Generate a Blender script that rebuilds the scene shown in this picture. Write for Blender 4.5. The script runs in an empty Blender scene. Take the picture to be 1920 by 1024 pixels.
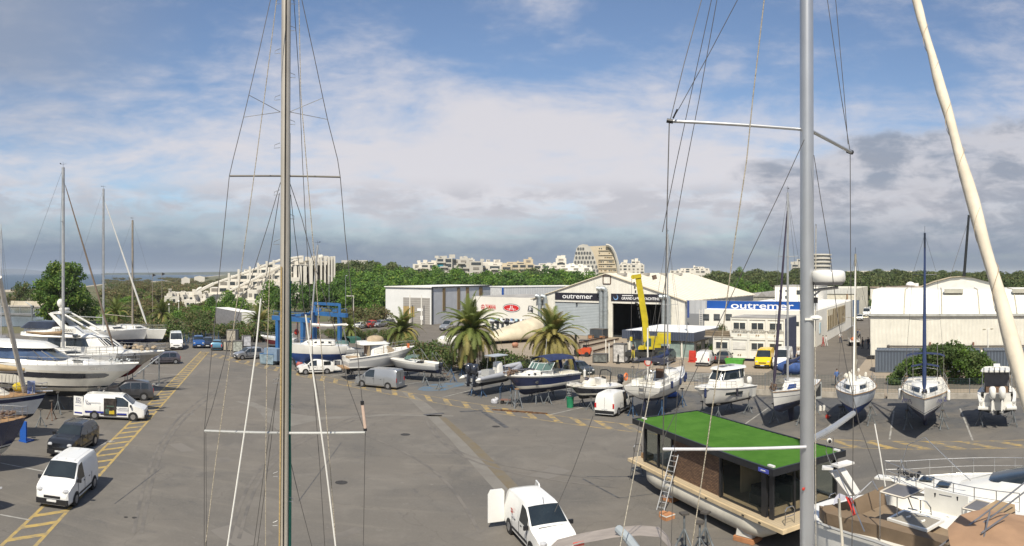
import bpy,math,random
import numpy as np
from mathutils import Vector,Matrix
R=math.radians
sc=bpy.context.scene
C=sc.collection
random.seed(7)
H,F,HY,CX=11.5,1256.0,512.0,960.0

# ------------------------------------------------------------------ camera (the photograph is a cylindrical panorama)
cam=bpy.data.cameras.new('camera')
co=bpy.data.objects.new('camera',cam);C.objects.link(co)
cam.type='PANO';cam.panorama_type='CENTRAL_CYLINDRICAL'
cam.central_cylindrical_range_u_min=-960.0/F;cam.central_cylindrical_range_u_max=960.0/F
cam.central_cylindrical_range_v_min=-512.0/F;cam.central_cylindrical_range_v_max=512.0/F
cam.central_cylindrical_radius=1.0
cam.clip_start=0.1;cam.clip_end=30000
co.location=(0,0,H);co.rotation_euler=(R(90),0,0)
sc.camera=co

# ------------------------------------------------------------------ world, sun, exposure
SUN_EL,SHADOW_AZ=51.0,9.0
w=bpy.data.worlds.new('World');sc.world=w;w.use_nodes=True
nt=w.node_tree;N=nt.nodes;LK=nt.links
for n in list(N): N.remove(n)
def nd(t,**k):
 n=N.new(t)
 for a,b in k.items(): setattr(n,a,b)
 return n
def mth(op,a,b=None,c=None,clamp=False):
 n=N.new('ShaderNodeMath');n.operation=op;n.use_clamp=clamp
 for i,v in enumerate((a,b,c)):
  if v is None: continue
  if isinstance(v,(int,float)): n.inputs[i].default_value=v
  else: LK.new(v,n.inputs[i])
 return n.outputs[0]
def ramp(v,lo,hi,a=0.0,b=1.0):
 n=N.new('ShaderNodeMapRange');n.interpolation_type='SMOOTHSTEP'
 LK.new(v,n.inputs[0])
 for i,x in enumerate((lo,hi,a,b)): n.inputs[i+1].default_value=x
 return n.outputs[0]
def wmix(f,a,b):
 n=N.new('ShaderNodeMix');n.data_type='RGBA';n.clamp_factor=True
 for s,v in ((n.inputs[0],f),(n.inputs[6],a),(n.inputs[7],b)):
  if isinstance(v,tuple): s.default_value=(*v,1)
  elif isinstance(v,(int,float)): s.default_value=v
  else: LK.new(v,s)
 return n.outputs[2]
def srgb(r,g,b,k=1.0):
 return tuple(k*((c/255/12.92) if c <= 10 else ((c/255+0.055)/1.055) ** 2.4) for c in (r,g,b))
sky=nd('ShaderNodeTexSky',sky_type='NISHITA',sun_disc=False)
sky.sun_elevation=R(SUN_EL);sky.sun_rotation=R(180+SHADOW_AZ)
sky.altitude=0;sky.air_density=1.0;sky.dust_density=0.6;sky.ozone_density=1.6
tc=nd('ShaderNodeTexCoord');sep=nd('ShaderNodeSeparateXYZ');LK.new(tc.outputs['Generated'],sep.inputs[0])
X,Y,Z=sep.outputs
hor=mth('SQRT',mth('ADD',mth('MULTIPLY',X,X),mth('MULTIPLY',Y,Y)))
el=mth('DIVIDE',Z,mth('MAXIMUM',hor,0.001))
az=mth('ARCTAN2',X,Y)
def cloudnoise(sx,sy,sc_,det,rough,off,dist=0.0):
 cb=nd('ShaderNodeCombineXYZ')
 LK.new(mth('MULTIPLY',az,sx),cb.inputs[0]);LK.new(mth('MULTIPLY',el,sy),cb.inputs[1]);cb.inputs[2].default_value=off
 n=nd('ShaderNodeTexNoise');LK.new(cb.outputs[0],n.inputs['Vector'])
 n.inputs['Scale'].default_value=sc_;n.inputs['Detail'].default_value=det;n.inputs['Roughness'].default_value=rough
 n.inputs['Distortion'].default_value=dist
 return n.outputs[0]
zp=mth('ADD',mth('MAXIMUM',Z,0.0),0.10)
cbp=nd('ShaderNodeCombineXYZ');LK.new(mth('DIVIDE',X,zp),cbp.inputs[0]);LK.new(mth('DIVIDE',Y,zp),cbp.inputs[1]);cbp.inputs[2].default_value=3.3
cir=nd('ShaderNodeTexNoise');LK.new(cbp.outputs[0],cir.inputs['Vector'])
cir.inputs['Scale'].default_value=1.5;cir.inputs['Detail'].default_value=9;cir.inputs['Roughness'].default_value=0.62;cir.inputs['Distortion'].default_value=0.35
n_cir=cir.outputs[0]
n_big=cloudnoise(1.0,2.2,3.2,6,0.55,1.7,0.4)
n_cum=cloudnoise(1.0,1.8,7.0,9,0.56,5.1,0.5)
n_fine=cloudnoise(1.0,2.6,16.0,8,0.6,9.4,0.3)
# sheet of thin high cloud through the middle of the sky
env=mth('MULTIPLY',ramp(el,0.36,0.16),ramp(el,0.02,0.12))
azc=ramp(mth('ABSOLUTE',mth('SUBTRACT',az,0.04)),0.62,0.10)
envm=mth('MULTIPLY_ADD',env,mth('MULTIPLY_ADD',azc,0.34,0.24),0.02)
d1=mth('ADD',mth('MULTIPLY_ADD',n_cir,1.35,-0.47),mth('MULTIPLY_ADD',n_big,0.8,-0.35))
d1=mth('ADD',mth('ADD',d1,envm),mth('MULTIPLY_ADD',n_fine,0.5,-0.25))
f1=mth('MULTIPLY',ramp(d1,0.16,0.90),0.93)
col=nd('ShaderNodeVectorMath',operation='MULTIPLY');LK.new(sky.outputs[0],col.inputs[0]);col.inputs[1].default_value=(0.098,0.100,0.106)
# a deeper blue overhead in the middle, greyer at the left
c_hi=wmix(f1,col.outputs[0],srgb(206,203,207))
# grey veil in the upper left
fl=mth('MULTIPLY',ramp(az,-0.42,-0.78),ramp(mth('ADD',el,mth('MULTIPLY',n_big,0.3)),0.33,0.52))
c1=wmix(mth('MULTIPLY',fl,0.75),c_hi,srgb(140,150,168))
# grey cumulus on the right
elt=mth('SUBTRACT',el,mth('MULTIPLY',ramp(az,0.3,0.75),0.05))
envr=mth('MULTIPLY',ramp(az,0.14,0.52),mth('MULTIPLY',ramp(elt,0.25,0.12),ramp(el,0.0,0.05)))
dc=mth('ADD',mth('ADD',mth('MULTIPLY',n_cum,1.1),mth('MULTIPLY_ADD',envr,1.25,-0.80)),mth('MULTIPLY_ADD',n_fine,0.30,-0.15))
fcr=mth('MULTIPLY',ramp(dc,0.30,0.66),ramp(envr,0.05,0.3))
c2=wmix(mth('MULTIPLY',fcr,0.88),c1,wmix(ramp(mth('ADD',n_cum,mth('MULTIPLY_ADD',n_fine,0.9,-0.45)),0.34,0.66),srgb(190,189,195),srgb(136,144,159)))
# low bank of slate-blue stratus above the horizon
db=mth('ADD',el,mth('ADD',mth('MULTIPLY_ADD',n_big,0.10,-0.05),mth('MULTIPLY_ADD',n_fine,0.05,-0.025)))
c3=wmix(mth('MULTIPLY',ramp(db,0.105,0.012),0.97),c2,srgb(118,132,153))
# band of slightly paler mauve cloud at mid-low height
dm=mth('SUBTRACT',1.0,mth('ABSOLUTE',mth('DIVIDE',mth('SUBTRACT',el,mth('MULTIPLY_ADD',n_big,0.05,0.075)),0.045)))
c4=wmix(mth('MULTIPLY',mth('MULTIPLY',ramp(dm,0.0,0.8),0.55),ramp(n_fine,0.36,0.6)),c3,srgb(160,162,172))
bg=nd('ShaderNodeBackground');LK.new(c4,bg.inputs[0]);bg.inputs[1].default_value=1.0
out=nd('ShaderNodeOutputWorld');LK.new(bg.outputs[0],out.inputs[0])

sl=bpy.data.lights.new('sun','SUN');sl.energy=4.8;sl.angle=R(0.55);sl.color=(1.0,0.93,0.80)
so=bpy.data.objects.new('sun',sl);C.objects.link(so)
sd=Vector((math.sin(R(SHADOW_AZ))*math.cos(R(SUN_EL)),math.cos(R(SHADOW_AZ))*math.cos(R(SUN_EL)),-math.sin(R(SUN_EL))))
so.rotation_euler=sd.to_track_quat('-Z','Y').to_euler()
sc.view_settings.view_transform='Standard';sc.view_settings.look='None'
sc.view_settings.exposure=0.25;sc.view_settings.gamma=1.0;sc.view_settings.use_curve_mapping=False
sc.cycles.max_bounces=5;sc.cycles.diffuse_bounces=2;sc.cycles.glossy_bounces=2;sc.cycles.transmission_bounces=3
sc.cycles.transparent_max_bounces=8;sc.cycles.caustics_reflective=False;sc.cycles.caustics_refractive=False

# ------------------------------------------------------------------ photograph pixel -> world
def P(px,D,z=0.0):
 a=(px-CX)/F
 return Vector((D*math.sin(a),D*math.cos(a),z))
def G(px,py,z=0.0):
 return P(px,(H-z)*F/(py-HY),z)
def Zat(py,D): return H-(py-HY)*D/F

# ------------------------------------------------------------------ materials
MATS={}
def mat(name,col,rough=0.6,metal=0.0,var=0.12,scale=1.5,bump=0.0,bscale=20.0,spec=0.5,coat=0.0,col2=None,trans=0.0,alpha=1.0,contrast=(0.35,0.65)):
 if name in MATS: return MATS[name]
 m=bpy.data.materials.new(name);m.use_nodes=True;t=m.node_tree;b=t.nodes['Principled BSDF']
 b.inputs['Roughness'].default_value=rough;b.inputs['Metallic'].default_value=metal
 b.inputs['Specular IOR Level'].default_value=spec;b.inputs['Coat Weight'].default_value=coat
 b.inputs['Coat Roughness'].default_value=0.08
 b.inputs['Alpha'].default_value=alpha
 if trans: b.inputs['Transmission Weight'].default_value=trans
 tcn=t.nodes.new('ShaderNodeTexCoord')
 no=t.nodes.new('ShaderNodeTexNoise');no.inputs['Scale'].default_value=scale;no.inputs['Detail'].default_value=6;no.inputs['Roughness'].default_value=0.6
 t.links.new(tcn.outputs['Object'],no.inputs['Vector'])
 mr=t.nodes.new('ShaderNodeMapRange');t.links.new(no.outputs[0],mr.inputs[0]);mr.inputs[1].default_value,mr.inputs[2].default_value=contrast
 mx=t.nodes.new('ShaderNodeMix');mx.data_type='RGBA';t.links.new(mr.outputs[0],mx.inputs[0])
 c2=col2 if col2 else tuple(c*(1-2*var) for c in col)
 mx.inputs[6].default_value=(*c2,1);mx.inputs[7].default_value=(*(tuple(min(1,c*(1+0.3*var)) for c in col) if not col2 else col),1)
 t.links.new(mx.outputs[2],b.inputs['Base Color'])
 if bump:
  n2=t.nodes.new('ShaderNodeTexNoise');n2.inputs['Scale'].default_value=bscale;n2.inputs['Detail'].default_value=4
  t.links.new(tcn.outputs['Object'],n2.inputs['Vector'])
  bp=t.nodes.new('ShaderNodeBump');bp.inputs['Strength'].default_value=bump;bp.inputs['Distance'].default_value=0.03
  t.links.new(n2.outputs[0],bp.inputs['Height']);t.links.new(bp.outputs[0],b.inputs['Normal'])
 MATS[name]=m
 return m
def stripes(name,col,col2,period,axis=0,duty=0.5,bump=0.5,rough=0.5,var=0.08,metal=0.0,diag=None,soft=0.15):
 """sheet metal ribs, shutters, louvres, planks: a wave across one axis drives bump and a slight colour change"""
 if name in MATS: return MATS[name]
 m=mat(name,col,rough,metal,var,0.7)
 t=m.node_tree;b=t.nodes['Principled BSDF']
 tcn=[n for n in t.nodes if n.type=='TEX_COORD'][0]
 wv=t.nodes.new('ShaderNodeTexWave');wv.wave_type='BANDS';wv.bands_direction='XYZ'[axis]
 wv.inputs['Scale'].default_value=2*math.pi/20/period
 wv.inputs['Distortion'].default_value=0
 t.links.new(tcn.outputs['Object'],wv.inputs['Vector'])
 mr=t.nodes.new('ShaderNodeMapRange');t.links.new(wv.outputs['Fac'],mr.inputs[0])
 mr.inputs[1].default_value=1-duty-soft;mr.inputs[2].default_value=1-duty+soft
 src=b.inputs['Base Color'].links[0].from_socket
 mx=t.nodes.new('ShaderNodeMix');mx.data_type='RGBA'
 t.links.new(mr.outputs[0],mx.inputs[0]);mx.inputs[6].default_value=(*col2,1);t.links.new(src,mx.inputs[7])
 t.links.new(mx.outputs[2],b.inputs['Base Color'])
 if bump:
  bp=t.nodes.new('ShaderNodeBump');bp.inputs['Strength'].default_value=bump;bp.inputs['Distance'].default_value=0.04
  t.links.new(wv.outputs['Fac'],bp.inputs['Height']);t.links.new(bp.outputs[0],b.inputs['Normal'])
 return m
def leafmat(name,col,col2,rough=0.6,tr=0.35):
 if name in MATS: return MATS[name]
 m=mat(name,col,rough,0,0,0.35,spec=0.25,col2=col2,contrast=(0.4,0.6));t=m.node_tree;b=t.nodes['Principled BSDF']
 tl=t.nodes.new('ShaderNodeBsdfTranslucent');ms=t.nodes.new('ShaderNodeMixShader');ms.inputs[0].default_value=tr
 hs=t.nodes.new('ShaderNodeHueSaturation');hs.inputs['Value'].default_value=1.5;hs.inputs['Hue'].default_value=0.49
 src=b.inputs['Base Color'].links[0].from_socket
 t.links.new(src,hs.inputs['Color']);t.links.new(hs.outputs[0],tl.inputs[0])
 o=[n for n in t.nodes if n.type=='OUTPUT_MATERIAL'][0]
 t.links.new(b.outputs[0],ms.inputs[1]);t.links.new(tl.outputs[0],ms.inputs[2]);t.links.new(ms.outputs[0],o.inputs[0])
 return m
WHITE=mat('white_gelcoat',(0.78,0.76,0.70),0.25,0,0.05,1.2,coat=0.4)
CREAM=mat('cream_gelcoat',(0.72,0.68,0.58),0.3,0,0.07,1.0,coat=0.3)
CARW=mat('white_car_paint',(0.80,0.79,0.75),0.22,0,0.03,0.6,coat=0.6)
BLACKP=mat('black_plastic',(0.018,0.018,0.02),0.5,0,0.2,3)
RUBBER=mat('tyre_rubber',(0.02,0.02,0.02),0.8,0,0.2,5)
GLASS=mat('tinted_glass',(0.022,0.03,0.034),0.06,0,0.2,0.8,spec=0.9)
WGLASS=mat('window_glass',(0.05,0.06,0.065),0.08,0,0.3,0.9,spec=0.8)
STEEL=mat('stainless_steel',(0.55,0.54,0.52),0.25,0.9,0.1,4)
ALU=mat('mast_aluminium',(0.52,0.52,0.51),0.38,0.55,0.08,2.5)
GALV=mat('galvanised_steel',(0.30,0.32,0.33),0.5,0.5,0.2,5)
WIRE=mat('rigging_wire',(0.16,0.15,0.14),0.45,0.5,0.1,5)
ROPE=mat('rope_cream',(0.55,0.50,0.40),0.9,0,0.25,30)
NAVYC=mat('navy_canvas',(0.018,0.032,0.10),0.85,0,0.25,3,0.3)
DARKC=mat('dark_canvas',(0.03,0.03,0.045),0.9,0,0.2,3)
BEIGEC=mat('beige_canvas',(0.42,0.33,0.22),0.9,0,0.15,2,0.4,8)
TEAK=mat('teak_wood',(0.36,0.22,0.11),0.65,0,0.2,6)
ANTIF=mat('navy_antifouling',(0.02,0.028,0.07),0.7,0,0.25,2)
ANTIK=mat('black_antifouling',(0.02,0.022,0.028),0.7,0,0.25,2)
ANTIR=mat('red_antifouling',(0.22,0.03,0.025),0.75,0,0.2,2)
GREYH=mat('grey_hull',(0.42,0.42,0.41),0.3,0,0.05,1,coat=0.3)
NAVYH=mat('navy_hull',(0.02,0.03,0.085),0.18,0,0.1,1,coat=0.6)
BLKH=mat('black_hull',(0.022,0.025,0.035),0.15,0,0.1,1,coat=0.6)
REDH=mat('maroon_hull',(0.15,0.02,0.03),0.25,0,0.1,1,coat=0.4)
REDP=mat('red_paint',(0.55,0.05,0.03),0.45,0,0.1,2)
ORANGE=mat('orange_plastic',(0.75,0.18,0.04),0.5,0,0.1,2)
YELP=mat('yellow_paint',(0.72,0.60,0.02),0.35,0,0.1,1.5,coat=0.3)
LAMP=mat('headlamp_glass',(0.6,0.6,0.6),0.1,0.2,0.1,5)
TAIL=mat('tail_lamp_red',(0.5,0.02,0.02),0.2,0,0.1,5)
HUB=mat('wheel_metal',(0.42,0.42,0.43),0.35,0.7,0.1,5)
SKIN=mat('skin',(0.45,0.27,0.18),0.6,0,0.05,5)
CONC=mat('concrete',(0.42,0.38,0.32),0.9,0,0.15,1.5,0.3)
WWALL=mat('white_render_wall',(0.80,0.77,0.69),0.75,0,0.05,0.25)

# ------------------------------------------------------------------ mesh builder
class MB:
 def __init__(s): s.v=[];s.f=[];s.m=[]
 def add(s,vs,fs,m=0):
  o=len(s.v);s.v+=[tuple(p) for p in vs];s.f+=[tuple(i+o for i in f) for f in fs];s.m+=[m]*len(fs);return s
 def box(s,c,d,m=0,rz=0.0,M=None,taper=None):
  x,y,z=d[0]/2,d[1]/2,d[2]/2
  t=taper if taper else (1,1)
  vs=[Vector((a*x*(t[0] if e>0 else 1),b*y*(t[1] if e>0 else 1),e*z)) for e in (-1,1) for a,b in ((-1,-1),(1,-1),(1,1),(-1,1))]
  Mx=M if M is not None else Matrix.Rotation(rz,3,'Z')
  return s.add([Vector(c)+Mx @ v for v in vs],[(0,3,2,1),(4,5,6,7),(0,1,5,4),(1,2,6,5),(2,3,7,6),(3,0,4,7)],m)
 def cyl(s,p0,p1,r0,r1=None,n=8,m=0,cap=True):
  p0,p1=Vector(p0),Vector(p1);r1=r0 if r1 is None else r1
  d=p1-p0
  if d.length<1e-6: return s
  q=d.to_track_quat('Z','Y')
  vs=[p+q @ Vector((r*math.cos(2*math.pi*i/n),r*math.sin(2*math.pi*i/n),0)) for p,r in ((p0,r0),(p1,r1)) for i in range(n)]
  fs=[(i,(i+1) % n,n+(i+1) % n,n+i) for i in range(n)]
  if cap: fs+=[tuple(range(n-1,-1,-1)),tuple(range(n,2*n))]
  return s.add(vs,fs,m)
 def tube(s,pts,r,n=6,m=0,rs=None):
  pts=[Vector(p) for p in pts];rings=[]
  up=Vector((0,0,1))
  for i,p in enumerate(pts):
   d=(pts[min(i+1,len(pts)-1)]-pts[max(i-1,0)]).normalized()
   a=d.cross(up)
   if a.length<0.05: a=d.cross(Vector((1,0,0)))
   a.normalize();b=a.cross(d)
   rr=rs[i] if rs else r
   rings.append([p+a*rr*math.cos(2*math.pi*k/n)+b*rr*math.sin(2*math.pi*k/n) for k in range(n)])
  return s.loft(rings,m)
 def loft(s,rings,m=0,closed=True,cap=True):
  n=len(rings[0]);vs=[p for r in rings for p in r];fs=[]
  for i in range(len(rings)-1):
   for k in range(n if closed else n-1):
    a,b=i*n+k,i*n+(k+1) % n
    fs.append((a,b,b+n,a+n))
  if cap and closed: fs+=[tuple(range(n-1,-1,-1)),tuple(range(len(vs)-n,len(vs)))]
  return s.add(vs,fs,m)
 def prism(s,poly,z0,z1,m=0,mtop=None):
  n=len(poly);z0f=z0 if callable(z0) else (lambda p: z0);z1f=z1 if callable(z1) else (lambda p: z1)
  vs=[(p[0],p[1],z0f(p)) for p in poly]+[(p[0],p[1],z1f(p)) for p in poly]
  s.add(vs,[(i,(i+1) % n,n+(i+1) % n,n+i) for i in range(n)]+[tuple(range(n-1,-1,-1))],m)
  return s.add(vs[n:],[tuple(range(n))],m if mtop is None else mtop)
 def side(s,poly,y0,y1,m=0):
  n=len(poly);vs=[(x,y0,z) for x,z in poly]+[(x,y1,z) for x,z in poly]
  return s.add(vs,[(i,(i+1) % n,n+(i+1) % n,n+i) for i in range(n)]+[tuple(range(n-1,-1,-1)),tuple(range(n,2*n))],m)
 def ell(s,c,r,n=12,k=8,m=0,z0=-90,z1=90,e=1.0):
  c=Vector(c);r=r if isinstance(r,(tuple,list)) else (r,r,r);rings=[]
  for j in range(k+1):
   a=R(z0+(z1-z0)*j/k);ca,sa=max(math.cos(a),0.001) ** e,math.copysign(abs(math.sin(a)) ** e,math.sin(a))
   rings.append([c+Vector((r[0]*ca*math.cos(2*math.pi*i/n),r[1]*ca*math.sin(2*math.pi*i/n),r[2]*sa)) for i in range(n)])
  return s.loft(rings,m)
 def sheet(s,pts,m=0): return s.add(pts,[tuple(range(len(pts)))],m)
 def obj(s,name,mats,parent=None,smooth=35,loc=None):
  me=bpy.data.meshes.new(name);me.from_pydata(s.v,[],s.f)
  for x in (mats if isinstance(mats,(list,tuple)) else [mats]): me.materials.append(x)
  me.polygons.foreach_set('material_index',s.m);me.update()
  import bmesh
  if len(s.f)<60000:
   bm=bmesh.new();bm.from_mesh(me);bmesh.ops.remove_doubles(bm,verts=bm.verts,dist=1e-5);bmesh.ops.recalc_face_normals(bm,faces=bm.faces);bm.to_mesh(me);bm.free()
  if name in SPLITN: return s.pieces(name,me,parent,smooth)
  if smooth:
   me.polygons.foreach_set('use_smooth',[True]*len(me.polygons));me.set_sharp_from_angle(angle=R(smooth))
  o=bpy.data.objects.new(name,me);C.objects.link(o)
  if parent is not None: o.parent=parent
  if loc is not None: o.location=loc
  return o
SPLITN={'door_handle','wheel','roof_vent','flood_lamp','chimney','blue_stripe','stripe','rear_side_window','canopy_curtain','tube_cone','hull_window','castor','pile','wood_lining','panel_leg','crossbar','bundled_sails','deck_covers','deck_gear','fine_print','anchor_gear','windlass'}
def _pieces(s,name,me,parent,smooth):
 n=len(me.vertices);r=list(range(n))
 def fd(i):
  while r[i] != i: r[i]=r[r[i]];i=r[i]
  return i
 for e in me.edges: r[fd(e.vertices[0])]=fd(e.vertices[1])
 comp={}
 for i in range(n): comp.setdefault(fd(i),[]).append(i)
 cs=[]
 for vs in comp.values():
  P_=[me.vertices[i].co for i in vs];lo=Vector([min(p[k] for p in P_) for k in range(3)]);hi=Vector([max(p[k] for p in P_) for k in range(3)]);g_=[set(vs),lo,hi];again=True
  while again:
   again=False
   for c in cs:
    if all(g_[1][k] <= c[2][k]+.03 and c[1][k] <= g_[2][k]+.03 for k in range(3)):
     g_=[g_[0] | c[0],Vector([min(g_[1][k],c[1][k]) for k in range(3)]),Vector([max(g_[2][k],c[2][k]) for k in range(3)])];cs.remove(c);again=True;break
  cs.append(g_)
 out_=None
 for g_ in cs:
  idx=sorted(g_[0]);mp_={v: k for k,v in enumerate(idx)};b=MB();b.v=[tuple(me.vertices[i].co) for i in idx]
  for p in me.polygons:
   if p.vertices[0] in g_[0]: b.f.append(tuple(mp_[v] for v in p.vertices));b.m.append(p.material_index)
  SPLITN.discard(name);o=b.obj(name,list(me.materials),parent,smooth);SPLITN.add(name);out_=out_ or o
 bpy.data.meshes.remove(me);return out_
MB.pieces=_pieces
def tag(o,label=None,cat=None,group=None,kind=None):
 if label: o['label']=label
 if cat: o['category']=cat
 if group: o['group']=group
 if kind: o['kind']=kind
 return o
def thing(name,label,cat,loc=(0,0,0),rz=0.0,group=None):
 o=bpy.data.objects.new(name,None);C.objects.link(o);o.empty_display_size=0.3
 o.location=loc;o.rotation_euler=(0,0,rz)
 return tag(o,label,cat,group)
KIDS={}
def kids(o): return [c for c in bpy.data.objects if c.parent==o]
def copy_tree(o,parent=None):
 c=o.copy();C.objects.link(c)
 if parent is not None: c.parent=parent
 if o.name not in KIDS: KIDS[o.name]=kids(o)
 for ch in KIDS[o.name]: copy_tree(ch,c)
 return c
def struct(name,mb,mats,smooth=0):
 return tag(mb.obj(name,mats,None,smooth),kind='structure')
def text(body,size,parent,m,loc,rot=(R(90),0,0),ext=0.004,name='lettering',align='CENTER',sx=1.0,sy=1.0,bold=0.0,fit=None):
 cu=bpy.data.curves.new(name,'FONT');cu.body=body;cu.size=size;cu.align_x=align;cu.align_y='CENTER';cu.extrude=ext;cu.offset=bold
 cu.materials.append(m);o=bpy.data.objects.new(name,cu);C.objects.link(o)
 me=bpy.data.meshes.new_from_object(o);bpy.data.objects.remove(o);o=bpy.data.objects.new(name,me);C.objects.link(o)
 if fit:
  xs_=[v.co.x for v in me.vertices];sx=fit/(max(xs_)-min(xs_))
 o.parent=parent;o.location=loc;o.rotation_euler=rot;o.scale=(sx,sy,1);return o
def heading(a,b):
 d=Vector(b)-Vector(a);return math.atan2(d.y,d.x)
# grid of the yard: n runs away from the camera across the yard, t along the rows
GA=0.629
TN=Vector((math.sin(GA),math.cos(GA),0));TT=Vector((math.cos(GA),-math.sin(GA),0))
def walk(B,px,d=None):
 d=d or -TT;a=(px-CX)/F;q=Vector((math.cos(a),-math.sin(a),0));return B+d*(-B.dot(q)/d.dot(q))
def UV(u,v,z=0.0): return TT*u+TN*v+Vector((0,0,z))
# ================================================================== ground, water, markings
def ground_mat():
 m=mat('yard_asphalt',(0.168,0.149,0.125),0.88,0,0,0.05,0.25,60,spec=0.3,col2=(0.126,0.118,0.105),contrast=(0.3,0.7))
 t=m.node_tree;b=t.nodes['Principled BSDF'];src=b.inputs['Base Color'].links[0].from_socket
 geo=t.nodes.new('ShaderNodeNewGeometry')
 def nz(scale,det,lo,hi,dist=0.0,sx=1,sy=1):
  mp=t.nodes.new('ShaderNodeMapping');mp.inputs['Rotation'].default_value=(0,0,R(-25));mp.inputs['Scale'].default_value=(sx,sy,1)
  t.links.new(geo.outputs['Position'],mp.inputs[0])
  n=t.nodes.new('ShaderNodeTexNoise');n.inputs['Scale'].default_value=scale;n.inputs['Detail'].default_value=det;n.inputs['Distortion'].default_value=dist;n.inputs['Roughness'].default_value=0.65
  t.links.new(mp.outputs[0],n.inputs['Vector'])
  r=t.nodes.new('ShaderNodeMapRange');r.interpolation_type='SMOOTHSTEP';t.links.new(n.outputs[0],r.inputs[0]);r.inputs[1].default_value=lo;r.inputs[2].default_value=hi;return r.outputs[0]
 def mixc(f,a,colr,k=1.0,mode='MIX'):
  x=t.nodes.new('ShaderNodeMix');x.data_type='RGBA';x.blend_type=mode
  if k != 1.0:
   q=t.nodes.new('ShaderNodeMath');q.operation='MULTIPLY';t.links.new(f,q.inputs[0]);q.inputs[1].default_value=k;f=q.outputs[0]
  t.links.new(f,x.inputs[0]);t.links.new(a,x.inputs[6]);x.inputs[7].default_value=(*colr,1);return x.outputs[2]
 c=mixc(nz(0.35,9,0.44,0.72,0.6),src,(0.200,0.182,0.157),0.6)
 c=mixc(nz(0.10,6,0.47,0.70,0.5),c,(0.089,0.087,0.083),0.62)
 c=mixc(nz(0.55,7,0.56,0.74,1.2),c,(0.079,0.078,0.081),0.55)
 c=mixc(nz(0.9,6,0.52,0.80,0.3,0.10,1.0),c,(0.226,0.202,0.167),0.5)
 c=mixc(nz(9.0,4,0.45,0.75),c,(0.221,0.196,0.173),0.30)
 # pale scuffs
 c=mixc(nz(2.6,5,0.64,0.74,0.2,0.6,1.6),c,(0.315,0.294,0.274),0.5)
 # dirtier, damper ground in the boat bays
 dp=t.nodes.new('ShaderNodeVectorMath');dp.operation='DOT_PRODUCT';t.links.new(geo.outputs['Position'],dp.inputs[0]);dp.inputs[1].default_value=TN
 r1=t.nodes.new('ShaderNodeMapRange');r1.interpolation_type='SMOOTHSTEP';t.links.new(dp.outputs['Value'],r1.inputs[0]);r1.inputs[1].default_value=45.5;r1.inputs[2].default_value=52
 mu=t.nodes.new('ShaderNodeMath');mu.operation='MULTIPLY';t.links.new(r1.outputs[0],mu.inputs[0]);t.links.new(nz(0.28,6,0.34,0.62,0.8),mu.inputs[1])
 c=mixc(mu.outputs[0],c,(0.074,0.081,0.090),0.70)
 mu=t.nodes.new('ShaderNodeMath');mu.operation='MULTIPLY';t.links.new(r1.outputs[0],mu.inputs[0]);t.links.new(nz(1.3,6,0.52,0.70,0.8),mu.inputs[1])
 c=mixc(mu.outputs[0],c,(0.037,0.039,0.043),0.65)
 # cracks
 v=t.nodes.new('ShaderNodeTexVoronoi');v.feature='DISTANCE_TO_EDGE';v.inputs['Scale'].default_value=0.11;v.inputs['Randomness'].default_value=1
 ns=t.nodes.new('ShaderNodeTexNoise');ns.inputs['Scale'].default_value=0.5;ns.inputs['Detail'].default_value=5;t.links.new(geo.outputs['Position'],ns.inputs['Vector'])
 ad=t.nodes.new('ShaderNodeMix');ad.data_type='RGBA';ad.blend_type='LINEAR_LIGHT';ad.inputs[0].default_value=1.0
 t.links.new(geo.outputs['Position'],ad.inputs[6]);sc3=t.nodes.new('ShaderNodeVectorMath');sc3.operation='SCALE';t.links.new(ns.outputs['Color'],sc3.inputs[0]);sc3.inputs['Scale'].default_value=2.2
 ad2=t.nodes.new('ShaderNodeVectorMath');ad2.operation='ADD';t.links.new(geo.outputs['Position'],ad2.inputs[0]);t.links.new(sc3.outputs[0],ad2.inputs[1])
 t.nodes.remove(ad)
 t.links.new(ad2.outputs[0],v.inputs['Vector'])
 cr=t.nodes.new('ShaderNodeMapRange');t.links.new(v.outputs['Distance'],cr.inputs[0]);cr.inputs[1].default_value=0.0;cr.inputs[2].default_value=0.004;cr.inputs[3].default_value=1;cr.inputs[4].default_value=0
 c=mixc(cr.outputs[0],c,(0.074,0.068,0.059),0.35)
 t.links.new(c,b.inputs['Base Color'])
 return m
ASPH=ground_mat()
TERR=mat('scrub_ground',(0.15,0.13,0.07),0.95,0,0,0.03,0.4,2,col2=(0.07,0.085,0.03))
APRON=mat('pale_concrete_paving',(0.34,0.275,0.20),0.9,0,0,0.12,0.2,30,col2=(0.26,0.215,0.16))
STREET=mat('street_asphalt',(0.155,0.135,0.11),0.9,0,0.12,0.3,0.2,40)
SAND=mat('beach_sand',(0.46,0.40,0.30),0.95,0,0.1,0.02)
SEA=mat('sea_water',(0.018,0.055,0.095),0.35,0,0.12,0.01,0.6,0.25,spec=0.3)
BASIN=mat('harbour_water',(0.07,0.09,0.085),0.22,0,0.15,0.08,0.35,1.2,spec=0.4)
def worn(name,colr,under,lo=0.36,hi=0.56,sc_=2.0):
 m=mat(name,colr,0.8,0,0,sc_,0,col2=under,contrast=(lo,hi));return m
YMARK=worn('worn_yellow_marking',(0.42,0.295,0.09),(0.22,0.185,0.12),0.33,0.58,1.8)
YMARK2=worn('very_worn_yellow_marking',(0.38,0.265,0.095),(0.175,0.155,0.12),0.42,0.60,1.3)
WMARK=worn('worn_white_marking',(0.36,0.35,0.32),(0.22,0.205,0.18),0.38,0.6,1.5)
PALES=worn('pale_concrete_joint',(0.194,0.180,0.155),(0.158,0.142,0.121),0.3,0.65,0.8)
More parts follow.
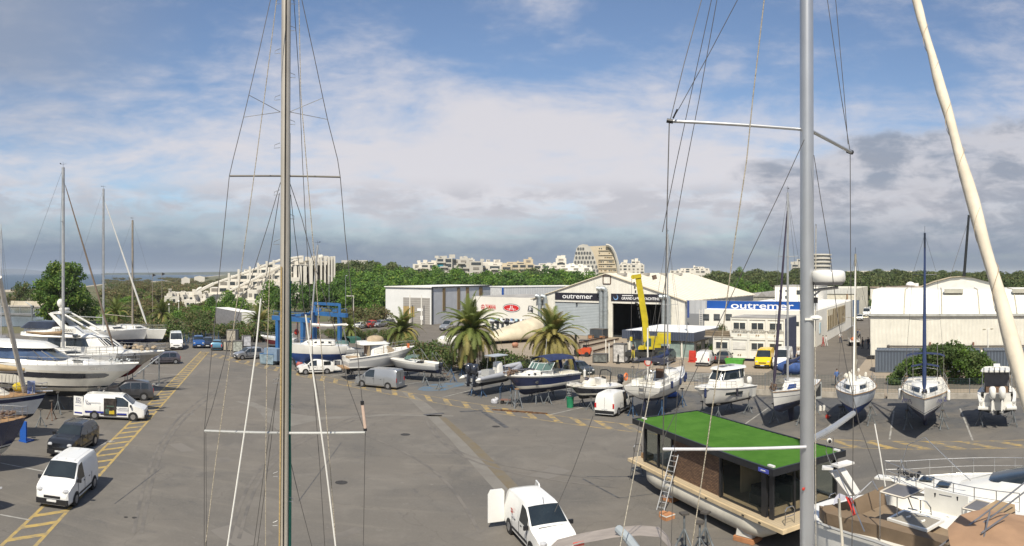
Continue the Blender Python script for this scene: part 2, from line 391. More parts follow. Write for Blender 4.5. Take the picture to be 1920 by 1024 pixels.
BROWNS=worn('brown_tar_repair',(0.152,0.120,0.071),(0.147,0.129,0.101),0.3,0.65,1.5)
DARKS=worn('dark_tar_joint',(0.053,0.052,0.054),(0.105,0.104,0.105),0.35,0.6,3.0)
BLUES=worn('blue_ground_marking',(0.075,0.15,0.235),(0.148,0.135,0.11),0.40,0.62,1.0)

g=MB();n=48
ring=[Vector((9000*math.sin(2*math.pi*i/n),9000*math.cos(2*math.pi*i/n),-0.10)) for i in range(n)]
g.sheet(ring[::-1]);struct('ground',g,TERR)
shore=[(-700,600),(-300,556),(0,544),(60,542),(140,539),(200,532),(250,529.5),(320,526),(370,521),(410,516.5),(428,514.2)]
pts=[G(x,y,-0.04) for x,y in shore]+[P(x,8900,-0.04) for x in (440,300,150,0,-200,-450,-700,-900)]
# the sea is wide: triangulate as a fan of strips
g=MB()
far=[P(x,8900,-0.04) for x in np.linspace(-700,428,len(shore))]
near=[G(x,y,-0.04) for x,y in shore]
g.loft([near,far],closed=False,cap=False);struct('sea',g,SEA)
g=MB()
near=[G(x,y+(1.2 if x<100 else 0.5)*(1+(y-512)/14),-0.02) for x,y in shore]
near2=[G(x,y-0.15,-0.02) for x,y in shore]
g.loft([near,near2],closed=False,cap=False);struct('beach',g,SAND)
g=MB();g.sheet([G(x,y,-0.05+0.02) for x,y in ((-80,612),(118,612),(112,584),(78,572),(-80,572))]);struct('harbour_basin_water',g,BASIN)
# yard, pavement, street, apron, alley
def rect(name,u0,u1,v0,v1,z,m,parts=1):
 b=MB()
 if isinstance(z,tuple): b.prism([UV(u0,v0),UV(u1,v0),UV(u1,v1),UV(u0,v1)],z[0],z[1])
 else: b.sheet([UV(u0,v0,z),UV(u1,v0,z),UV(u1,v1,z),UV(u0,v1,z)])
 return struct(name,b,m)
rect('yard_ground',-125,70,-60,61.5,0.0,ASPH)
rect('pavement',-66,70,61.5,65.6,(-0.05,0.12),APRON)
rect('street',-110,90,65.6,73.0,-0.02,STREET)
rect('pavement_hangar',-66,-19,73.0,150,-0.012,APRON)
rect('pavement_warehouse',-9.0,70,73.0,90,-0.010,APRON)
rect('alley_road',-19,-9.0,73.0,260,-0.008,STREET)
rect('car_park_ground',-125,-66,73.0,130,-0.016,STREET)
for k in range(9):
 pass
b=MB()
for k in range(7):
 v=66.0+k*0.98;c0=-27.5
 b.sheet([UV(c0-1.6+0.15*k,v,-0.012),UV(c0+2.2+0.15*k,v,-0.012),UV(c0+2.2+0.15*k,v+0.5,-0.012),UV(c0-1.6+0.15*k,v+0.5,-0.012)])
struct('road_markings_crossing',b,WMARK)

def strip(b,a,c,wd,z=0.004,n=1,m=0):
 a,c=Vector(a),Vector(c);d=(c-a).normalized();q=Vector((-d.y,d.x,0))*wd/2
 b.sheet([Vector((p.x,p.y,z)) for p in (a-q,c-q,c+q,a+q)],m)
# hatched band along the boat rows (worn)
b=MB();V0,V1=43.7,45.7
for v in (V0,V1): strip(b,UV(-84,v),UV(12,v),0.14)
u=-84.0
while u<11:
 b.sheet([UV(u,V0+0.08,0.0055),UV(u+0.75,V0+0.08,0.0055),UV(u-1.4,V1-0.08,0.0055),UV(u-2.1,V1-0.08,0.0055)]);u+=2.25
struct('road_markings_yellow_worn',b,YMARK2)
# hatched band at the left
b=MB();L0,L1=G(377,659),G(77.5,953);M0,M1=G(391,660),G(126.6,958)
def ext(a,c,k): return a+(c-a)*k
L2,M2=ext(L0,L1,1.22),ext(M0,M1,1.22)
strip(b,L0,L2,0.17);strip(b,M0,M2,0.17)
tot=(L2-L0).length;k=0;s=0.0
while s<tot-2:
 f0,f1=s/tot,(s+0.42)/tot;g0,g1=min(1,(s+1.15)/tot),min(1,(s+1.6)/tot)
 b.sheet([Vector((q.x,q.y,0.0055)) for q in (M0+(M2-M0)*f0,M0+(M2-M0)*f1,L0+(L2-L0)*g1,L0+(L2-L0)*g0)]);s+=1.55
struct('road_markings_yellow',b,YMARK)
# bay lines, joints, repairs and spills
b=MB()
for a,c in (((1800,766),(1824,826)),((1676,770),(1668,824)),((1565,790),(1520,830)),((1440,765),(1390,800)),((1100,762),(1030,778)),((725,727),(790,716)),((830,745),(905,726)),
    ((620,706),(690,692)),((0,868),(82,884)),((0,965),(55,975)),((120,838),(215,828)),((270,700),(340,703)),((165,845),(210,826))):
 strip(b,G(*a),G(*c),0.13,0.005)
struct('road_markings_white',b,WMARK)
b=MB();b.sheet([G(x,y,0.003) for x,y in ((752,733),(768,735),(800,756),(900,838),(985,925),(1060,1010),(1010,1010),(915,905),(840,820),(795,775))])
b.sheet([G(x,y,0.003) for x,y in ((440,752),(475,754),(520,772),(600,782),(730,776),(850,779),(850,781),(730,779),(600,787),(560,796),(520,806),(500,790),(480,765))])
struct('pale_ground_strip',b,PALES)
b=MB();b.sheet([G(x,y,0.006) for x,y in ((822,781),(836,783),(900,838),(985,925),(1030,972),(1010,972),(960,925),(880,838))])
struct('brown_road_marking_strip',b,BROWNS)
b=MB();b2=MB();q=random.Random(44)
for k in range(15):
 c_=G(q.uniform(330,1500),q.uniform(745,1015));a_=q.choice((-.63,.94,-.3))+q.gauss(0,.08);w_,h_=q.uniform(.4,1.3),q.uniform(.3,.8)
 if UV(0,1).dot(c_)>43: continue
 (b if k % 2 else b2).sheet([c_+Matrix.Rotation(a_,3,'Z') @ Vector((x*w_*q.uniform(.8,1),y*h_*q.uniform(.8,1),.0006+.00012*k)) for x,y in ((-1,-1),(-.2,-1.1),(1,-1),(1.1,.1),(1,1),(0,.9),(-1,1))])
struct('ground_patches_pale',b,worn('pale_patch',(0.170,0.155,0.135),(0.160,0.144,0.124),.3,.7,1.5));struct('ground_patches_dark',b2,worn('dark_patch',(0.132,0.120,0.104),(0.160,0.144,0.124),.35,.65,1.5))
b=MB()
for (x0,y0,x1,y1,bend) in ((430,1010,700,770,3),(448,1010,712,772,3),(900,1000,640,800,-2),(250,1000,420,720,2),(265,1000,430,722,2),(1150,900,800,790,3),(1160,915,812,796,3)):
 zz_=.0062+x0*2e-6;p_,q_=G(x0,y0),G(x1,y1);n_=(q_-p_).normalized();n_=Vector((-n_.y,n_.x,0));L0=[p_.lerp(q_,f)+n_*bend*math.sin(math.pi*f) for f in np.linspace(0,1,14)]
 b.loft([[v+n_*.09+Vector((0,0,zz_)),v-n_*.09+Vector((0,0,zz_))] for v in L0],closed=False,cap=False)
struct('ground_tyre_marks',b,worn('tyre_mark',(0.112,0.103,0.092),(0.160,0.144,0.124),.42,.62,.7))
b=MB()
for px,py,r_ in ((300,770,.35),(760,815,.35),(236,970,.1),(252,971,.12),(930,800,.3),(1290,880,.3),(640,905,.35)):
 c_=G(px,py);b.add([(c_.x+r_*math.cos(a),c_.y+r_*math.sin(a),.008) for a in np.linspace(0,6.283,17)[:-1]],[tuple(range(16))])
struct('ground_covers',b,mat('manhole_iron',(.05,.045,.04),.7,0,.3,9))
b=MB()
for a,c,wd in (((795,778),(832,775),.5),((862,772),(905,770),.45),((905,772),(950,802),.4),((1093,898),(1160,934),.12),((1100,894),(1220,893),.10),((1160,934),(1235,925),.08),((215,945),(300,880),.06),((560,940),(640,830),.05)):
 strip(b,G(*a),G(*c),wd,0.007)
struct('dark_ground_lines',b,DARKS)
b=MB();b.sheet([G(x,y,0.006) for x,y in ((787,727),(800,722),(830,718),(870,717),(876,721),(850,727),(835,732),(800,734),(783,731))])
struct('blue_ground_marking',b,BLUES)
# low concrete wall and mesh fence between the yard and the pavement
def fence(name,label,u0,u1,v,h,post=2.5,wall=0.5,group='green mesh fences behind the boats'):
 t=thing(name,label,'fence',UV(u0,v),-GA,group);Lg=u1-u0
 b=MB();b.box((Lg/2,0,wall/2),(Lg,0.22,wall));b.obj('wall_base',CONC,t,0)
 k=0;x=0.0
 b0=MB();b0.cyl((0,0,wall),(0,0,h),0.035,n=6);po=b0.obj('post',GALV,t);x=post
 while x <= Lg:
  q=po.copy();C.objects.link(q);q.parent=t;q.location=(x,0,0);x+=post
 b=MB()
 for z in np.arange(wall+0.06,h,0.16): b.box((Lg/2,0.05,z),(Lg,0.012,0.012))
 for x in np.arange(0.1,Lg,0.3): b.box((x,0.055,(wall+h)/2),(0.012,0.012,h-wall))
 b.obj('mesh_panel',mat('green_fence_wire',(0.05,0.10,0.08),0.6),t,0)
 return t
fence('mesh_fence','low concrete wall topped by a mesh fence behind the white cabin boat',-37,-18.5,61.2,1.7,group=None)
fence('mesh_fence','mesh fence on a low wall behind the two sailboats with bows to the camera',-18.2,-4.5,61.2,2.1,group=None)
fence('mesh_fence','mesh fence on a low wall below the big rounded bush at the right',-4.2,30,61.2,1.9,group=None)
fence('mesh_fence','mesh fence behind the blue hulled motorboat and the small bowrider',-52,-37.3,61.2,2.0,group=None)

# distant hills over the sea and the pines' rise
b=MB();hp=[(-60,2),(-20,5),(20,8),(50,7),(75,4.5),(110,3),(150,1)]
D0=8600
top=[P(x,D0,h*D0/F+H) for x,h in hp];bot=[P(x,D0,-1) for x,h in hp];top2=[P(x,D0+300,-1) for x,h in hp]
b.loft([bot,top,top2],closed=False,cap=False);struct('far_hills',b,mat('far_hill',(0.16,0.20,0.25),0.95))
b=MB();hp=[(190,-1.2),(200,-.2),(236,.2),(250,.6),(300,.8),(360,1.4),(400,2.2),(430,2.5),(470,3.0),(520,2.5),(700,2)]
D0=4200
top=[P(x,D0,h*D0/F+H) for x,h in hp];bot=[P(x,D0,-1) for x,h in hp];top2=[P(x,D0+300,-1) for x,h in hp]
b.loft([bot,top,top2],closed=False,cap=False);struct('far_land',b,mat('far_coast_woods',(0.13,0.15,0.12),0.95,0,0.2,0.01))

# ================================================================== buildings
WIN={}
def unit_win(kind):
 if kind not in WIN:
  b=MB();b.box((0,0.0,0),(1,1,1))
  me_o=b.obj('window',{'dark': WGLASS,'blue': mat('turquoise_glass',(0.05,0.28,0.36),0.2),'shade': mat('painted_loggia_shade',(0.25,0.23,0.20),0.9),'brown': mat('brown_louvre',(0.20,0.14,0.06),0.6),  # the shade kind is no glazing: loggia shadow painted as a flat dark panel
        'white': WWALL,'shut': mat('rolled_shutter',(0.74,0.72,0.66),0.6)}[kind],None,0)
  WIN[kind]=me_o.data;bpy.data.objects.remove(me_o)
 return WIN[kind]
def win(par,x,y,z,w_,h_,kind='dark',dep=0.06,name='window',rz=0.0):
 o=bpy.data.objects.new(name,unit_win(kind));C.objects.link(o);o.parent=par;o.location=(x,y,z);o.scale=(w_,dep,h_);o.rotation_euler=(0,0,rz)
 return o
class Wall:
 """a building frame whose local x runs along its front from A (left) to B (right), y goes inward, z up"""
 def __init__(s,name,label,cat,A,B,group=None):
  s.A,s.B=Vector((A[0],A[1],0)),Vector((B[0],B[1],0));s.L=(s.B-s.A).length;s.d=(s.B-s.A).normalized();s.n=Vector((-s.d.y,s.d.x,0))
  s.root=thing(name,label,cat,s.A,heading(s.A,s.B),group)
 def uv(s,px,py,y=0.0):
  a=(px-CX)/F;q=Vector((math.cos(a),-math.sin(a),0));A=s.A+s.n*y
  t=-A.dot(q)/s.d.dot(q);D=(A+s.d*t).length
  return t,H-(py-HY)*D/F
 def depth(s,px,py,t):
  a=(px-CX)/F;q=Vector((math.cos(a),-math.sin(a),0));A=s.A+s.d*t
  y=-A.dot(q)/s.n.dot(q);D=(A+s.n*y).length
  return y,H-(py-HY)*D/F
 def panel(s,px0,py0,px1,py1,m,name='panel',th=0.06,y=0.0):
  t0,z0=s.uv(px0,py0,y);t1,z1=s.uv(px1,py1,y)
  b=MB();b.box(((t0+t1)/2,y-th/2,(z0+z1)/2),(abs(t1-t0),th,abs(z1-z0)));return b.obj(name,m,s.root,0),(t0+t1)/2,(z0+z1)/2,abs(t1-t0),abs(z1-z0)
SHEETG=stripes('grey_ribbed_cladding',(0.50,0.51,0.52),(0.40,0.41,0.42),1.0,0,0.7,0.4)
SHEETW=stripes('white_ribbed_cladding',(0.80,0.775,0.69),(0.74,0.71,0.62),0.6,0,0.8,0.25)
ROOFW=stripes('cream_fabric_roof',(0.84,0.77,0.62),(0.74,0.65,0.48),1.75,0,0.84,0.4,rough=0.75)
ROOFG=mat('grey_roof_sheet',(0.40,0.38,0.35),0.8,0,0.2,0.3)
ROOFWH=mat('white_roof_sheet',(0.84,0.82,0.78),0.6,0,0.05,0.3)
SHUT=stripes('roller_shutter',(0.42,0.46,0.48),(0.32,0.36,0.38),0.28,2,0.7,0.5)
SIGNK=mat('black_sign_board',(0.022,0.02,0.03),0.35,0,0.1,1)
SIGNB=mat('blue_sign_board',(0.012,0.085,0.36),0.35,0,0.06,0.2)
LET=mat('white_lettering',(0.85,0.85,0.85),0.5,0,0.02,1)
DARKIN=mat('dark_interior',(0.03,0.032,0.034),0.9,0,0.2,0.4)
BLUEF=stripes('slate_blue_fascia',(0.075,0.09,0.13),(0.05,0.06,0.09),0.35,0,0.7,0.5)
PIPEM=mat('ventilation_pipe',(0.42,0.46,0.47),0.4,0.5,0.12,3)

# --- big gabled hangar with the two signs
d=113.0;rV=Vector((0.634,0.773,0));wV=Vector((0.773,-0.634,0))
PK=Vector((0.1496*d,1.0535*d,0));hw=0.1364*d;Lr=36.0
A=PK-wV*(hw+1.2);B=PK+wV*hw
W=Wall('gabled_hangar','large white gabled hangar with cream roof, two roller door bays and two black signs','hangar',A,B);W.n=rV
HANG=W;zE,zR,xm=6.84,11.35,hw+1.2;Lw=W.L
d1a,dz1=W.uv(1040,574);d1b,_=W.uv(1127,577);d2a,dz2=W.uv(1148,578);d2b,_=W.uv(1240,579)
dz=6.1
b=MB()
xs=[0,d1a,d1b,d2a,d2b,Lw]
def roofz(x): return zE-0.35+(zR-zE+0.35)*(x/xm) if x<xm else zR-(zR-zE)*(x-xm)/(Lw-xm)
def gab(x0,x1,zb):
 ps=[(x0,zb),(x1,zb),(x1,roofz(x1))]+([(xm,zR)] if x0<xm<x1 else [])+[(x0,roofz(x0))]
 b.side(ps,0,0.3)
gab(0,d1a,0);gab(d1a,d1b,dz);gab(d1b,d2a,0);gab(d2a,d2b,dz);gab(d2b,Lw,0)
b.obj('front_wall',SHEETW,W.root,0)
b=MB();b.box((Lw-0.15,Lr/2,zE/2),(0.3,Lr-0.7,zE));b.box((0.15,Lr/2,zE/2-0.2),(0.3,Lr-0.7,zE-0.4));b.obj('side_wall',SHEETG,W.root,0)
b=MB();b.side([(0,0),(Lw,0),(Lw,zE),(xm,zR),(0,zE-.35)],Lr-0.3,Lr);b.obj('rear_wall',SHEETW,W.root,0)
# roof slopes (object coordinates start at the front, bands run down the slope)
for sgn,xe,ze in ((1,Lw+0.5,zE-0.12),(-1,-0.5,zE-0.47)):
 b=MB();b.add([(xm,-0.3,zR+0.16),(xm,Lr+0.3,zR+0.16),(xe,Lr+0.3,ze+0.1),(xe,-0.3,ze+0.1),(xm,-0.3,zR+0.02),(xm,Lr+0.3,zR+0.02),(xe,Lr+0.3,ze-0.04),(xe,-0.3,ze-0.04)],
     [(0,1,2,3),(7,6,5,4),(0,3,7,4),(1,0,4,5),(2,1,5,6),(3,2,6,7)])
 m_=stripes('cream_fabric_roof_bands',(0.80,0.745,0.62),(0.62,0.53,0.36),1.8,1,0.80,0.5,rough=0.7)
 b.obj('roof',m_,W.root,0)
b=MB()
for y in (3,12,20,27): b.box((xm+1.5,y,zR-0.1),(1.6,1.0,0.5))
b.obj('roof_vent',ROOFG,W.root,0)
b=MB();b.box(((d1a+d1b)/2,0.22,dz/2),(d1b-d1a,0.08,dz));b.obj('roller_door',SHUT,W.root,0)
b=MB();b.box(((d2a+d2b)/2,18,0.01),(d2b-d2a+6,34,0.02));b.box(((d2a+d2b)/2,20,dz+0.6),(d2b-d2a+6,30,0.1));b.box((d2a-2.6,18,3.2),(0.1,34,6.4));b.box(((d2a+d2b)/2,34.5,3.3),(d2b-d2a+5,0.1,6.5))
b.obj('interior',DARKIN,W.root,0)
b=MB()
for k in range(5): b.box((d2a+1.2+k*1.9,6+k*2.0,0.7+0.3*(k % 2)),(1.5,1.2,1.3+0.5*(k % 3)),rz=k)
for k in range(6): b.cyl((d2a+0.8+k*1.7,9+k,0),(d2a+0.8+k*1.7,9+k,4.5),0.06,n=5)
b.obj('stored_equipment',mat('stored_things',(0.16,0.16,0.15),0.8,0,0.3,1),W.root,0)
o1,sx1,sz1,sw1,sh1=W.panel(1041,548.5,1126,564,SIGNK,'sign_board',0.08)
text('outremer',sh1*0.95,o1,LET,(sx1,-0.09,sz1+0.02),name='sign_lettering',fit=sw1*.66,bold=0.012)
o2,sx2,sz2,sw2,sh2=W.panel(1146,550.5,1240,566.5,SIGNK,'sign_board',0.08)
text('GRAND LARGE YACHTING',sh2*0.5,o2,LET,(sx2+sw2*0.10,-0.09,sz2-sh2*0.12),name='sign_lettering',fit=sw2*.76,bold=0.012)
b=MB();b.box((sx2-sw2*0.16,-0.09,sz2+sh2*0.27),(sw2*.22,.01,sh2*.10));b.obj('fine_lettering_line',LET,o2,0)
b=MB();rr=sh2*0.36
pts=[(math.cos(a),math.sin(a)) for a in np.linspace(R(75),R(-200),26)]
for i in range(25):
 th0,th1=0.34*math.sin(math.pi*i/25)+0.05,0.34*math.sin(math.pi*(i+1)/25)+0.05
 (c0,s0),(c1,s1)=pts[i],pts[i+1]
 b.add([(rr*c0,0,rr*s0),(rr*c1,0,rr*s1),(rr*c1*(1-th1),0,rr*s1*(1-th1)),(rr*c0*(1-th0),0,rr*s0*(1-th0))],[(0,1,2,3)])
lg=b.obj('emblem',mat('pale_blue_emblem',(0.25,0.45,0.75),0.5),o2,0);lg.location=(sx2-sw2*0.40,-0.09,sz2)
# empty dark picture frame high on the gable
t0,z0=W.uv(1131,517.5);t1,z1=W.uv(1145,532.5);b=MB()
fw=0.16;cx,cz,ww,hh=(t0+t1)/2,(z0+z1)/2,t1-t0,z0-z1
for dx,dzz,a_,c_ in ((0,hh/2,ww,fw),(0,-hh/2,ww,fw),(-ww/2,0,fw,hh-fw),(ww/2,0,fw,hh-fw)): b.box((cx+dx,-0.05,cz+dzz),(a_,0.1,c_))
b.obj('gable_frame',mat('dark_brown_frame',(0.09,0.05,0.03),0.6),W.root,0)
def vent(x,z0_,z1_,r,bend=1):
 b=MB();b.cyl((x,-0.55,z0_),(x,-0.55,z1_),r,n=12)
 b.tube([(x,-0.55,z1_-0.1),(x,-0.57,z1_+0.25),(x-0.25*bend,-0.7,z1_+0.55),(x-0.75*bend,-0.9,z1_+0.62)],r*1.02,12)
 for z in (z0_+1.3,(z0_+z1_)/2+0.6,z1_-0.8): b.cyl((x,-0.55,z-0.12),(x,-0.55,z+0.12),r*1.12,n=12)
 b.obj('ventilation_pipe',PIPEM,W.root,40)
for px in (1130.5,1138.5,1247.5,1256.5):
 t_,z_=W.uv(px,560);_,ztop=W.uv(px,547 if px<1200 else 563);vent(t_,0.3,ztop,0.42)
for px in (1015.5,1026):
 t_,z_=W.uv(px,560);vent(max(t_,-1.0) if px>1020 else t_,0.3,6.5,0.40)
b=MB()
for px in (1082,1193):
 t_,z_=W.uv(px,569);b.ell((t_,-0.12,z_),(0.22,0.15,0.22),8,5)
b.obj('flood_lamp',BLACKP,W.root)

# --- white building with the dealer's signs, left of the hangar
Bv=A+rV*1.5;Av=Bv-wV*17.5
W=Wall('dealer_building','white flat-roofed boat dealer building with red lettering and an oval emblem','building',Av,Bv);W.n=rV
zt=6.55
b=MB();b.box((W.L/2,9,zt/2),(W.L,18,zt));b.obj('wall',WWALL,W.root,0)
b=MB();b.box((W.L/2,9,zt+0.03),(W.L-0.5,17.5,0.1));b.obj('roof',ROOFG,W.root,0)
RED=mat('red_sign_paint',(0.62,0.02,0.02),0.5,0,0.05,1);NAVYL=mat('black_sign_paint',(0.02,0.02,0.025),0.5)
tx,tz=W.uv(917,576);text('YAMAHA',1.35,W.root,RED,(tx+0.45,-0.03,tz),fit=2.9,bold=0.035)
tx,tz=W.uv(905.5,575.5);b=MB();b.tube([(0.45*math.cos(a),0,0.45*math.sin(a)) for a in np.linspace(0,2*math.pi,21)],0.05,5)
for a in (90,210,330): b.cyl((0,0,0),(0.42*math.cos(R(a)),0,0.42*math.sin(R(a))),0.06,n=5)
o=b.obj('emblem',RED,W.root);o.location=(tx,-0.05,tz)
tx,tz=W.uv(959,577.5);b=MB()
def oval(b,a,c,y,m): b.add([(a*math.cos(q) ,y,c*math.sin(q)) for q in np.linspace(0,2*math.pi,33)[:-1]],[tuple(range(32))],m)
oval(b,2.25,0.85,-0.03,0);oval(b,2.12,0.74,-0.04,1);oval(b,1.98,0.64,-0.05,2)
for sx_ in (-1,1):
 b.add([(sx_*0.12,-0.06,0.45),(sx_*0.30,-0.06,0.45),(sx_*0.30,-0.06,-0.1),(sx_*0.12,-0.06,-0.1)],[(0,1,2,3)],1)
 b.add([(sx_*0.45,-0.06,-0.5),(sx_*0.62,-0.06,-0.5),(sx_*0.62,-0.06,-0.05),(sx_*0.45,-0.06,-0.05)],[(0,1,2,3)],1)
b.box((0,-0.06,-0.22),(0.9,0.01,0.10),1);b.box((-0.95,-0.06,-0.22),(0.35,0.01,0.10),1);b.box((0.95,-0.06,-0.22),(0.35,0.01,0.10),1)
o=b.obj('oval_emblem',[NAVYL,LET,RED],W.root,0);o.location=(tx,0,tz)
tx,tz=W.uv(989.5,578.5);x1_,_=W.uv(1005.5,578);b=MB();b.side([(tx,tz-.55),(tx+.25,tz+.55),(x1_,tz+.55),(x1_,tz-.75),(tx+1.05,tz-.75),(tx+1.0,tz-.55)],-.06,-.01);o=b.obj('sign_board',NAVYL,W.root,0)
text('JET S',.95,o,LET,((tx+x1_)/2+.1,-.07,tz+.02),name='sign_lettering',fit=(x1_-tx)*.80,bold=.03)

# --- grey warehouse with brown vertical windows
A1=P(723,157);B1=P(810,149)
W=Wall('grey_warehouse','pale grey metal warehouse with tall brown window strips and white front','warehouse',A1,B1)
W.n=Vector((-W.d.y,W.d.x,0));zt=8.2;dep=26
b=MB();b.box((W.L/2,0.15,zt/2),(W.L,0.3,zt));b.obj('front_wall',mat('white_cladding_front',(0.74,0.74,0.72),0.6,0,0.04,0.3),W.root,0)
b=MB();b.box((W.L/2,dep/2+0.3,zt/2-0.02),(W.L-0.1,dep,zt-0.04));b.obj('side_wall',stripes('grey_ribbed_side',(0.56,0.57,0.58),(0.50,0.51,0.52),0.5,1,0.75,0.4),W.root,0)
b=MB();b.box((W.L/2,dep/2,zt+0.12),(W.L+0.3,dep+0.7,0.22));b.obj('roof',ROOFWH,W.root,0)
b=MB();b.box((W.L/2,-0.2,zt+0.10),(W.L+0.34,0.06,0.3));b.box((W.L+0.18,dep/2,zt+0.10),(0.06,dep+0.76,0.3));b.box((W.L+0.02,0.1,zt/2),(0.16,0.5,zt));b.obj('edge_trim',mat('dark_grey_trim',(0.07,0.075,0.08),0.5),W.root,0)
W.panel(756.5,557.5,806,611,stripes('grey_sectional_door',(0.36,0.34,0.31),(0.28,0.26,0.24),0.5,2,0.8,0.4),'sliding_door',0.1)
W.panel(757,574,777.5,595,mat('ochre_panel',(0.38,0.27,0.10),0.7),'door_panel',0.14)
W.panel(783,578,793,583.5,LET,'notice',0.18);W.panel(789,592,793.5,600,LET,'notice',0.18)
for px in (778.5,800):
 t_,_=W.uv(px,600);b=MB();b.cyl((t_,-2.0,0),(t_,-2.0,6.6),0.12,n=6);b.obj('door_post',WWALL,W.root)
for px,w_ in ((832.5,1.0),(860,1.1),(876.5,1.2),(901.5,1.5)):
 y_,z0=W.depth(px,581,W.L);_,z1=W.depth(px,541,W.L)
 zc0,zc1=2.9,zt-0.15
 b=MB();b.box((W.L+0.0,y_,(zc0+zc1)/2),(0.16,w_,zc1-zc0));b.obj('window',stripes('brown_louvre_glass',(0.24,0.165,0.07),(0.17,0.115,0.05),0.25,2,0.6,0.3),W.root,0)
# second volume behind
A2=P(919.5,164);B2=P(942.5,159)
W=Wall('grey_annex','grey ribbed metal annex with a blue corner post behind the dealer building','warehouse',A2,B2);zt=8.1
b=MB();b.box((W.L/2,11,zt/2),(W.L,22,zt));b.obj('wall',stripes('grey_ribbed_annex',(0.55,0.56,0.57),(0.42,0.43,0.44),0.5,1,0.7,0.5),W.root,0)
b=MB();b.box((W.L/2,-0.05,zt/2),(W.L-0.3,0.1,zt-0.1));b.obj('front_wall',mat('white_cladding_annex',(0.74,0.74,0.72),0.6),W.root,0)
b=MB();b.box((W.L+0.05,-0.02,zt/2),(0.35,0.35,zt));b.obj('corner_post',SIGNB,W.root,0)
b=MB();b.box((W.L/2,11,zt+0.1),(W.L+0.3,22.4,0.22));b.obj('roof',ROOFWH,W.root,0)

# --- building with the long blue sign, and its side along the alley
Cc=P(1530,104);e1=Vector((-0.8,0.6,0));A3=Cc+e1*18.4
W=Wall('blue_sign_building','white workshop building with a long blue sign, beside the alley','building',A3,Cc);BLB=W
zt=5.6;depB=42
b=MB();b.box((W.L/2,depB/2,zt/2),(W.L,depB,zt));b.obj('wall',WWALL,W.root,0)
b=MB();b.box((W.L/2,depB/2,zt+0.06),(W.L-0.6,depB-0.6,0.14));b.obj('roof',ROOFWH,W.root,0)
b=MB();b.box((W.L/2-0.8,0.8,6.2),(W.L-2.0,0.25,1.55));sg=b.obj('sign_board',SIGNB,W.root,0)
b=MB();b.box((W.L/2-1.5,1.1,5.9),(W.L+3,0.3,2.2));b.obj('parapet',SHEETG,W.root,0)
tx,tz=W.uv(1426,574.5);text('outremer',1.45,sg,LET,(tx,0.66,6.25),name='sign_lettering',fit=10.4,bold=0.015)
tx,_=W.uv(1475,580);tx2,_=W.uv(1506,580);b=MB();b.box(((tx+tx2)/2,0.66,5.60),(tx2-tx,.02,.10));b.obj('white_line',LET,sg,0)
for px in (1324,1344,1366.5):
 tx,tz=W.uv(px,595);win(W.root,tx,-0.02,tz,1.05,1.05)
tx,tz=W.uv(1493,607.5);win(W.root,tx,-0.02,tz,0.9,0.65)
b=MB();tx,tz=W.uv(1315,595)
for k in range(7): b.box((tx,-0.2,3.2+k*0.35),(0.5,0.04,0.05))
b.box((tx-0.25,-0.2,4.3),(0.05,0.05,2.6));b.box((tx+0.25,-0.2,4.3),(0.05,0.05,2.6));b.obj('wall_ladder',WWALL,W.root,0)
# louvred side band
y0,_=W.depth(1551,600,W.L);y1,_=W.depth(1584.5,590,W.L)
b=MB();b.box((W.L+0.03,(y0+y1)/2,3.45),(0.1,y1-y0,3.5));b.obj('window_band',mat('cream_window_band',(0.66,0.58,0.42),0.7),W.root,0)
k=0;nW=12
for k in range(nW):
 yy=y0+(y1-y0)*(k+0.5)/nW;o=win(W.root,W.L+0.09,yy,3.5-(0.5 if k<3 else 0),(y1-y0)/nW*.5,3.1 if k>2 else 2.3,'brown',0.08,'window',R(90))
W.depth(1535,617,W.L)
b=MB();yb,_=W.depth(1537,640,W.L);b.box((W.L+0.06,yb,2.7),(0.08,1.1,1.7));b.obj('poster',mat('pale_blue_poster',(0.25,0.5,0.65),0.5,col2=(0.7,0.75,0.75),scale=1.5),W.root,0)
# --- buildings beyond it
B4=P(1534,140);A4=walk(B4,1453)
W=Wall('office_block','white two-storey office block behind the building with the blue sign','building',A4,B4);zt=8.7
b=MB();b.box((W.L/2,6,zt/2),(W.L,12,zt));b.obj('wall',WWALL,W.root,0)
b=MB();b.box((W.L/2,6,zt+0.05),(W.L+0.2,12.2,0.15));b.obj('roof',ROOFG,W.root,0)
for px in (1464,1474.5): 
 for py in (545.5,557.5):
  tx,tz=W.uv(px,py);win(W.root,tx,-0.02,tz,0.55,0.6 if py>550 else 0.3)
tx,tz=W.uv(1497.5,548.5);win(W.root,tx,-0.02,tz,0.9,0.9)
B5=P(1606,176);A5=walk(B5,1520)
W=Wall('cream_factory','long cream factory hall with thin brown posts at the far end of the alley','building',A5,B5);zt=7.4
b=MB();b.box((W.L/2,15,zt/2),(W.L,30,zt));b.obj('wall',mat('cream_wall',(0.74,0.69,0.56),0.8),W.root,0)
b=MB();b.box((W.L/2,-0.05,zt-0.65),(W.L+0.1,0.3,1.5));b.obj('fascia',stripes('pale_grey_fascia',(0.66,0.65,0.60),(0.58,0.57,0.53),0.8,0),W.root,0)
for px in (1545.5,1588.5):
 tx,_=W.uv(px,560);b=MB();b.box((tx,-0.1,3),(0.3,0.2,6));b.obj('downpipe',mat('brown_pipe',(0.28,0.14,0.05),0.7),W.root,0)
b=MB();tx,_=W.uv(1601,575);b.box((tx-0.5,-0.06,2.2),(3.8,0.12,4.4));b.obj('door',mat('slate_blue_door',(0.10,0.14,0.22),0.6),W.root,0)
for k in range(2):
 b=MB();b.box((W.L+0.02,6+k*9,4.5),(0.1,1.4,1.2));b.obj('window',WGLASS,W.root,0)
B6=P(1458,165);A6=walk(B6,1400)
W=Wall('low_roofs','row of low grey-roofed sheds between the hangar roof and the office block','shed',A6,B6)
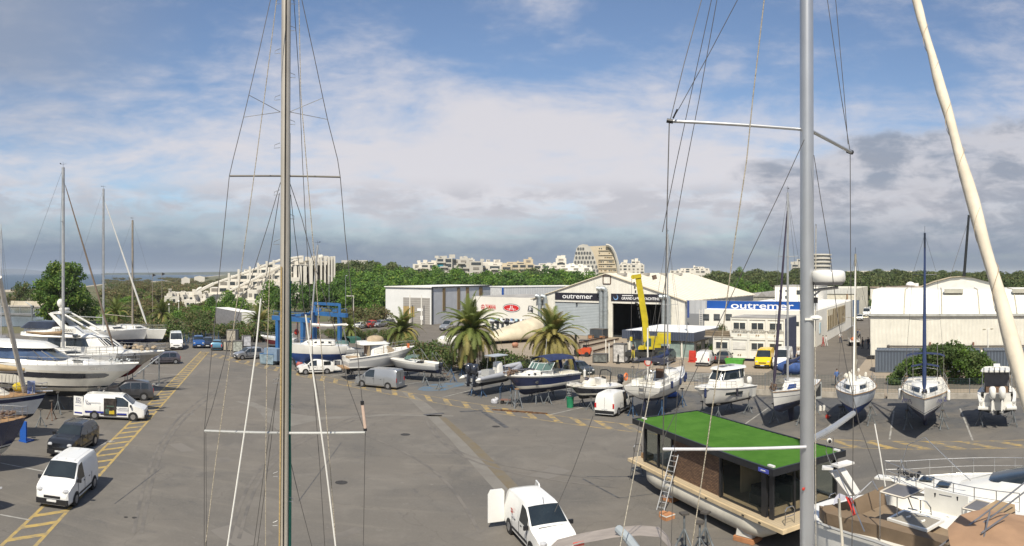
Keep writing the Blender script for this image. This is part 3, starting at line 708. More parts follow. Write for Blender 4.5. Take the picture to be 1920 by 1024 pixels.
b=MB();b.box((W.L/2,6,2.8),(W.L,12,5.6));b.obj('wall',mat('grey_shed_wall',(0.42,0.40,0.35),0.8),W.root,0)
b=MB()
for k in range(3): b.side([(W.L*k/3,5.6),(W.L*(k+0.5)/3,6.5+0.3*k),(W.L*(k+1)/3,5.6)],-0.2,12.2)
b.obj('roof',ROOFG,W.root,0)
B6=P(1725,215);A6=walk(B6,1632)
W=Wall('far_roofs','low white and brown roofed workshops beyond the right-hand warehouse','shed',A6,B6)
b=MB();b.box((W.L/2,8,3.3),(W.L,16,6.6));b.obj('wall',WWALL,W.root,0)
b=MB();b.box((W.L/2,8,6.9),(W.L+0.4,16.4,0.5));b.obj('roof',mat('rusty_roof',(0.45,0.36,0.28),0.8,0,0.3,0.2),W.root,0)
b=MB();b.ell((W.L*0.8,3,7.6),(1.5,1.5,1.1),12,6);b.cyl((W.L*.92,3,7),(W.L*.92,3,8.2),0.8,n=10);b.obj('roof_vent',ROOFWH,W.root)

# --- stacked container office
C2=P(1472,86);A7=C2+Vector((-0.79,0.61,0)).normalized()*9.85
W=Wall('container_office','two-storey white container office with rows of small windows','office',A7,C2);CONT=W
CW=mat('white_container_panel',(0.76,0.74,0.66),0.6,0,0.05,0.5)
mw=9.85/4;tops,hts=0.35,2.62
def contmod(x0,z0,wid):
 b=MB();b.box((x0+wid/2,3.0,z0+hts/2),(wid-0.1,5.9,hts-0.1))
 for x in (x0+0.08,x0+wid-0.08): b.box((x,0.02,z0+hts/2),(0.16,0.16,hts-0.02))
 b.box((x0+wid/2,0.02,z0+0.09),(wid-0.34,0.14,0.18));b.box((x0+wid/2,0.02,z0+hts-0.09),(wid-0.34,0.14,0.18))
 return b.obj('container_module',CW,W.root,0)
for lv in (0,1):
 for k in range(4 if lv==0 else 3):
  kk=k if lv==0 else k+1
  z0=tops+lv*hts;md=contmod(kk*mw,z0,mw)
  shut_=(lv==0 and k==1)
  win(md,kk*mw+mw/2,0.03,z0+1.62,1.75,0.95,'shut' if shut_ else 'white',0.10,'window_frame')
  if not shut_:
   for q in (-0.42,0.42): win(md,kk*mw+mw/2+q,-0.01,z0+1.62,0.74,0.80,'dark',0.07,'window_pane')
  if shut_:
   b=MB()
  for q in (-0.15,0.15):
   b=MB();b.cyl((kk*mw+mw/2+q,0.0,z0+0.45),(kk*mw+mw/2+q,-0.08,z0+0.45),0.085,n=8);b.obj('vent_cap',mat('brown_vent',(0.35,0.24,0.12),0.6),md)
b=MB();b.box((9.85/2,3,tops/2),(9.85,5.6,tops));b.obj('plinth',mat('navy_plinth',(0.03,0.05,0.16),0.7),W.root,0)
b=MB();b.box((9.85/2+mw/2,3,tops+2*hts+0.05),(9.85-mw+0.1,6.1,0.12));b.obj('roof',ROOFG,W.root,0)
b=MB();b.box((9.85+0.03,3,tops+hts),(0.1,6.0,2*hts));b.obj('end_banner',mat('slate_banner',(0.05,0.06,0.11),0.5),W.root,0)
text('www.catamaran-outremer.com',0.42,W.root,mat('grey_lettering',(0.22,0.20,0.17),0.6),(mw*2.5,-0.08,tops+hts+0.95),fit=7.1,bold=.01)
b=MB();b.box((mw/2-0.4,2.2,tops+hts+0.08),(mw+1.6,4.6,0.16));b.obj('terrace_slab',CONC,W.root,0)
b=MB()
for x in (-1.1,0.2,1.4):
 b.cyl((x,0.05,tops+hts),(x,0.05,tops+hts+1.0),0.03,n=5)
for z in (0.35,0.65,1.0): b.cyl((-1.1,0.05,tops+hts+z),(mw,0.05,tops+hts+z),0.025,n=5)
b.box((0.6,0.1,tops+hts+0.5),(3.4,0.03,0.8));b.obj('terrace_railing',mat('brown_screen',(0.24,0.19,0.13),0.8),W.root,0)
# --- low office with slate fascia
C3=P(1297.5,88.6);A8=C3+Vector((-0.79,0.61,0)).normalized()*10.2
W=Wall('low_glazed_office','low office with slate blue fascia and floor-length glazing behind the crane truck','office',A8,C3)
b=MB();b.box((W.L/2,6.4,1.2),(W.L-0.6,12.0,2.4));b.obj('wall',mat('cream_office_wall',(0.62,0.58,0.50),0.8),W.root,0)
b=MB()
for y in (0.0,): b.box((W.L/2,0.1,3.0),(W.L+0.6,0.2,1.15))
b.box((W.L+0.2,6.3,3.0),(0.2,12.2,1.15));b.box((-0.2,6.3,3.0),(0.2,12.2,1.15));b.obj('fascia',BLUEF,W.root,0)
b=MB();b.box((W.L/2,6.3,3.48),(W.L+0.2,12.0,0.12));b.obj('roof',ROOFWH,W.root,0)
for k in range(5):
 x=0.9+k*1.95
 b=MB();b.box((x+0.85,0.36,1.2),(1.6,0.06,2.1));b.obj('glass_panel',mat('green_tinted_glass',(0.30,0.38,0.35),0.1,spec=0.7,var=0.15),W.root,0)
 b=MB();b.box((x-0.08,0.33,1.2),(0.16,0.2,2.4));b.obj('window_post',WWALL,W.root,0)
b=MB();b.box((W.L/2,0.1,0.12),(W.L,0.9,0.24));b.obj('step',CONC,W.root,0)
for k in range(3): win(W.root,W.L-0.28,3+k*3.2,1.5,1.6,1.1,'dark',0.1,'window',R(90))

# --- right-hand warehouse with the tent roof
A9=P(1632,89.7);B9=P(1920,85.4);B9=A9+TT*42
W=Wall('tent_roof_warehouse','long white ribbed warehouse with a ribbed fabric tent roof','warehouse',A9,B9);TW=W
zE2=5.75;zT=9.15
TENT=mat('white_pvc_roof',(0.84,0.81,0.71),0.45,0,0.05,0.15)
b=MB();b.box((W.L/2,12,zE2/2),(W.L,24,zE2));b.obj('wall',stripes('white_ribbed_warehouse_wall',(0.78,0.75,0.65),(0.72,0.69,0.59),0.5,0,0.8,0.3),W.root,0)
b=MB();b.box((W.L/2+0.1,-0.15,zE2+0.16),(W.L+0.6,0.3,0.3));b.obj('gutter',mat('pale_gutter',(0.50,0.50,0.46),0.5),W.root,0)
b=MB()
prof=[(-0.1,zE2+0.05),(1.2,zE2+1.3),(2.8,zE2+2.5),(4.4,zT),(12,zT+0.06),(19.6,zT),(22.8,zE2+1.3),(24.1,zE2+0.05)]
b.add([(x,y,z) for x in (0,W.L) for y,z in prof],[(i,i+1,i+9,i+8) for i in range(7)]+[tuple(range(8)),tuple(range(8,16))[::-1]]);b.obj('roof',TENT,W.root,20)
for k in range(1,9):
 x=k*5.05-0.55;b=MB();b.tube([(x,y-0.03,z+0.04) for y,z in prof[:5]],0.09,5);b.obj('roof_rib',mat('beige_seam',(0.50,0.46,0.36),0.6),W.root)
for px in (1788,1915):
 tx,_=W.uv(px,545,3.8);b=MB();b.box((tx,3.3,zT-0.15),(2.6,0.8,0.55));b.obj('roof_vent',mat('beige_vent_cover',(0.50,0.48,0.40),0.6),W.root,0)
b=MB();tx,tz=W.uv(1666,656);b.cyl((tx,-0.25,1.75),(W.L,-0.25,1.75),0.11,n=8);b.ell((tx,-0.25,1.75),0.22,8,5);b.obj('wall_pipe',mat('dark_pipe',(0.10,0.09,0.08),0.6),W.root)
for px in (1744,1825,1907):
 tx,tz=W.uv(px,646);b=MB();b.box((tx,-0.14,tz),(0.22,0.22,0.65));b.obj('wall_lamp',mat('rusty_bracket',(0.22,0.11,0.07),0.7),W.root,0)
b=MB();b.box((0.1,-0.1,0.25),(1.0,0.6,0.5));b.obj('corner_bollard',BLACKP,W.root,0)
# gable of the hall behind
c0=TW.A+TW.n*26;pk=P(1805,118)
W=Wall('tent_hall','second white tent hall, its cream gable rising behind the long warehouse','warehouse',pk-TW.d*11,pk+TW.d*11)
b=MB();arc=[(-0.6,7.0),(2.5,8.6),(6,9.9),(9,10.7),(11,10.85),(13,10.7),(16,9.9),(19.5,8.6),(22.6,7.0)]
b.add([(x,y,z) for y in (0,18) for x,z in arc] ,[(i,i+1,i+10,i+9) for i in range(8)]);b.obj('roof',mat('ochre_tent_roof',(0.56,0.45,0.28),0.6),W.root,30)
b=MB();b.side([(0,0)]+[(x,z-0.08) for x,z in arc]+[(22,0)],0.4,0.6);b.obj('gable_wall',TENT,W.root,0)
b=MB();b.side([(0.3,3),(11,10.7),(21.7,3)],0.33,0.4);b.obj('gable_panel',WHITE,W.root,0)
# pole of the far carbon mast
t=thing('carbon_mast','black carbon mast leaning slightly above the rear tent hall roof','mast',P(1807,136))
b=MB();b.tube([(0,0,3),(0.0,0,10),(1.1,-0.3,H+109*136/F)],0.3,8,rs=[0.33,0.33,0.26]);b.obj('spar',mat('carbon_black',(0.015,0.018,0.02),0.4),t)
b=MB();b.tube([(0.9,-0.2,H+95*136/F),(-4.0,0,9.5)],0.05,4);b.obj('stay',WIRE,t)

# --- shipping containers
def container(name,label,a,c,hgt,m,group=None):
 W_=Wall(name,label,'container',a,c,group);b=MB();L_=W_.L
 b.box((L_/2,1.22,hgt/2),(L_-0.14,2.36,hgt-0.12));b.obj('side_panel',m,W_.root,0)
 b=MB()
 for x in (0.07,L_-0.07):
  for y in (0.05,2.39): b.box((x,y,hgt/2),(0.15,0.15,hgt))
 for y in (0.05,2.39):
  for z in (0.08,hgt-0.08): b.box((L_/2,y,z),(L_-0.29,0.13,0.15))
 b.obj('frame',mat(m.name+'_frame',tuple(x*0.85 for x in (m['c'] if 'c' in m else (0.2,0.22,0.25))),0.6),W_.root,0)
 return W_
CG=stripes('slate_container_steel',(0.115,0.14,0.175),(0.075,0.09,0.115),0.36,0,0.6,1.0,rough=0.55);CG['c']=(0.13,0.15,0.18)
CR=stripes('red_container_steel',(0.33,0.045,0.035),(0.22,0.03,0.025),0.36,0,0.6,1.0,rough=0.55);CR['c']=(0.33,0.05,0.04)
q0=P(1641,77.5)
container('shipping_container','slate grey shipping container at the left corner of the tent-roof warehouse',q0,q0+TW.d*12.2,2.6,CG)
container('shipping_container','slate grey shipping container half hidden behind the big bush, right of the lamp post',q0+TW.d*12.6,q0+TW.d*24.8,2.6,CG)
container('shipping_container','dark red shipping container at the right edge beside the warehouse',q0+TW.d*25.1+TW.n*0.4,q0+TW.d*37.3+TW.n*0.4,2.6,CR)

# --- left: grey trailer-like shed and terraced white apartments
W=Wall('grey_shed','long grey box trailer with white end parked beyond the oleander hedge','trailer',P(404.5,150),P(453,132))
b=MB();b.box((W.L/2,1.5,1.9),(W.L,3.0,3.6));b.obj('body',mat('grey_trailer_side',(0.24,0.235,0.25),0.6),W.root,0)
b=MB();b.box((W.L/2,1.5,3.76),(W.L+0.1,3.1,0.1));b.obj('roof',ROOFWH,W.root,0)
b=MB();b.box((W.L+0.06,1.5,2.1),(0.1,3.0,3.2));b.obj('end_door',WHITE,W.root,0)
b=MB()
for x in (1.2,2.4,W.L-2.4,W.L-1.2): b.cyl((x,0.1,0.5),(x,0.5,0.5),0.5,n=12)
b.obj('wheel',RUBBER,W.root)

APW=mat('white_apartment_render',(0.66,0.62,0.54),0.8,0,0.06,0.1)
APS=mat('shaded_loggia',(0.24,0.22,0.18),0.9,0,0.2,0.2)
def pyramid():
 D0=255.0;k=D0/F
 t=thing('terraced_apartments','white stepped apartment block rising to the right with sculpted fins and sloping ribs','apartment block',P(505,D0),-((505-CX)/F))
 X_=lambda px: (px-505)*k;Z_=lambda py: H-(py-HY)*k
 # main body in storeys that step back to the left
 lv=[(378,628,590,552,0),(392,628,552,540,3),(408,628,540,528,6),(430,628,528,516,9),(455,628,516,505,12),(484,628,505,495,15),(540,628,495,487,18)]
 for a,c,p0,p1,y in lv:
  b=MB();b.box(((X_(a)+X_(c))/2,y+8,(Z_(p0)+Z_(p1))/2),(X_(c)-X_(a),16,Z_(p1)-Z_(p0)-0.05));b.obj('storey',APW,t,0)
  nb=int((X_(min(c,525))-X_(a))/3.2)
  for i in range(max(nb,1)):
   x=X_(a)+1.8+i*3.2;h_=(Z_(p1)-Z_(p0)) if p0<560 else 2.4
   if p0 >= 560: continue
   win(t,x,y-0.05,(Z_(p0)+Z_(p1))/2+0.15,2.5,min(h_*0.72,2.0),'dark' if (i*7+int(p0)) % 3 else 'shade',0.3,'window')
  b=MB();b.box(((X_(a)+X_(min(c,530)))/2,y-0.9,Z_(p0)+0.45),(X_(min(c,530))-X_(a),0.2,0.9));b.obj('balcony',APW,t,0)
 # sloping ribs
 for (xa,ya,xb,yb,yo,th) in ((370,548,402,532,-3,1.4),(402,532,528,487,-3,1.0),(432,545,530,498,-5,1.0),(440,560,552,489,-1,0.8),(528,487,566,482,-2.5,1.0),(490,520,560,485,4,0.9)):
  b=MB();b.cyl((X_(xa),yo,Z_(ya)),(X_(xb),yo,Z_(yb)),th*0.5,n=5);b.obj('sloping_rib',APW,t,0)
 b=MB();pts=[(X_(372)+1.5*math.cos(a)*1.6+1.5,-3,Z_(556)+3.2*math.sin(a)) for a in np.linspace(R(90),R(230),10)];b.tube(pts,0.7,6);b.obj('curved_rib',APW,t)
 # posts on the terraces
 for px,p0,p1 in ((430,545,512),(448,545,505),(469,540,500),(484,560,493),(500,545,490),(513,540,488)):
  b=MB();b.box((X_(px),-3,(Z_(p0)+Z_(p1))/2),(0.8,1.2,Z_(p1)-Z_(p0)));b.obj('post',APW,t,0)
 # right facade: tall rounded fins
 for i,px in enumerate((553,562,571,582,592,601,608,615,620.5,625.5)):
  p1=498-(0 if i<3 else 14)-(i*0.4 if i>3 else 0);p0=536 if i<3 else 520
  b=MB();z0,z1=Z_(p0+12),Z_(p1);wd=1.25 if i<4 else 0.65
  prof=[(-wd/2,z0),(wd/2,z0)]+[(wd/2*math.cos(a),z1-wd/2+wd/2*math.sin(a)) for a in np.linspace(0,math.pi,7)]
  b.side([(x+X_(px),z) for x,z in prof],-4.2+0.0*i,0.5);b.obj('fin',APW,t,0)
 b=MB();b.box(((X_(548)+X_(627))/2,-.1,(Z_(540)+Z_(497))/2),(X_(627)-X_(548),.2,Z_(497)-Z_(540)));b.obj('recess_shade_panel',mat('recess_shade_grey',(.22,.21,.18),.9),t,0)  # flat dark panel paints the shadow between the fins
 for i,px in enumerate((549,557.5,567,576)):
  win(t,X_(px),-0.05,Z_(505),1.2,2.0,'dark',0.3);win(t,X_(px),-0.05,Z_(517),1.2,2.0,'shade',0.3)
 b=MB();b.ell((X_(604),4,Z_(482)),(1.1,1.1,1.1),10,6);b.obj('roof_tank',APW,t)
 for i in range(7):
  px=545+i*12;b=MB();b.box((X_(px),20-i,Z_(485-i*0.5)),(1.8,1.8,1.6+(i % 3)*0.6));b.obj('chimney',APW,t,0)
 for px,p0,p1,wd,yo in ((515,566,528,9,-8),(497,566,536,6,-9),(540,580,520,8,-7),(478,560,543,5,-9),(487,585,560,12,-12),(507,600,566,10,-14)):
  b=MB();b.box((X_(px),yo+4,(Z_(p0)+Z_(p1))/2),(wd,9,Z_(p1)-Z_(p0)));b.obj('wing',APW,t,0)
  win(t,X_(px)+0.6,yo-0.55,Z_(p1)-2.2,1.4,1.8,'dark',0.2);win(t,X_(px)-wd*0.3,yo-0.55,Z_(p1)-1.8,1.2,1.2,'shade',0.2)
pyramid()
def low_terraces():
 D0=215.0;k=D0/F;rr=random.Random(3)
 t=thing('low_white_villas','cluster of low white villas with terraces and chimneys among the trees','villas',P(345,D0),-((345-CX)/F))
 X_=lambda px: (px-345)*k;Z_=lambda py: H-(py-HY)*k
 for px0,px1,py,y in ((308,336,556,0),(322,352,549,4),(340,372,553,2),(352,380,549,6),(364,396,566,-6),(376,400,560,-3),(345,366,562,-4)):
  b=MB();b.box(((X_(px0)+X_(px1))/2,y+3,Z_(py)/2),(X_(px1)-X_(px0),6,Z_(py)));w_=b.obj('house_block',APW,t,0)
  for i in range(2): win(w_,X_(px0)+1.2+i*1.9,y-0.03,Z_(py)-1.3,0.8,0.9,'dark',0.1)
 for i in range(16):
  px=314+rr.random()*74;b=MB();z=Z_(550+rr.random()*8);h_=0.8+rr.random()*1.3
  b.box((X_(px),rr.random()*6,z),(0.7+rr.random(),0.8,h_*1.2));b.box((X_(px),1,z+h_*0.7),(1.1,1,0.2));b.obj('chimney',APW,t,0)
low_terraces()
b=None
def far_house(label,px0,px1,py0,py1,D0,m,roof=None,name='distant_house'):
 t=thing(name,label,'building',P((px0+px1)/2,D0),-(((px0+px1)/2-CX)/F));k=D0/F
 z1=H-(py0-HY)*k;w_=(px1-px0)*k
 b=MB();b.box((0,4,z1/2),(w_,8,z1));b.obj('wall',m,t,0)
 if roof: b=MB();b.side([(-w_/2-0.3,z1),(0,z1+roof),(w_/2+0.3,z1)],0,8);b.obj('roof',m,t,0)
 return t
far_house('white beach building with a low pitched roof near the sea',340,356,523,531,480,APW,1.5)
far_house('long low white building on the coast left of the white terraces',364,384,519.5,525,800,APW,1.5)
far_house('white dome-topped building on the pier across the bay',198.5,203.5,510.6,512,7400,mat('far_pale_wall',(.42,.44,.46),.9),7)
for i,(a,c,p) in enumerate(((210,222,511),(226,232,510.5),(234,246,511.2),(250,258,510.8),(264,275,511.3))):
 far_house('tiny pale building on the pier across the bay',a,c,p+.7,513,7400,mat('far_pale_wall',(.42,.44,.46),.9)).__setitem__('group','pale buildings on the far pier')

# --- the resort skyline
def apt(name,label,px0,px1,pytop,D0,floors,bay,seed,steps=(),m=APW,dep=16,blue=False,wh=0.5,fh=3.0):
 rr=random.Random(seed);pc=(px0+px1)/2;k=D0/F
 t=thing(name,label,'apartment block',P(pc,D0),-((pc-CX)/F));X_=lambda px: (px-pc)*k;Z_=lambda py: H-(py-HY)*k
 vols=[(px0,px1,pytop,0)]+list(steps)
 for i,(a,c,p,y) in enumerate(vols):
  z1=Z_(p);b=MB();b.box(((X_(a)+X_(c))/2,y+dep/2,z1/2),(X_(c)-X_(a),dep,z1));b.obj('wall',m,t,0)
  nb=max(1,int((X_(c)-X_(a))/bay));nf=min(floors,max(1,int((z1-9)/fh)))
  for f_ in range(nf):
   for j in range(nb):
    x=X_(a)+(j+0.5)*(X_(c)-X_(a))/nb;z=z1-1.5-f_*fh
    r_=rr.random()
    if r_<0.12: continue
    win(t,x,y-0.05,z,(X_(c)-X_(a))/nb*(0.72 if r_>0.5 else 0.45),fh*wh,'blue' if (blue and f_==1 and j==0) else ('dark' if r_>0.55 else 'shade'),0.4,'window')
   if rr.random()<0.8:
    b=MB();xa=X_(a)+rr.random()*(X_(c)-X_(a))*0.4;xb=xa+(X_(c)-X_(a))*(0.3+0.3*rr.random())
    b.box(((xa+xb)/2,y-0.7,z1-2.6-f_*fh),(xb-xa,1.4,0.9));b.obj('balcony',m,t,0)
 for j in range(5):
  a,c,p,y=vols[j % len(vols)];b=MB();x=X_(a)+rr.random()*(X_(c)-X_(a));s_=1+rr.random()*2.0
  b.box((x,y+3,Z_(p)+s_/2*0.8),(s_*1.3,3,s_*0.8));b.obj('roof_turret',m,t,0)
 return t
APG=mat('grey_white_render',(0.50,0.475,0.42),0.8,0,0.08,0.1);APY=mat('warm_cream_render',(0.54,0.46,0.33),0.8,0,0.06,0.1)
apt('apartment_block','low white apartment row at the left end of the skyline',774,819,495,430,3,5,1,[(783,800,492,2),(800,818,491,4)])
apt('apartment_block','greyish apartment block with square loggias and one turquoise window',818,848,484,420,4,3.6,2,[],APG,14,True,0.6)
apt('apartment_block','grey-white stepped apartment block right of the turquoise window',848,890,486,425,4,4.5,3,[(862,882,484,3),(880,905,490,-3)],APG)
apt('apartment_block','white terraced block with stepped balconies in the middle of the skyline',890,936,493,430,4,4.5,4,[(905,925,491,2),(915,940,497,-4)])
apt('apartment_block','cream and yellow block with a small rooftop turret',930,1002,495,460,3,5,5,[(950,985,491,4),(982,1000,485.5,6),(940,960,499,-5)],APY)
apt('apartment_block','white low block with an orange awning left of the domed tower',1000,1080,497,500,3,5.5,6,[(1042,1062,483.5,4),(1010,1040,494,2)])
apt('apartment_block','pale arched terraces at the foot of the domed tower',1050,1110,501,480,2,6,16,[(1060,1100,497.5,3)],WWALL)
for px,py in ((1084,505),):
 pass
def tower():
 D0=600.0;k=D0/F;pc=1118
 t=thing('domed_apartment_tower','tall curved apartment tower with a honeycomb of arched loggias and a stepped cream end','apartment tower',P(pc,D0),-((pc-CX)/F))
 X_=lambda px: (px-pc)*k;Z_=lambda py: H-(py-HY)*k
 def outline(pts,y0,y1,m,name):
  b=MB();b.side([(X_(x),Z_(y)) for x,y in pts],y0,y1);return b.obj(name,m,t,0)
 outline([(1072,545),(1074,495),(1078,478),(1081,466),(1086,460),(1093,458),(1101,459),(1107,464),(1113,476),(1118,492),(1122,510),(1124,545)],-2,14,APG,'honeycomb_wing')
 outline([(1104,545),(1104,462),(1124,461),(1140,460),(1146,464),(1152,475),(1157,492),(1159,510),(1160,545)],2,16,APY,'end_wing')
 b=MB();b.tube([(X_(x),-0.5,Z_(y)) for x,y in ((1136,459.5),(1141,460),(1147,464),(1153,475),(1158,492),(1160,512),(1161,545))],1.3,6);b.obj('edge_rib',APG,t)
 for r_,(py,x0,x1,n_) in enumerate(((467,1083,1094,3),(475,1079,1107,6),(483.5,1079,1112,6),(492,1077,1115,7),(500.5,1087,1119,5),(508,1105,1121,3))):
  for j in range(n_):
   px=x0+(x1-x0)*(j+0.5*0+0.3)/max(n_-0.6,1);hh,ww=2.9,2.0
   b=MB();prof=[(X_(px)+ww/2*math.copysign(abs(math.cos(a)) ** 0.7,math.cos(a)),Z_(py)+hh/2*math.sin(a)) for a in np.linspace(0,2*math.pi,11)[:-1]]
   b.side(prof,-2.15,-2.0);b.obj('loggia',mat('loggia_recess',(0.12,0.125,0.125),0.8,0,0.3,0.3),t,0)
 rr=random.Random(4)
 for py in (466,474.5,483,491,499.5,507.5):
  b=MB();xr=1146+(py-464)*0.26;b.box(((X_(1122)+X_(xr))/2,1.6,Z_(py+3.4)),(X_(xr)-X_(1122),0.9,0.5));b.obj('balcony',APY,t,0)
  for px in np.arange(1124,xr-3,3.7):
   if rr.random()<0.72: win(t,X_(px),1.95,Z_(py),0.8+rr.random()*1.4,1.0,'dark' if rr.random()<0.6 else 'brown',0.3)
 b=MB();b.side([(X_(1078),Z_(501)),(X_(1084),Z_(503)),(X_(1090),Z_(505)),(X_(1089),Z_(507.5)),(X_(1080),Z_(506))],-3.2,-2.4);b.obj('awning',mat('orange_awning',(0.55,0.16,0.08),0.8),t,0)
tower()
apt('apartment_block','white pyramid block with long balconies right of the domed tower',1160,1208,496,640,4,4,8,[(1165,1176,491.5,3),(1163,1205,494,2),(1184,1200,489,5),(1190,1196,488,7)])
apt('apartment_block','low white block on the horizon above the hangar roof',1256,1332,507,700,1,5,9,[(1276,1330,503,3),(1300,1320,500,6)])
apt('apartment_block','stepped white building left of the big aluminium mast',1484,1512,495,520,3,5,10,[(1488,1512,490,3),(1494,1512,485.5,6)],APG)
def round_block():
 D0=520.0;k=D0/F;pc=1538
 t=thing('round_balcony_tower','white tower with stacked rounded balconies right of the big aluminium mast','apartment tower',P(pc,D0),-((pc-CX)/F))
 Z_=lambda py: H-(py-HY)*k
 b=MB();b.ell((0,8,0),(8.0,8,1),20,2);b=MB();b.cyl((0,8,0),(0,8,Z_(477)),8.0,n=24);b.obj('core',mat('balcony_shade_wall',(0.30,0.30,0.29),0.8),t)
 for py in (477,484,491,498.5,506): b=MB();b.cyl((0,8,Z_(py)-0.55),(0,8,Z_(py)+0.45),9.0,n=28);b.obj('balcony',APW,t,40)
round_block()
for a,c,p,q,D0,l in ((1388,1432,510.5,514,700,'low white hall on the horizon above the pines, left of the leaning yellow crane'),(1588,1672,508,514,600,'long white building above the pines beside the round tower'),(1680,1710,508.5,514,600,'second long white building above the pines, further right'),(1838,1852,514,520,420,'small white houses glimpsed between the pines at the right'),(640,690,488,500,520,'flat roof of a building seen above the trees right of the white terraces')):
 far_house(l,a,c,p,q,D0,APW if a != 640 else APG,None,'distant_building')
# ================================================================== vegetation
def quads_mesh(name,verts,mi,mats):
 n=len(verts) // 4;me=bpy.data.meshes.new(name)
 me.vertices.add(4*n);me.vertices.foreach_set('co',verts.astype(np.float32).ravel())
 me.loops.add(4*n);me.loops.foreach_set('vertex_index',np.arange(4*n,dtype=np.int32))
 me.polygons.add(n);me.polygons.foreach_set('loop_start',np.arange(0,4*n,4,dtype=np.int32));me.polygons.foreach_set('loop_total',np.full(n,4,dtype=np.int32))
 for m in mats: me.materials.append(m)
 me.polygons.foreach_set('material_index',mi.astype(np.int32));me.update();me.validate();return me
def leaves(name,clumps,per,size,mats,seed,aspect=1.6,inner=0.45,up=0.3,jit=0.9):
 rs=np.random.RandomState(seed);V=[];MI=[]
 for ci,(c,r) in enumerate(clumps):
  n=int(per*(r[0]*r[1]*r[2]) ** (2/3.0))+8
  d=rs.normal(size=(n,3));d /= np.linalg.norm(d,axis=1)[:,None]
  rad=inner+(1-inner)*rs.rand(n) ** 0.5+rs.normal(size=n)*0.05
  p=np.array(c)+d*rad[:,None]*np.array(r)
  nn=d+rs.normal(size=(n,3))*jit;nn[:,2]+=up;nn /= np.linalg.norm(nn,axis=1)[:,None]
  a=np.cross(nn,rs.normal(size=(n,3)));a /= np.linalg.norm(a,axis=1)[:,None]+1e-9;b=np.cross(nn,a)
  s=size*(0.6+0.8*rs.rand(n))[:,None]
  a=a*s*aspect*0.5;b=b*s*0.5
  q=np.stack([p-a-b*.35,p-b*.1+a*0.1-b,p+a+b*.2,p+b*1.0-a*0.1],axis=1)
  V.append(q.reshape(-1,3));base=rs.rand()
  MI.append(np.clip((base*0.8+rs.rand(n)*0.7)/1.5*len(mats),0,len(mats)-1).astype(int))
 return quads_mesh(name,np.concatenate(V),np.concatenate(MI),mats)
def woody(b,p0,p1,r0,r1,rr,wob=0.12,n=6,seg=5):
 p0,p1=Vector(p0),Vector(p1);L_=(p1-p0).length;pts=[];rs=[]
 for i in range(seg+1):
  f=i/seg;pts.append(p0.lerp(p1,f)+Vector((rr.gauss(0,1),rr.gauss(0,1),0))*wob*L_*0.25*math.sin(math.pi*f));rs.append(r0+(r1-r0)*f)
 b.tube(pts,r0,n,rs=rs)
LG=[leafmat('leaf_bright_green',(0.175,0.292,0.047),(0.117,0.217,0.037)),leafmat('leaf_mid_green',(0.117,0.217,0.041),(0.075,0.151,0.033)),leafmat('leaf_yellow_green',(0.250,0.333,0.059),(0.159,0.250,0.049))]
LP=[leafmat('pine_dark_green',(0.065,0.102,0.032),(0.041,0.070,0.026),tr=0.2),leafmat('pine_mid_green',(0.094,0.123,0.041),(0.058,0.090,0.029),tr=0.2),leafmat('pine_olive',(0.123,0.145,0.051),(0.080,0.102,0.036),tr=0.2)]
LB=[leafmat('bush_olive',(0.141,0.175,0.059),(0.092,0.125,0.041)),leafmat('bush_green',(0.100,0.159,0.041),(0.067,0.108,0.030)),leafmat('bush_dry',(0.250,0.208,0.100),(0.167,0.141,0.067))]
LD=[leafmat('tamarisk_brown',(0.259,0.175,0.092),(0.167,0.125,0.067)),leafmat('tamarisk_olive',(0.184,0.175,0.075),(0.117,0.125,0.049)),leafmat('tamarisk_green',(0.125,0.151,0.049),(0.083,0.108,0.033))]
LT=[leafmat('plane_green',(0.141,0.225,0.037),(0.083,0.159,0.025)),leafmat('plane_dark',(0.083,0.159,0.026),(0.049,0.100,0.020)),leafmat('plane_light',(0.217,0.283,0.059),(0.151,0.217,0.041))]
BARK=mat('tree_bark',(0.16,0.12,0.085),0.95,0,0.25,3,0.5)
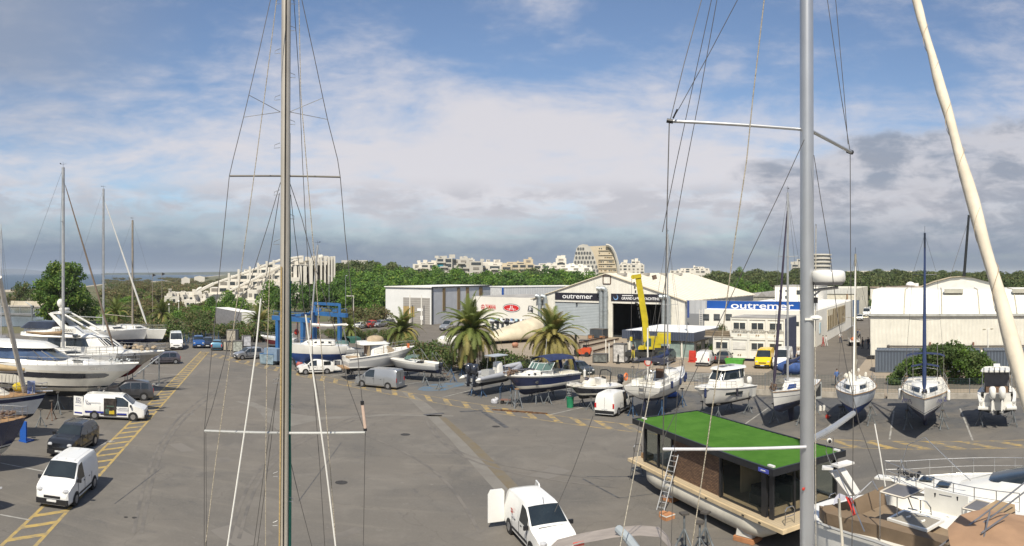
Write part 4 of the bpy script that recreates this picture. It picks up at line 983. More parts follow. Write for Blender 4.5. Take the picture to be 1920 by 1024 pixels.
def tree_proto(kind,seed,mats,h=10.0,w_=8.0,leaf=0.42,per=26):
 rr=random.Random(seed);cl=[];b=MB()
 if kind=='round':
  woody(b,(0,0,-0.3),(rr.gauss(0,.2),rr.gauss(0,.2),h*0.5),0.28,0.14,rr)
  for i in range(26):
   a=rr.random()*6.283;q=rr.random() ** 0.55;zz=rr.random()
   env=math.sin(math.pi*min(1,0.16+zz*0.84)) ** 0.6
   c=(w_/2*q*env*math.cos(a),w_/2*q*env*math.sin(a),h*(0.18+0.72*zz));r_=w_*(0.11+0.09*rr.random())
   cl.append((c,(r_*1.1,r_*1.1,r_*(0.8+0.5*rr.random()))))
   if i % 2==0: woody(b,(0,0,h*(0.12+0.3*rr.random())),c,0.11,0.03,rr,n=5,seg=3)
  cl.append(((0,0,h*0.5),(w_*.28,w_*.28,h*.32)))
 elif kind=='pine':
  woody(b,(0,0,-0.3),(rr.gauss(0,.5),rr.gauss(0,.5),h*0.72),0.32,0.18,rr)
  for i in range(22):
   a=rr.random()*6.283;q=rr.random() ** 0.5
   c=(w_/2*q*math.cos(a),w_/2*q*math.sin(a),h*(0.93-0.28*q*q)-0.4*rr.random());r_=w_*(0.11+0.06*rr.random())
   cl.append((c,(r_*1.15,r_*1.15,r_*0.75)))
   if i % 2==0: woody(b,(0,0,h*(0.5+0.2*rr.random())),c,0.12,0.04,rr,n=5,seg=3)
  for i in range(8):
   a=rr.random()*6.283;cl.append(((w_*.3*math.cos(a),w_*.3*math.sin(a),h*(0.45+0.2*rr.random())),(w_*.16,w_*.16,w_*.12)))
 elif kind=='bush':
  for i in range(4): woody(b,(0,0,-0.2),(rr.gauss(0,w_*.2),rr.gauss(0,w_*.2),h*0.6),0.07,0.03,rr,n=5,seg=3)
  for i in range(15):
   a=rr.random()*6.283;q=rr.random() ** 0.6
   c=(w_/2*0.75*q*math.cos(a),w_/2*0.75*q*math.sin(a),h*(0.15+0.62*(1-0.5*q*q)*rr.random() ** 0.5));r_=w_*(0.13+0.1*rr.random())
   cl.append((c,(r_,r_,min(r_*1.1,h*0.3))))
 me=leaves('crown',cl,per,leaf,mats,seed)
 return me,b
PR={}
def proto(key,*a,**k):
 me,b=tree_proto(*a,**k)
 t=thing({'round': 'broadleaf_tree','pine': 'stone_pine','bush': 'bush'}[a[0]],'','tree')
 tr_=b.obj('trunk' if a[0] != 'bush' else 'stem',BARK,t,60)
 c=bpy.data.objects.new('crown' if a[0] != 'bush' else 'foliage',me);C.objects.link(c);c.parent=t
 PR.setdefault(key,[]).append((t,a[0]));t['unused']=1;return t
USED=set()
def plant(key,i,loc,sc_=1.0,rz=0.0,label='',group=None,name=None,cat=None,sz=None):
 t,kd=PR[key][i % len(PR[key])]
 if t.name in USED: o=copy_tree(t)
 else: o=t;USED.add(t.name)
 if 'unused' in o: del o['unused']
 o.location=loc;o.scale=(sc_,sc_,sz if sz else sc_);o.rotation_euler=(0,0,rz)
 if name: o.name=name
 o['label']=label;o['category']=cat or {'round': 'tree','pine': 'pine tree','bush': 'bush'}[kd]
 if group: o['group']=group
 elif 'group' in o: del o['group']
 return o
LG2=[leafmat('leaf_olive_green',(0.149,0.213,0.057),(0.098,0.149,0.040)),LG[1],leafmat('leaf_deep_green',(0.081,0.144,0.040),(0.052,0.103,0.029))]
LP2=[LP[2],LP[1],leafmat('pine_pale_olive',(0.155,0.165,0.06),(0.10,0.11,0.04),tr=0.2)]  # second palette, yellower needles for variety among the pines
for s_ in range(6): proto('belt','round',11+s_,LG if s_ % 2 else LG2,h=10,w_=8.5,leaf=0.40,per=30)
for s_ in range(6): proto('pine','pine',31+s_,LP if s_ % 2 else LP2,h=10,w_=11.0,leaf=0.40,per=30)
for s_ in range(4): proto('scrub','bush',51+s_,LD,h=3.0,w_=4.6,leaf=0.20,per=60)
for s_ in range(4): proto('bush','bush',71+s_,LB,h=3.0,w_=4.4,leaf=0.17,per=80)
for s_ in range(2): proto('gbush','bush',81+s_,LG,h=3.0,w_=4.0,leaf=0.2,per=60)
rr=random.Random(5)
def zone(px,tab):
 for x,n_ in tab:
  if px<x: return n_
 return tab[-1][1]
ZB=((690,'just right of the white terraces'),(730,'left of the grey warehouse'),(775,'above the warehouse sliding door'),(815,'above the white warehouse front'),(870,'above the brown warehouse windows'),(930,'above the dealer lettering'),(985,'above the oval emblem'),(1040,"above the left hangar pipes"),(9999,'beside the hangar gable'))
ZP=((1390,'above the hangar roof end'),(1440,'above the low sheds'),(1490,'above the office block'),(1535,'behind the thick mast'),(1585,'right of the radar dome'),(1635,'at the end of the alley'),(1690,'above the left end of the tent roof'),(1735,'by the blue furled sail'),(1790,'left of the carbon mast'),(1835,'right of the carbon mast'),(1880,'behind the slanting cream sail'),(9999,'right of the slanting cream sail'))
ZS=((235,'behind the white slanting sail'),(270,'behind the bare brown mast'),(300,'by the two flagpoles'),(335,'left of the low white villas'),(375,'at the low white villas'),(9999,'below the white terraces'))
def put(key,i,px,D,ytop,hnat,label,group=None,wide=1.0,**k):
 h_=Zat(ytop,D);s_=h_/hnat
 return plant(key,i,P(px,D),s_*wide,rr.random()*6.28,label,group,sz=s_,**k)
# dark pines on the rise behind the belt
i=0
for px,D,y in ((650,300,489),(668,300,487),(690,310,488),(712,300,491),(738,300,495),(762,310,498),(790,320,501),(820,320,505),(985,300,503),(1000,300,502),(960,300,506),(705,280,497),(678,280,495),(655,285,496),(640,290,492),(730,330,491),(752,290,501),(775,300,503)):
 put('pine',i,px,D,y,10.2,'dark rounded pine behind the bright green trees, '+zone(px,ZB),'dark pines behind the green tree belt',0.75);i+=1
# bright green belt
i=0
for D,y0,n_,x0,x1 in ((262,503,27,640,1128),(236,511,27,630,1120),(210,520,24,636,1080),(186,533,8,640,735)):
 for k in range(n_):
  px=x0+(x1-x0)*(k+rr.random()*0.8)/n_;y=y0+rr.gauss(0,2.6)
  if px>870 and D>250: y+=6
  put('belt',i,px,D+rr.gauss(0,5),y,10.0,'bright green tree, %s of the belt, %s' % ({262: 'back row',236: 'second row',210: 'third row',186: 'front row'}[D],zone(px,ZB)),'bright green trees of the belt',0.85+rr.random()*0.3);i+=1
put('belt',2,1030,225,496,10.0,'tallest bright green tree of the belt, just left of the hangar gable',None,0.62)
put('belt',1,1052,230,502,10.0,'full green tree right beside the tallest one, left of the hangar gable',None,0.6)
for px,D,y,w_,l in ((553,200,527,.9,'green tree in front of the white terraces, directly right of the near mast'),(505,185,528,.95,'round green tree in front of the white terraces, directly left of the near mast'),(523,178,538,.8,'smaller green tree behind the near mast at the foot of the terraces'),(428,165,541,0.75,'rounded bright green tree below the left end of the white terraces'),
      (398,185,556,1.0,'low green tree at the foot of the curved white rib'),(452,150,556,1.1,'olive tree between the white terraces and the grey trailer'),(575,190,530,.9,'green tree below the fins of the white terraces'),(600,195,528,.9,'green tree below the right end of the white terraces'),(622,195,530,.85,'green tree at the right corner of the white terraces')):
 put('belt',i,px,D,y,10.0,l,None,w_);i+=1
# pines on the right
i=0
for D,y0,n_,x0,x1 in ((420,507.5,32,1330,1990),(350,511,32,1328,1990),(285,516,28,1340,1990),(232,522,24,1350,1985)):
 for k in range(n_):
  px=x0+(x1-x0)*(k+0.2+rr.random()*0.6)/n_;y=y0+rr.gauss(0,1.6)-(2 if 1640<px<1720 else 0)
  if D<300 and 1520>px>1440 : continue
  put('pine',i,px,D+rr.gauss(0,6),y,10.2,'umbrella pine, %s of the wood, %s' % ({420: 'farthest row',350: 'far row',285: 'middle row',232: 'nearest row'}[D],zone(px,ZP)),'umbrella pines of the wood on the right',0.9+rr.random()*0.35);i+=1
for px,D,y in ((1385,210,524),(1402,215,527),(1420,208,530),(1436,212,528),(1366,215,530)):
 put('belt',i,px,D,y,10.0,'brighter green tree at the foot of the pine wood behind the low sheds','brighter trees before the pine wood',0.9);i+=1
for px,D,y,l in ((1633,195,560,'green tree at the end of the alley beside the tent-roof warehouse'),(1388,350,503,'tall thin-crowned tree standing above the pines behind the hangar roof')):
 put('belt',i,px,D,y,10,l,None,0.5);i+=1
# cypresses / small dark trees
for px,D,y in ((766,330,491),(160,500,520)): pass
# left: scrub and tamarisk between yard and beach
i=0
for k in range(165):
 px=195+rr.random()*260;D=112+(rr.random() ** 1.2)*420
 if px>330 and D<150: continue
 if 300<px<400 and 185<D<240: continue
 if 380<px and D>150: continue
 h_=2.4+rr.random()*2.6+(1.4 if D>250 else 0);ymax=523+(px-195)*-0.012
 h_=min(h_,Zat(ymax+rr.random()*4,D));
 key='scrub' if rr.random()<(0.85 if D>190 else 0.45) else ('bush' if rr.random()<0.7 else 'gbush')
 sub='near' if D<190 else 'far'
 plant(key,i,P(px,D),(h_/3.0)*(1.0 if D<190 else 1.45),rr.random()*6.28,{'scrub': 'brown-green tamarisk bush in the %s scrub between the yachts and the beach','bush': 'olive bush in the %s scrub between the yachts and the beach','gbush': 'fresh green bush in the %s scrub between the yachts and the beach'}[key].replace('between the yachts and the beach',zone(px,ZS)) % sub,
   {'scrub': 'tamarisk bushes of the %s scrub','bush': 'olive bushes of the %s scrub','gbush': 'green bushes of the %s scrub'}[key] % sub,sz=h_/3.0);i+=1
for k in range(60):
 px=200+rr.random()*215;D=430+rr.random()*900
 plant('scrub',i,P(px,D),2.6+rr.random()*1.5,rr.random()*6.28,'brown scrub clump far along the shore at the left','scrub clumps along the far shore',sz=1.0+rr.random()*0.6);i+=1
for k in range(34):
 px=300+rr.random()*130;D=128+rr.random()*70
 if px>395 and D<155: continue
 h_=2.5+rr.random()*2.0
 plant('gbush' if k % 3 else 'bush',i,P(px,D),h_/3.0,rr.random()*6.28,'green garden shrub '+zone(px,((330,'by the small left car park'),(360,'in front of the low white villas'),(385,'at the right end of the villas'),(9999,'under the curved white rib'))),'garden shrubs round the low villas',sz=h_/3.0);i+=1
# the big tree at the left and its neighbours
def special_tree(name,label,px,D,ytop,wpx,mats,seed,per,leaf,zlow=0.08,n_cl=60):
 h=Zat(ytop,D);w_=wpx*D/F;q=random.Random(seed);t=thing(name,label,'tree',P(px,D));b=MB();cl=[]
 woody(b,(0,0,-0.2),(0.4,0.2,h*0.45),0.42,0.25,q)
 for i in range(n_cl):
  a=q.random()*6.283;rad=q.random() ** 0.5;zz=q.random();env=math.sin(math.pi*min(1,0.2+0.78*zz)) ** 0.5
  c=(w_/2*rad*env*math.cos(a),w_/2*rad*env*math.sin(a),h*(zlow+(0.92-zlow)*zz));r_=w_*(0.06+0.075*q.random())
  cl.append((c,(r_*1.2,r_*1.2,r_)))
  if i % 3==0: woody(b,(0,0,h*(0.15+0.3*q.random())),c,0.16,0.03,q,n=5,seg=4)
 cl.append(((0,0,h*0.5),(w_*.3,w_*.3,h*.32)))
 me=leaves('crown',cl,per,leaf,mats,seed);c=bpy.data.objects.new('crown',me);C.objects.link(c);c.parent=t;b.obj('trunk',BARK,t,60);return t
special_tree('broadleaf_tree','large leafy green tree rising behind the white yachts at the left, by the harbour basin',124,150,490,122,LT,5,60,0.36,0.06,70)
special_tree('broadleaf_tree','lower green lobe of foliage between the large tree and the far-left yacht masts',92,146,520,60,LT,15,60,0.34,0.05,30)
special_tree('rounded_tree','dark round bushy tree at the far left beside the sea',42,240,528.5,52,LB,6,50,0.36,0.05,40)
for px,D,y in ((8,250,552),(70,235,553),(20,255,550),(85,230,556),(-8,240,548)):
 put('scrub',i,px,D,y,3.0,'low brown-green scrub along the quay beside the round dark tree','scrub along the quay');i+=1
# hedges of oleander beside the yard
for k in range(14):
 px=352+k*12.5+rr.gauss(0,3);D=122-k*0.6+rr.gauss(0,2.5)
 put('bush',i,px,D,597+rr.gauss(0,4),3.0,'oleander bush in the long hedge behind the parked blue cars','oleander hedge behind the blue cars');i+=1
for k in range(16):
 px=590+k*9.5+rr.gauss(0,3);D=118+rr.gauss(0,3)
 put('bush',i,px,D,614+rr.gauss(0,3),3.0,'low bush in the hedge behind the travel lift and flybridge boat','low hedge behind the travel lift');i+=1
for px,D,y,key in ((775,88,640,'bush'),(790,86,634,'bush'),(806,85,630,'bush'),(822,84,636,'bush'),(838,84,640,'bush'),(770,84,655,'bush'),(800,82,655,'bush'),(830,80,655,'bush'),(852,79,662,'bush'),(765,92,628,'bush')):
 put(key,i,px,D,y,3.0,'dense oleander bush between the flybridge boat and the tallest palm','oleander bushes left of the tallest palm');i+=1
for px,D,y in ((940,78,652),(955,77,648),(972,77,655),(925,78,662),(990,76,662),(905,78,668),(1008,76,668)):
 put('bush',i,px,D,y,3.0,'oleander bush between the two largest palms','oleander bushes between the two palms');i+=1
for px,D,y in ((648,150,575),(665,152,570),(690,150,566),(715,152,572),(632,150,580),(700,145,585),(675,140,590)):
 put('scrub',i,px,D,y,3.0,'brownish tamarisk below the green belt left of the grey warehouse','brownish tamarisks left of the grey warehouse');i+=1
plant('bush',1,P(1354,92)+Vector((0,0,3.2)),0.35,1,'small potted bush on the terrace of the container office',None,sz=0.5)
for px in (1326,1338,1350): plant('gbush',1,P(px,96),0.6,px,'clipped green hedge shrub beside the low glazed office','clipped hedge shrubs by the low office',sz=0.5)
# big bush on the right
def big_bush():
 D=69.5;t=thing('large_rounded_bush','very large rounded green bush in front of the tent-roof warehouse','bush',P(1776,D));q=random.Random(8);cl=[];k_=D/F
 for i in range(150):
  u=q.uniform(-1,1);zt_=(1-abs(u) ** 2.4)*3.9+0.35;y=q.uniform(-1.3,1.6);z=zt_*(q.random() ** 0.45)*0.9
  r_=0.42+0.42*q.random();cl.append(((u*5.6,y+abs(u)*0.5,max(z-0.15,0.3)),(r_*1.3,r_*1.1,r_*1.0)))
 me=leaves('foliage',cl,260,0.17,[LB[0],LB[1],LT[0]],8);c=bpy.data.objects.new('foliage',me);C.objects.link(c);c.parent=t;t.rotation_euler=(0,0,-0.62)
 b=MB()
 for i in range(12): woody(b,(q.uniform(-4,4),0,-0.1),(q.uniform(-4.5,4.5),q.uniform(-1,1),2.2),0.06,0.02,q,n=5,seg=3)
 b.obj('stem',BARK,t,60)
big_bush()
# palms
PF=[leafmat('palm_green',(0.19,0.225,0.06),(0.12,0.155,0.04),tr=0.3),leafmat('palm_yellowed',(0.36,0.31,0.10),(0.25,0.22,0.075),tr=0.3),leafmat('palm_dry',(0.26,0.16,0.07),(0.16,0.10,0.05),tr=0.2)]
def palm(label,px,D,ycrown,span,seed,trunk_r=0.45,yellow=0.25,n_fr=62,name='date_palm'):
 q=random.Random(seed);zc=Zat(ycrown,D);t=thing(name,label,'palm tree',P(px,D));b=MB()
 b.tube([(0,0,-0.1),(0,0,zc*0.5),(0,0,zc*0.8),(0,0,zc)],trunk_r,12,rs=[trunk_r*0.95,trunk_r*0.9,trunk_r*1.15,trunk_r*1.25])
 for i in range(90):
  a=q.random()*6.283;z=q.random()*zc;b.box((trunk_r*math.cos(a),trunk_r*math.sin(a),z),(0.12,0.16,0.2),rz=a)
 b.obj('trunk',mat('palm_trunk',(0.13,0.085,0.05),0.95,0,0.3,5,0.8),t,60)
 V=[];MI=[]
 for f in range(n_fr):
  fr=f/n_fr;a=f*2.39996;elv=R(86-112*fr ** 0.9+q.gauss(0,13));L_=span*(0.72+0.34*q.random());droop=1.0+0.5*fr
  p=Vector((0,0,zc));pts=[p.copy()];n_s=12;e=elv
  for s_ in range(n_s):
   d_=Vector((math.cos(a)*math.cos(e),math.sin(a)*math.cos(e),math.sin(e)));p=p+d_*L_/n_s;pts.append(p.copy());e -=droop*R(90)/n_s*(0.55+s_/n_s)*(math.cos(e)*0.7+0.35)
   e=max(e,R(-86))
  m=0 if q.random()>yellow*(0.4+1.3*fr) else 1
  if fr>0.93: m=2
  side=Vector((-math.sin(a),math.cos(a),0))
  for s_ in range(n_s*4):
   x=s_/(n_s*4)*n_s;i0=int(x);c=pts[i0].lerp(pts[i0+1],x-i0);dirv=(pts[i0+1]-pts[i0]).normalized()
   if x<1.2: continue
   ll=L_*0.15*math.sin(math.pi*min(1,0.12+0.86*x/n_s)) ** 0.6*(0.8+0.4*q.random())
   upv=side.cross(dirv)
   for sg in (-1,1):
    tip=c+(side*sg*0.85+dirv*0.75-Vector((0,0,0.35))+upv*-0.15).normalized()*ll
    wv=dirv*0.034*(span/3.2);V+=[c-wv,c+wv,tip+wv*0.3,tip-wv*0.3];MI.append(m)
  for s_ in range(n_s):
   w2=Vector((0,0,0.03))+side*0.03;V+=[pts[s_]-w2,pts[s_]+w2,pts[s_+1]+w2*.7,pts[s_+1]-w2*.7];MI.append(m if fr<.9 else 2)
 me=quads_mesh('crown',np.array([tuple(v) for v in V]),np.array(MI),PF);c=bpy.data.objects.new('crown',me);C.objects.link(c);c.parent=t
 return t
palm('tallest date palm with a full drooping crown, standing behind the grey inflatable boat',884,75.5,622,4.8,1,n_fr=105)
palm('date palm with yellowing lower fronds in front of the closed roller door',1036,75,634,4.5,2,yellow=0.8,n_fr=100)
palm('smaller palm in front of the grey warehouse, above the flybridge boat',755,98,622,3.9,3,0.35,n_fr=90)
palm('palm behind the silver car and the white end of the grey trailer',486,117,609,4.2,4,0.35,n_fr=90)
palm('palm half hidden behind the right legs of the blue travel lift',656,112,618,3.2,5,0.35,n_fr=40)
palm('low palm in the scrub behind the sailboat with the white furled sail',218,118,590,4.0,6,0.3,n_fr=40)
palm('second low palm in the scrub, right of the thin bare mast',305,125,588,4.0,7,0.3,yellow=0.1,n_fr=40)
# ================================================================== vehicles
PAINTS={}
def paint(name,col,metal=0.3,rough=0.28): return mat('paint_'+name,col,rough,metal,0.04,0.6,coat=0.6)
SHAPES={
 'van':   dict(L=5.0,W=1.92,Hh=1.95,top=[(-.5,.52),(-.497,.80),(-.49,.93),(-.46,.985),(-.30,1.0),(.05,1.0),(.14,.97),(.30,.66),(.34,.60),(.44,.52),(.485,.44),(.5,.30)],belt=.56,win=[('side',-.02+.04,.235)],ws=(.14,.30),rear='van',wheels=(-.31,.31),wr=.335,tumble=.82),
 'small': dict(L=4.3,W=1.80,Hh=1.82,top=[(-.5,.50),(-.497,.80),(-.485,.93),(-.45,.985),(-.30,1.0),(.02,.995),(.10,.96),(.27,.66),(.31,.61),(.43,.53),(.48,.45),(.5,.28)],belt=.56,win=[('side',-.02,.20)],ws=(.10,.27),rear='van',wheels=(-.31,.31),wr=.315,tumble=.82),
 'big':   dict(L=5.4,W=2.0,Hh=2.3,top=[(-.5,.45),(-.498,.86),(-.49,.95),(-.46,.99),(-.30,1.0),(.08,.99),(.15,.95),(.30,.60),(.34,.53),(.44,.46),(.485,.38),(.5,.26)],belt=.50,win=[('side',.05,.24)],ws=(.15,.30),rear='van',wheels=(-.30,.32),wr=.34,tumble=.86),
 'hatch': dict(L=3.8,W=1.68,Hh=1.50,top=[(-.5,.45),(-.495,.64),(-.46,.80),(-.40,.95),(-.28,1.0),(.0,.995),(.08,.965),(.235,.68),(.27,.645),(.41,.57),(.475,.47),(.5,.30)],belt=.60,win=[('side',-.36,-.14),('side',-.12,.17)],ws=(.08,.235),rear='hatch',wheels=(-.33,.33),wr=.31,tumble=.74),
 'suv':   dict(L=4.6,W=1.88,Hh=1.70,top=[(-.5,.47),(-.495,.66),(-.46,.82),(-.41,.95),(-.30,1.0),(-.02,.995),(.06,.96),(.20,.70),(.24,.665),(.40,.60),(.475,.50),(.5,.30)],belt=.62,win=[('side',-.40,-.26),('side',-.24,-.06),('side',-.04,.15)],ws=(.06,.20),rear='hatch',wheels=(-.31,.31),wr=.36,tumble=.75),
 'sedan': dict(L=4.5,W=1.78,Hh=1.45,top=[(-.5,.45),(-.49,.62),(-.40,.66),(-.34,.70),(-.22,.95),(-.12,1.0),(.0,.995),(.05,.97),(.20,.68),(.24,.65),(.41,.57),(.475,.48),(.5,.30)],belt=.62,win=[('side',-.27,-.10),('side',-.08,.13)],ws=(.05,.20),rear='sedan',wheels=(-.31,.32),wr=.32,tumble=.74),
}
def topz(S,x):
 T=S['top']
 for i in range(len(T)-1):
  if T[i][0] <= x <= T[i+1][0]: return T[i][1]+(T[i+1][1]-T[i][1])*(x-T[i][0])/max(T[i+1][0]-T[i][0],1e-6)
 return T[0][1] if x<T[0][0] else T[-1][1]
def car(name,label,cat,kind,front,rear,pm,L=None,Hh=None,group=None,windows=True,rearglass=False,bumper=None,fit=False,plate=True,open_side=False,open_rear=None,glass=None):
 """front / rear: ground points (Vectors) under the two ends"""
 S=dict(SHAPES[kind]);glass=glass or GLASS
 if L: S['L']=L
 if Hh: S['Hh']=Hh
 L_,W2,Hh_=S['L'],S['W']/2,S['Hh']
 fr,re=Vector(front),Vector(rear);mid=(fr+re)/2;mid.z=0;ang=heading(re,fr)
 t=thing(name,label,cat,mid,ang,group)
 zb=0.20;xs=sorted(set([x for x,_ in S['top']]+[w_[i] for w_ in S['win'] for i in (1,2)]+[S['ws'][0],S['ws'][1]]+[-.4,-.2,0,.2,.38,.46]))
 def hw(x):
  e=1.0-0.10*max(0,(x-.30)/.2) ** 2-0.05*max(0,(-.38-x)/.12) ** 2
  if x>.47: e *= 1-0.16*((x-.47)/.03) ** 2
  return W2*e
 zbelt=S['belt']*Hh_
 def ring(x,off=0.0):
  zt=topz(S,x)*Hh_;w_=hw(x)+off
  tall=max(0.0,(zt-zbelt)/(Hh_-zbelt))
  zb_=min(zbelt,zt-0.03);tw=w_*(1-(1-S['tumble'])*min(1,max(0,(zt-zb_)/(Hh_-zbelt))) ** 1.0)
  edge=0.06+0.05*tall
  half=[(0,zb),(w_*.9,zb),(w_*.985,zb+.10),(w_,zb+(zb_-zb)*.5),(w_*.985,zb_),(tw+off*0,zt-edge*tall-0.02),(tw-0.07,zt-0.01),(tw*.5,zt+0.015),(0,zt+0.02)]
  return half
 # body grid, leaving window openings
 b=MB();gl={'windscreen': MB(),'side_window': [],'rear_window': MB()}
 rings={x: ring(x) for x in xs}
 def pt(x,j,sg,off=0.0):
  y,z=rings[x][j];return (x*L_,sg*(y+off),z)
 for a,c in zip(xs[:-1],xs[1:]):
  xm_=(a+c)/2
  for sg in (-1,1):
   for j in range(8):
    q=[pt(a,j,sg),pt(c,j,sg),pt(c,j+1,sg),pt(a,j+1,sg)]
    if windows and j in (6,7) and S['ws'][0] <= xm_ <= S['ws'][1]:
     gl['windscreen'].add(q,[(0,1,2,3)]);continue
    if j==4 and any(w_[1] <= xm_ <= w_[2] for w_ in S['win']) :
     k=[w_[1] <= xm_ <= w_[2] for w_ in S['win']].index(True)
     while len(gl['side_window'])<(k+1)*2: gl['side_window'].append(MB())
     gl['side_window'][k*2+(sg>0)].add(q,[(0,1,2,3)]);continue
    if rearglass and S['rear'] != 'van' and j in (6,7) and S['rear']=='hatch' and -.47<xm_<-.39: gl['rear_window'].add(q,[(0,1,2,3)]);continue
    if rearglass and S['rear']=='sedan' and j in (6,7) and -.34<xm_<-.22: gl['rear_window'].add(q,[(0,1,2,3)]);continue
    b.add(q,[(0,1,2,3)])
 for x in (xs[0],xs[-1]):
  b.add([pt(x,j,1) for j in range(9)]+[pt(x,j,-1) for j in range(7,0,-1)],[tuple(range(16))])
 if open_side:
  pass
 b.obj('body',pm,t,32)
 if gl['windscreen'].f: gl['windscreen'].obj('windscreen',glass,t,30)
 for k,w_ in enumerate(gl['side_window']):
  if w_.f: w_.obj('side_window',glass,t,30)
 if gl['rear_window'].f: gl['rear_window'].obj('rear_window',glass,t,30)
 # pillars between the door windows and the A pillar trim
 b=MB()
 bm_=bumper or BLACKP
 z0=0.22
 b.box((L_*.488,0,.36),(L_*.04,W2*1.72,.26));b.obj('front_bumper',bm_,t,0)
 b=MB();b.box((-L_*.492,0,.38),(L_*.03,W2*1.84,.24));b.obj('rear_bumper',bm_,t,0)
 b=MB();b.box((L_*.497,0,.58 if kind != 'big' else .7),(0.05,W2*0.9,.12));b.obj('grille',BLACKP,t,0)
 for sg in (-1,1):
  b=MB();hz=topz(S,.45)*Hh_-0.12;b.ell((L_*.462,sg*W2*.70,hz),(.17,.20,.11),8,5);b.obj('headlight',LAMP,t)
  b=MB();b.box((-L_*.499,sg*W2*.86,zbelt*0.86),(.05,.14,.38));b.obj('tail_light',TAIL,t,0)
  b=MB();xm_=S['ws'][1]*L_-.12;b.box((xm_,sg*(W2+.10),zbelt+.10),(.10,.20,.17));b.obj('mirror',bm_,t,0)
  b=MB();b.box((0,sg*(W2+.004),.46),(L_*.42,.02,.09));b.obj('side_moulding',bm_,t,0)
  b=MB();b.box((L_*.04,sg*(W2*.995),zbelt*.86),(.16,.03,.035));b.box((-L_*.14,sg*(W2*.995),zbelt*.86),(.16,.03,.035));b.obj('door_handle',BLACKP,t,0)
 for sg in (-1,1):
  for x in [w_[i] for w_ in S['win'] for i in (1,2)][-2:]+([-.22] if S['rear']=='van' else []):
   b=MB();b.box((x*L_,sg*(W2+.001),(zbelt+.36)/2),(.022,.012,zbelt-.40));b.obj('door_gap',BLACKP,t,0)
 b=MB();b.box((L_*.30,0,topz(S,.30)*Hh_+.015),(.03,W2*1.2,.02),rz=.05);b.obj('wiper',BLACKP,t,0)
 b=MB();b.box((L_*.504,0,.34),(.03,W2*1.1,.10));b.obj('lower_grille',mat('dark_slot',(.005,.005,.005),.7),t,0)
 if kind in ('van','big'):
  for y in (-.5,0,.5): b=MB();b.box((-L_*.16,y,Hh_+.012-.015*abs(y)),(L_*.52,.07,.02));b.obj('roof_rib',pm,t,0)
 if plate:
  for x in (-.503,.513):
   b=MB();b.box((x*L_,0,.62 if x<0 and kind in ('van','small','big') else .42),(.02,.50,.11));b.obj('number_plate',mat('number_plate_white',(.7,.7,.68),.5),t,0)
 if S['rear']=='van':
  b=MB();b.box((-L_*.5,0,Hh_*.5),(.012,.015,Hh_*.68));b.obj('door_seam',BLACKP,t,0)
  if rearglass:
   for sg in (-1,1): b=MB();b.box((-L_*.4985,sg*W2*.40,Hh_*.73),(.02,W2*.58,Hh_*.20));b.obj('rear_window',glass,t,0)
 wr=S['wr']
 for x in S['wheels']:
  for sg in (-1,1):
   b=MB();b.cyl((x*L_,sg*(W2-.26),wr),(x*L_,sg*(W2+.012),wr),wr+.05,n=18);b.obj('wheel_arch',BLACKP,t,30)
   b=MB();b.cyl((x*L_,sg*(W2-.22),wr),(x*L_,sg*(W2+.025),wr),wr,n=18);wh=b.obj('wheel',RUBBER,t,30)
   b=MB();b.cyl((x*L_,sg*(W2+.0),wr),(x*L_,sg*(W2+.035),wr),wr*.60,n=14);b.obj('rim',HUB,wh,30)
 return t
def veh(name,label,cat,kind,fpx,rpx,pm,**k):
 """place by the ground points under the front and the rear as seen in the photograph, at the vehicle's true length"""
 f,r=G(*fpx),G(*rpx);m=(f+r)/2;d_=(f-r).normalized();L_=k.get('L') or SHAPES[kind]['L']
 return car(name,label,cat,kind,m+d_*L_/2,m-d_*L_/2,pm,**k)
SILV=paint('silver',(.40,.41,.42),.6,.3);GREYP=paint('dark_grey',(.10,.10,.105),.5,.3);BLKP=paint('black',(.012,.013,.016),.2,.2);BLUP=paint('blue',(.02,.07,.20),.4);LBLU=paint('light_blue',(.13,.30,.42),.4)
NAVP=paint('navy',(.02,.03,.06),.4);YEL=paint('postal_yellow',(.85,.55,.01),0,.3)
veh('van','white panel van with a black front bumper, nearest at the lower left, facing the camera','van','van',(101,951),(152,907),CARW,L=4.45,Hh=1.95)
veh('car','black estate car with roof rails parked behind the nearest white van','car','suv',(112,858),(162,828),BLKP,rearglass=True)
for sg in (-1,1):
 b=MB();b.tube([(-1.7,sg*.66,1.66),(-1.6,sg*.66,1.73),(-.1,sg*.66,1.73),(.1,sg*.66,1.67)],.025,5);b.obj('roof_rail',STEEL,bpy.data.objects['car'])
v=veh('service_van','white service van seen from the side with open rear and sliding doors','van','van',(276,786),(160,781),CARW,L=4.95,Hh=1.93)
# open sliding doorway: dark opening framed, goods inside, doors at the back, lettering and blue stripe on the right flank
yb=-.96
b=MB();b.box((-.28,yb-.005,1.03),(1.0,.03,1.35));b.obj('side_doorway',mat('van_load_space',(.05,.04,.035),.9,0,.4,3),v,0)
b=MB();b.box((-.15,yb-.01,.62),(.42,.05,.25));b.box((-.02,yb-.012,.70),(.12,.05,.16));b.obj('yellow_case',mat('yellow_case',(.62,.45,.03),.6),v,0)
b=MB();b.box((-.5,yb-.012,.7),(.3,.05,.4));b.box((-.25,yb-.012,1.1),(.6,.04,.10));b.obj('tool_boxes',mat('tool_boxes',(.08,.13,.10),.8,0,.4,6),v,0)
b=MB();b.box((-1.55,yb-.008,.60),(1.5,.02,.14));b.box((.65,yb-.008,.52),(.75,.02,.12));b.obj('blue_stripe',mat('blue_vinyl',(.03,.04,.25),.4),v,0)
LETN=mat('navy_lettering',(.03,.035,.14),.5)
for s_,z_,x_,tx in (('D',1.42,-2.3,.30),('NCE',1.22,-2.2,.18)): text(s_,tx,v,LETN,(x_,yb-.012,z_),align='LEFT')
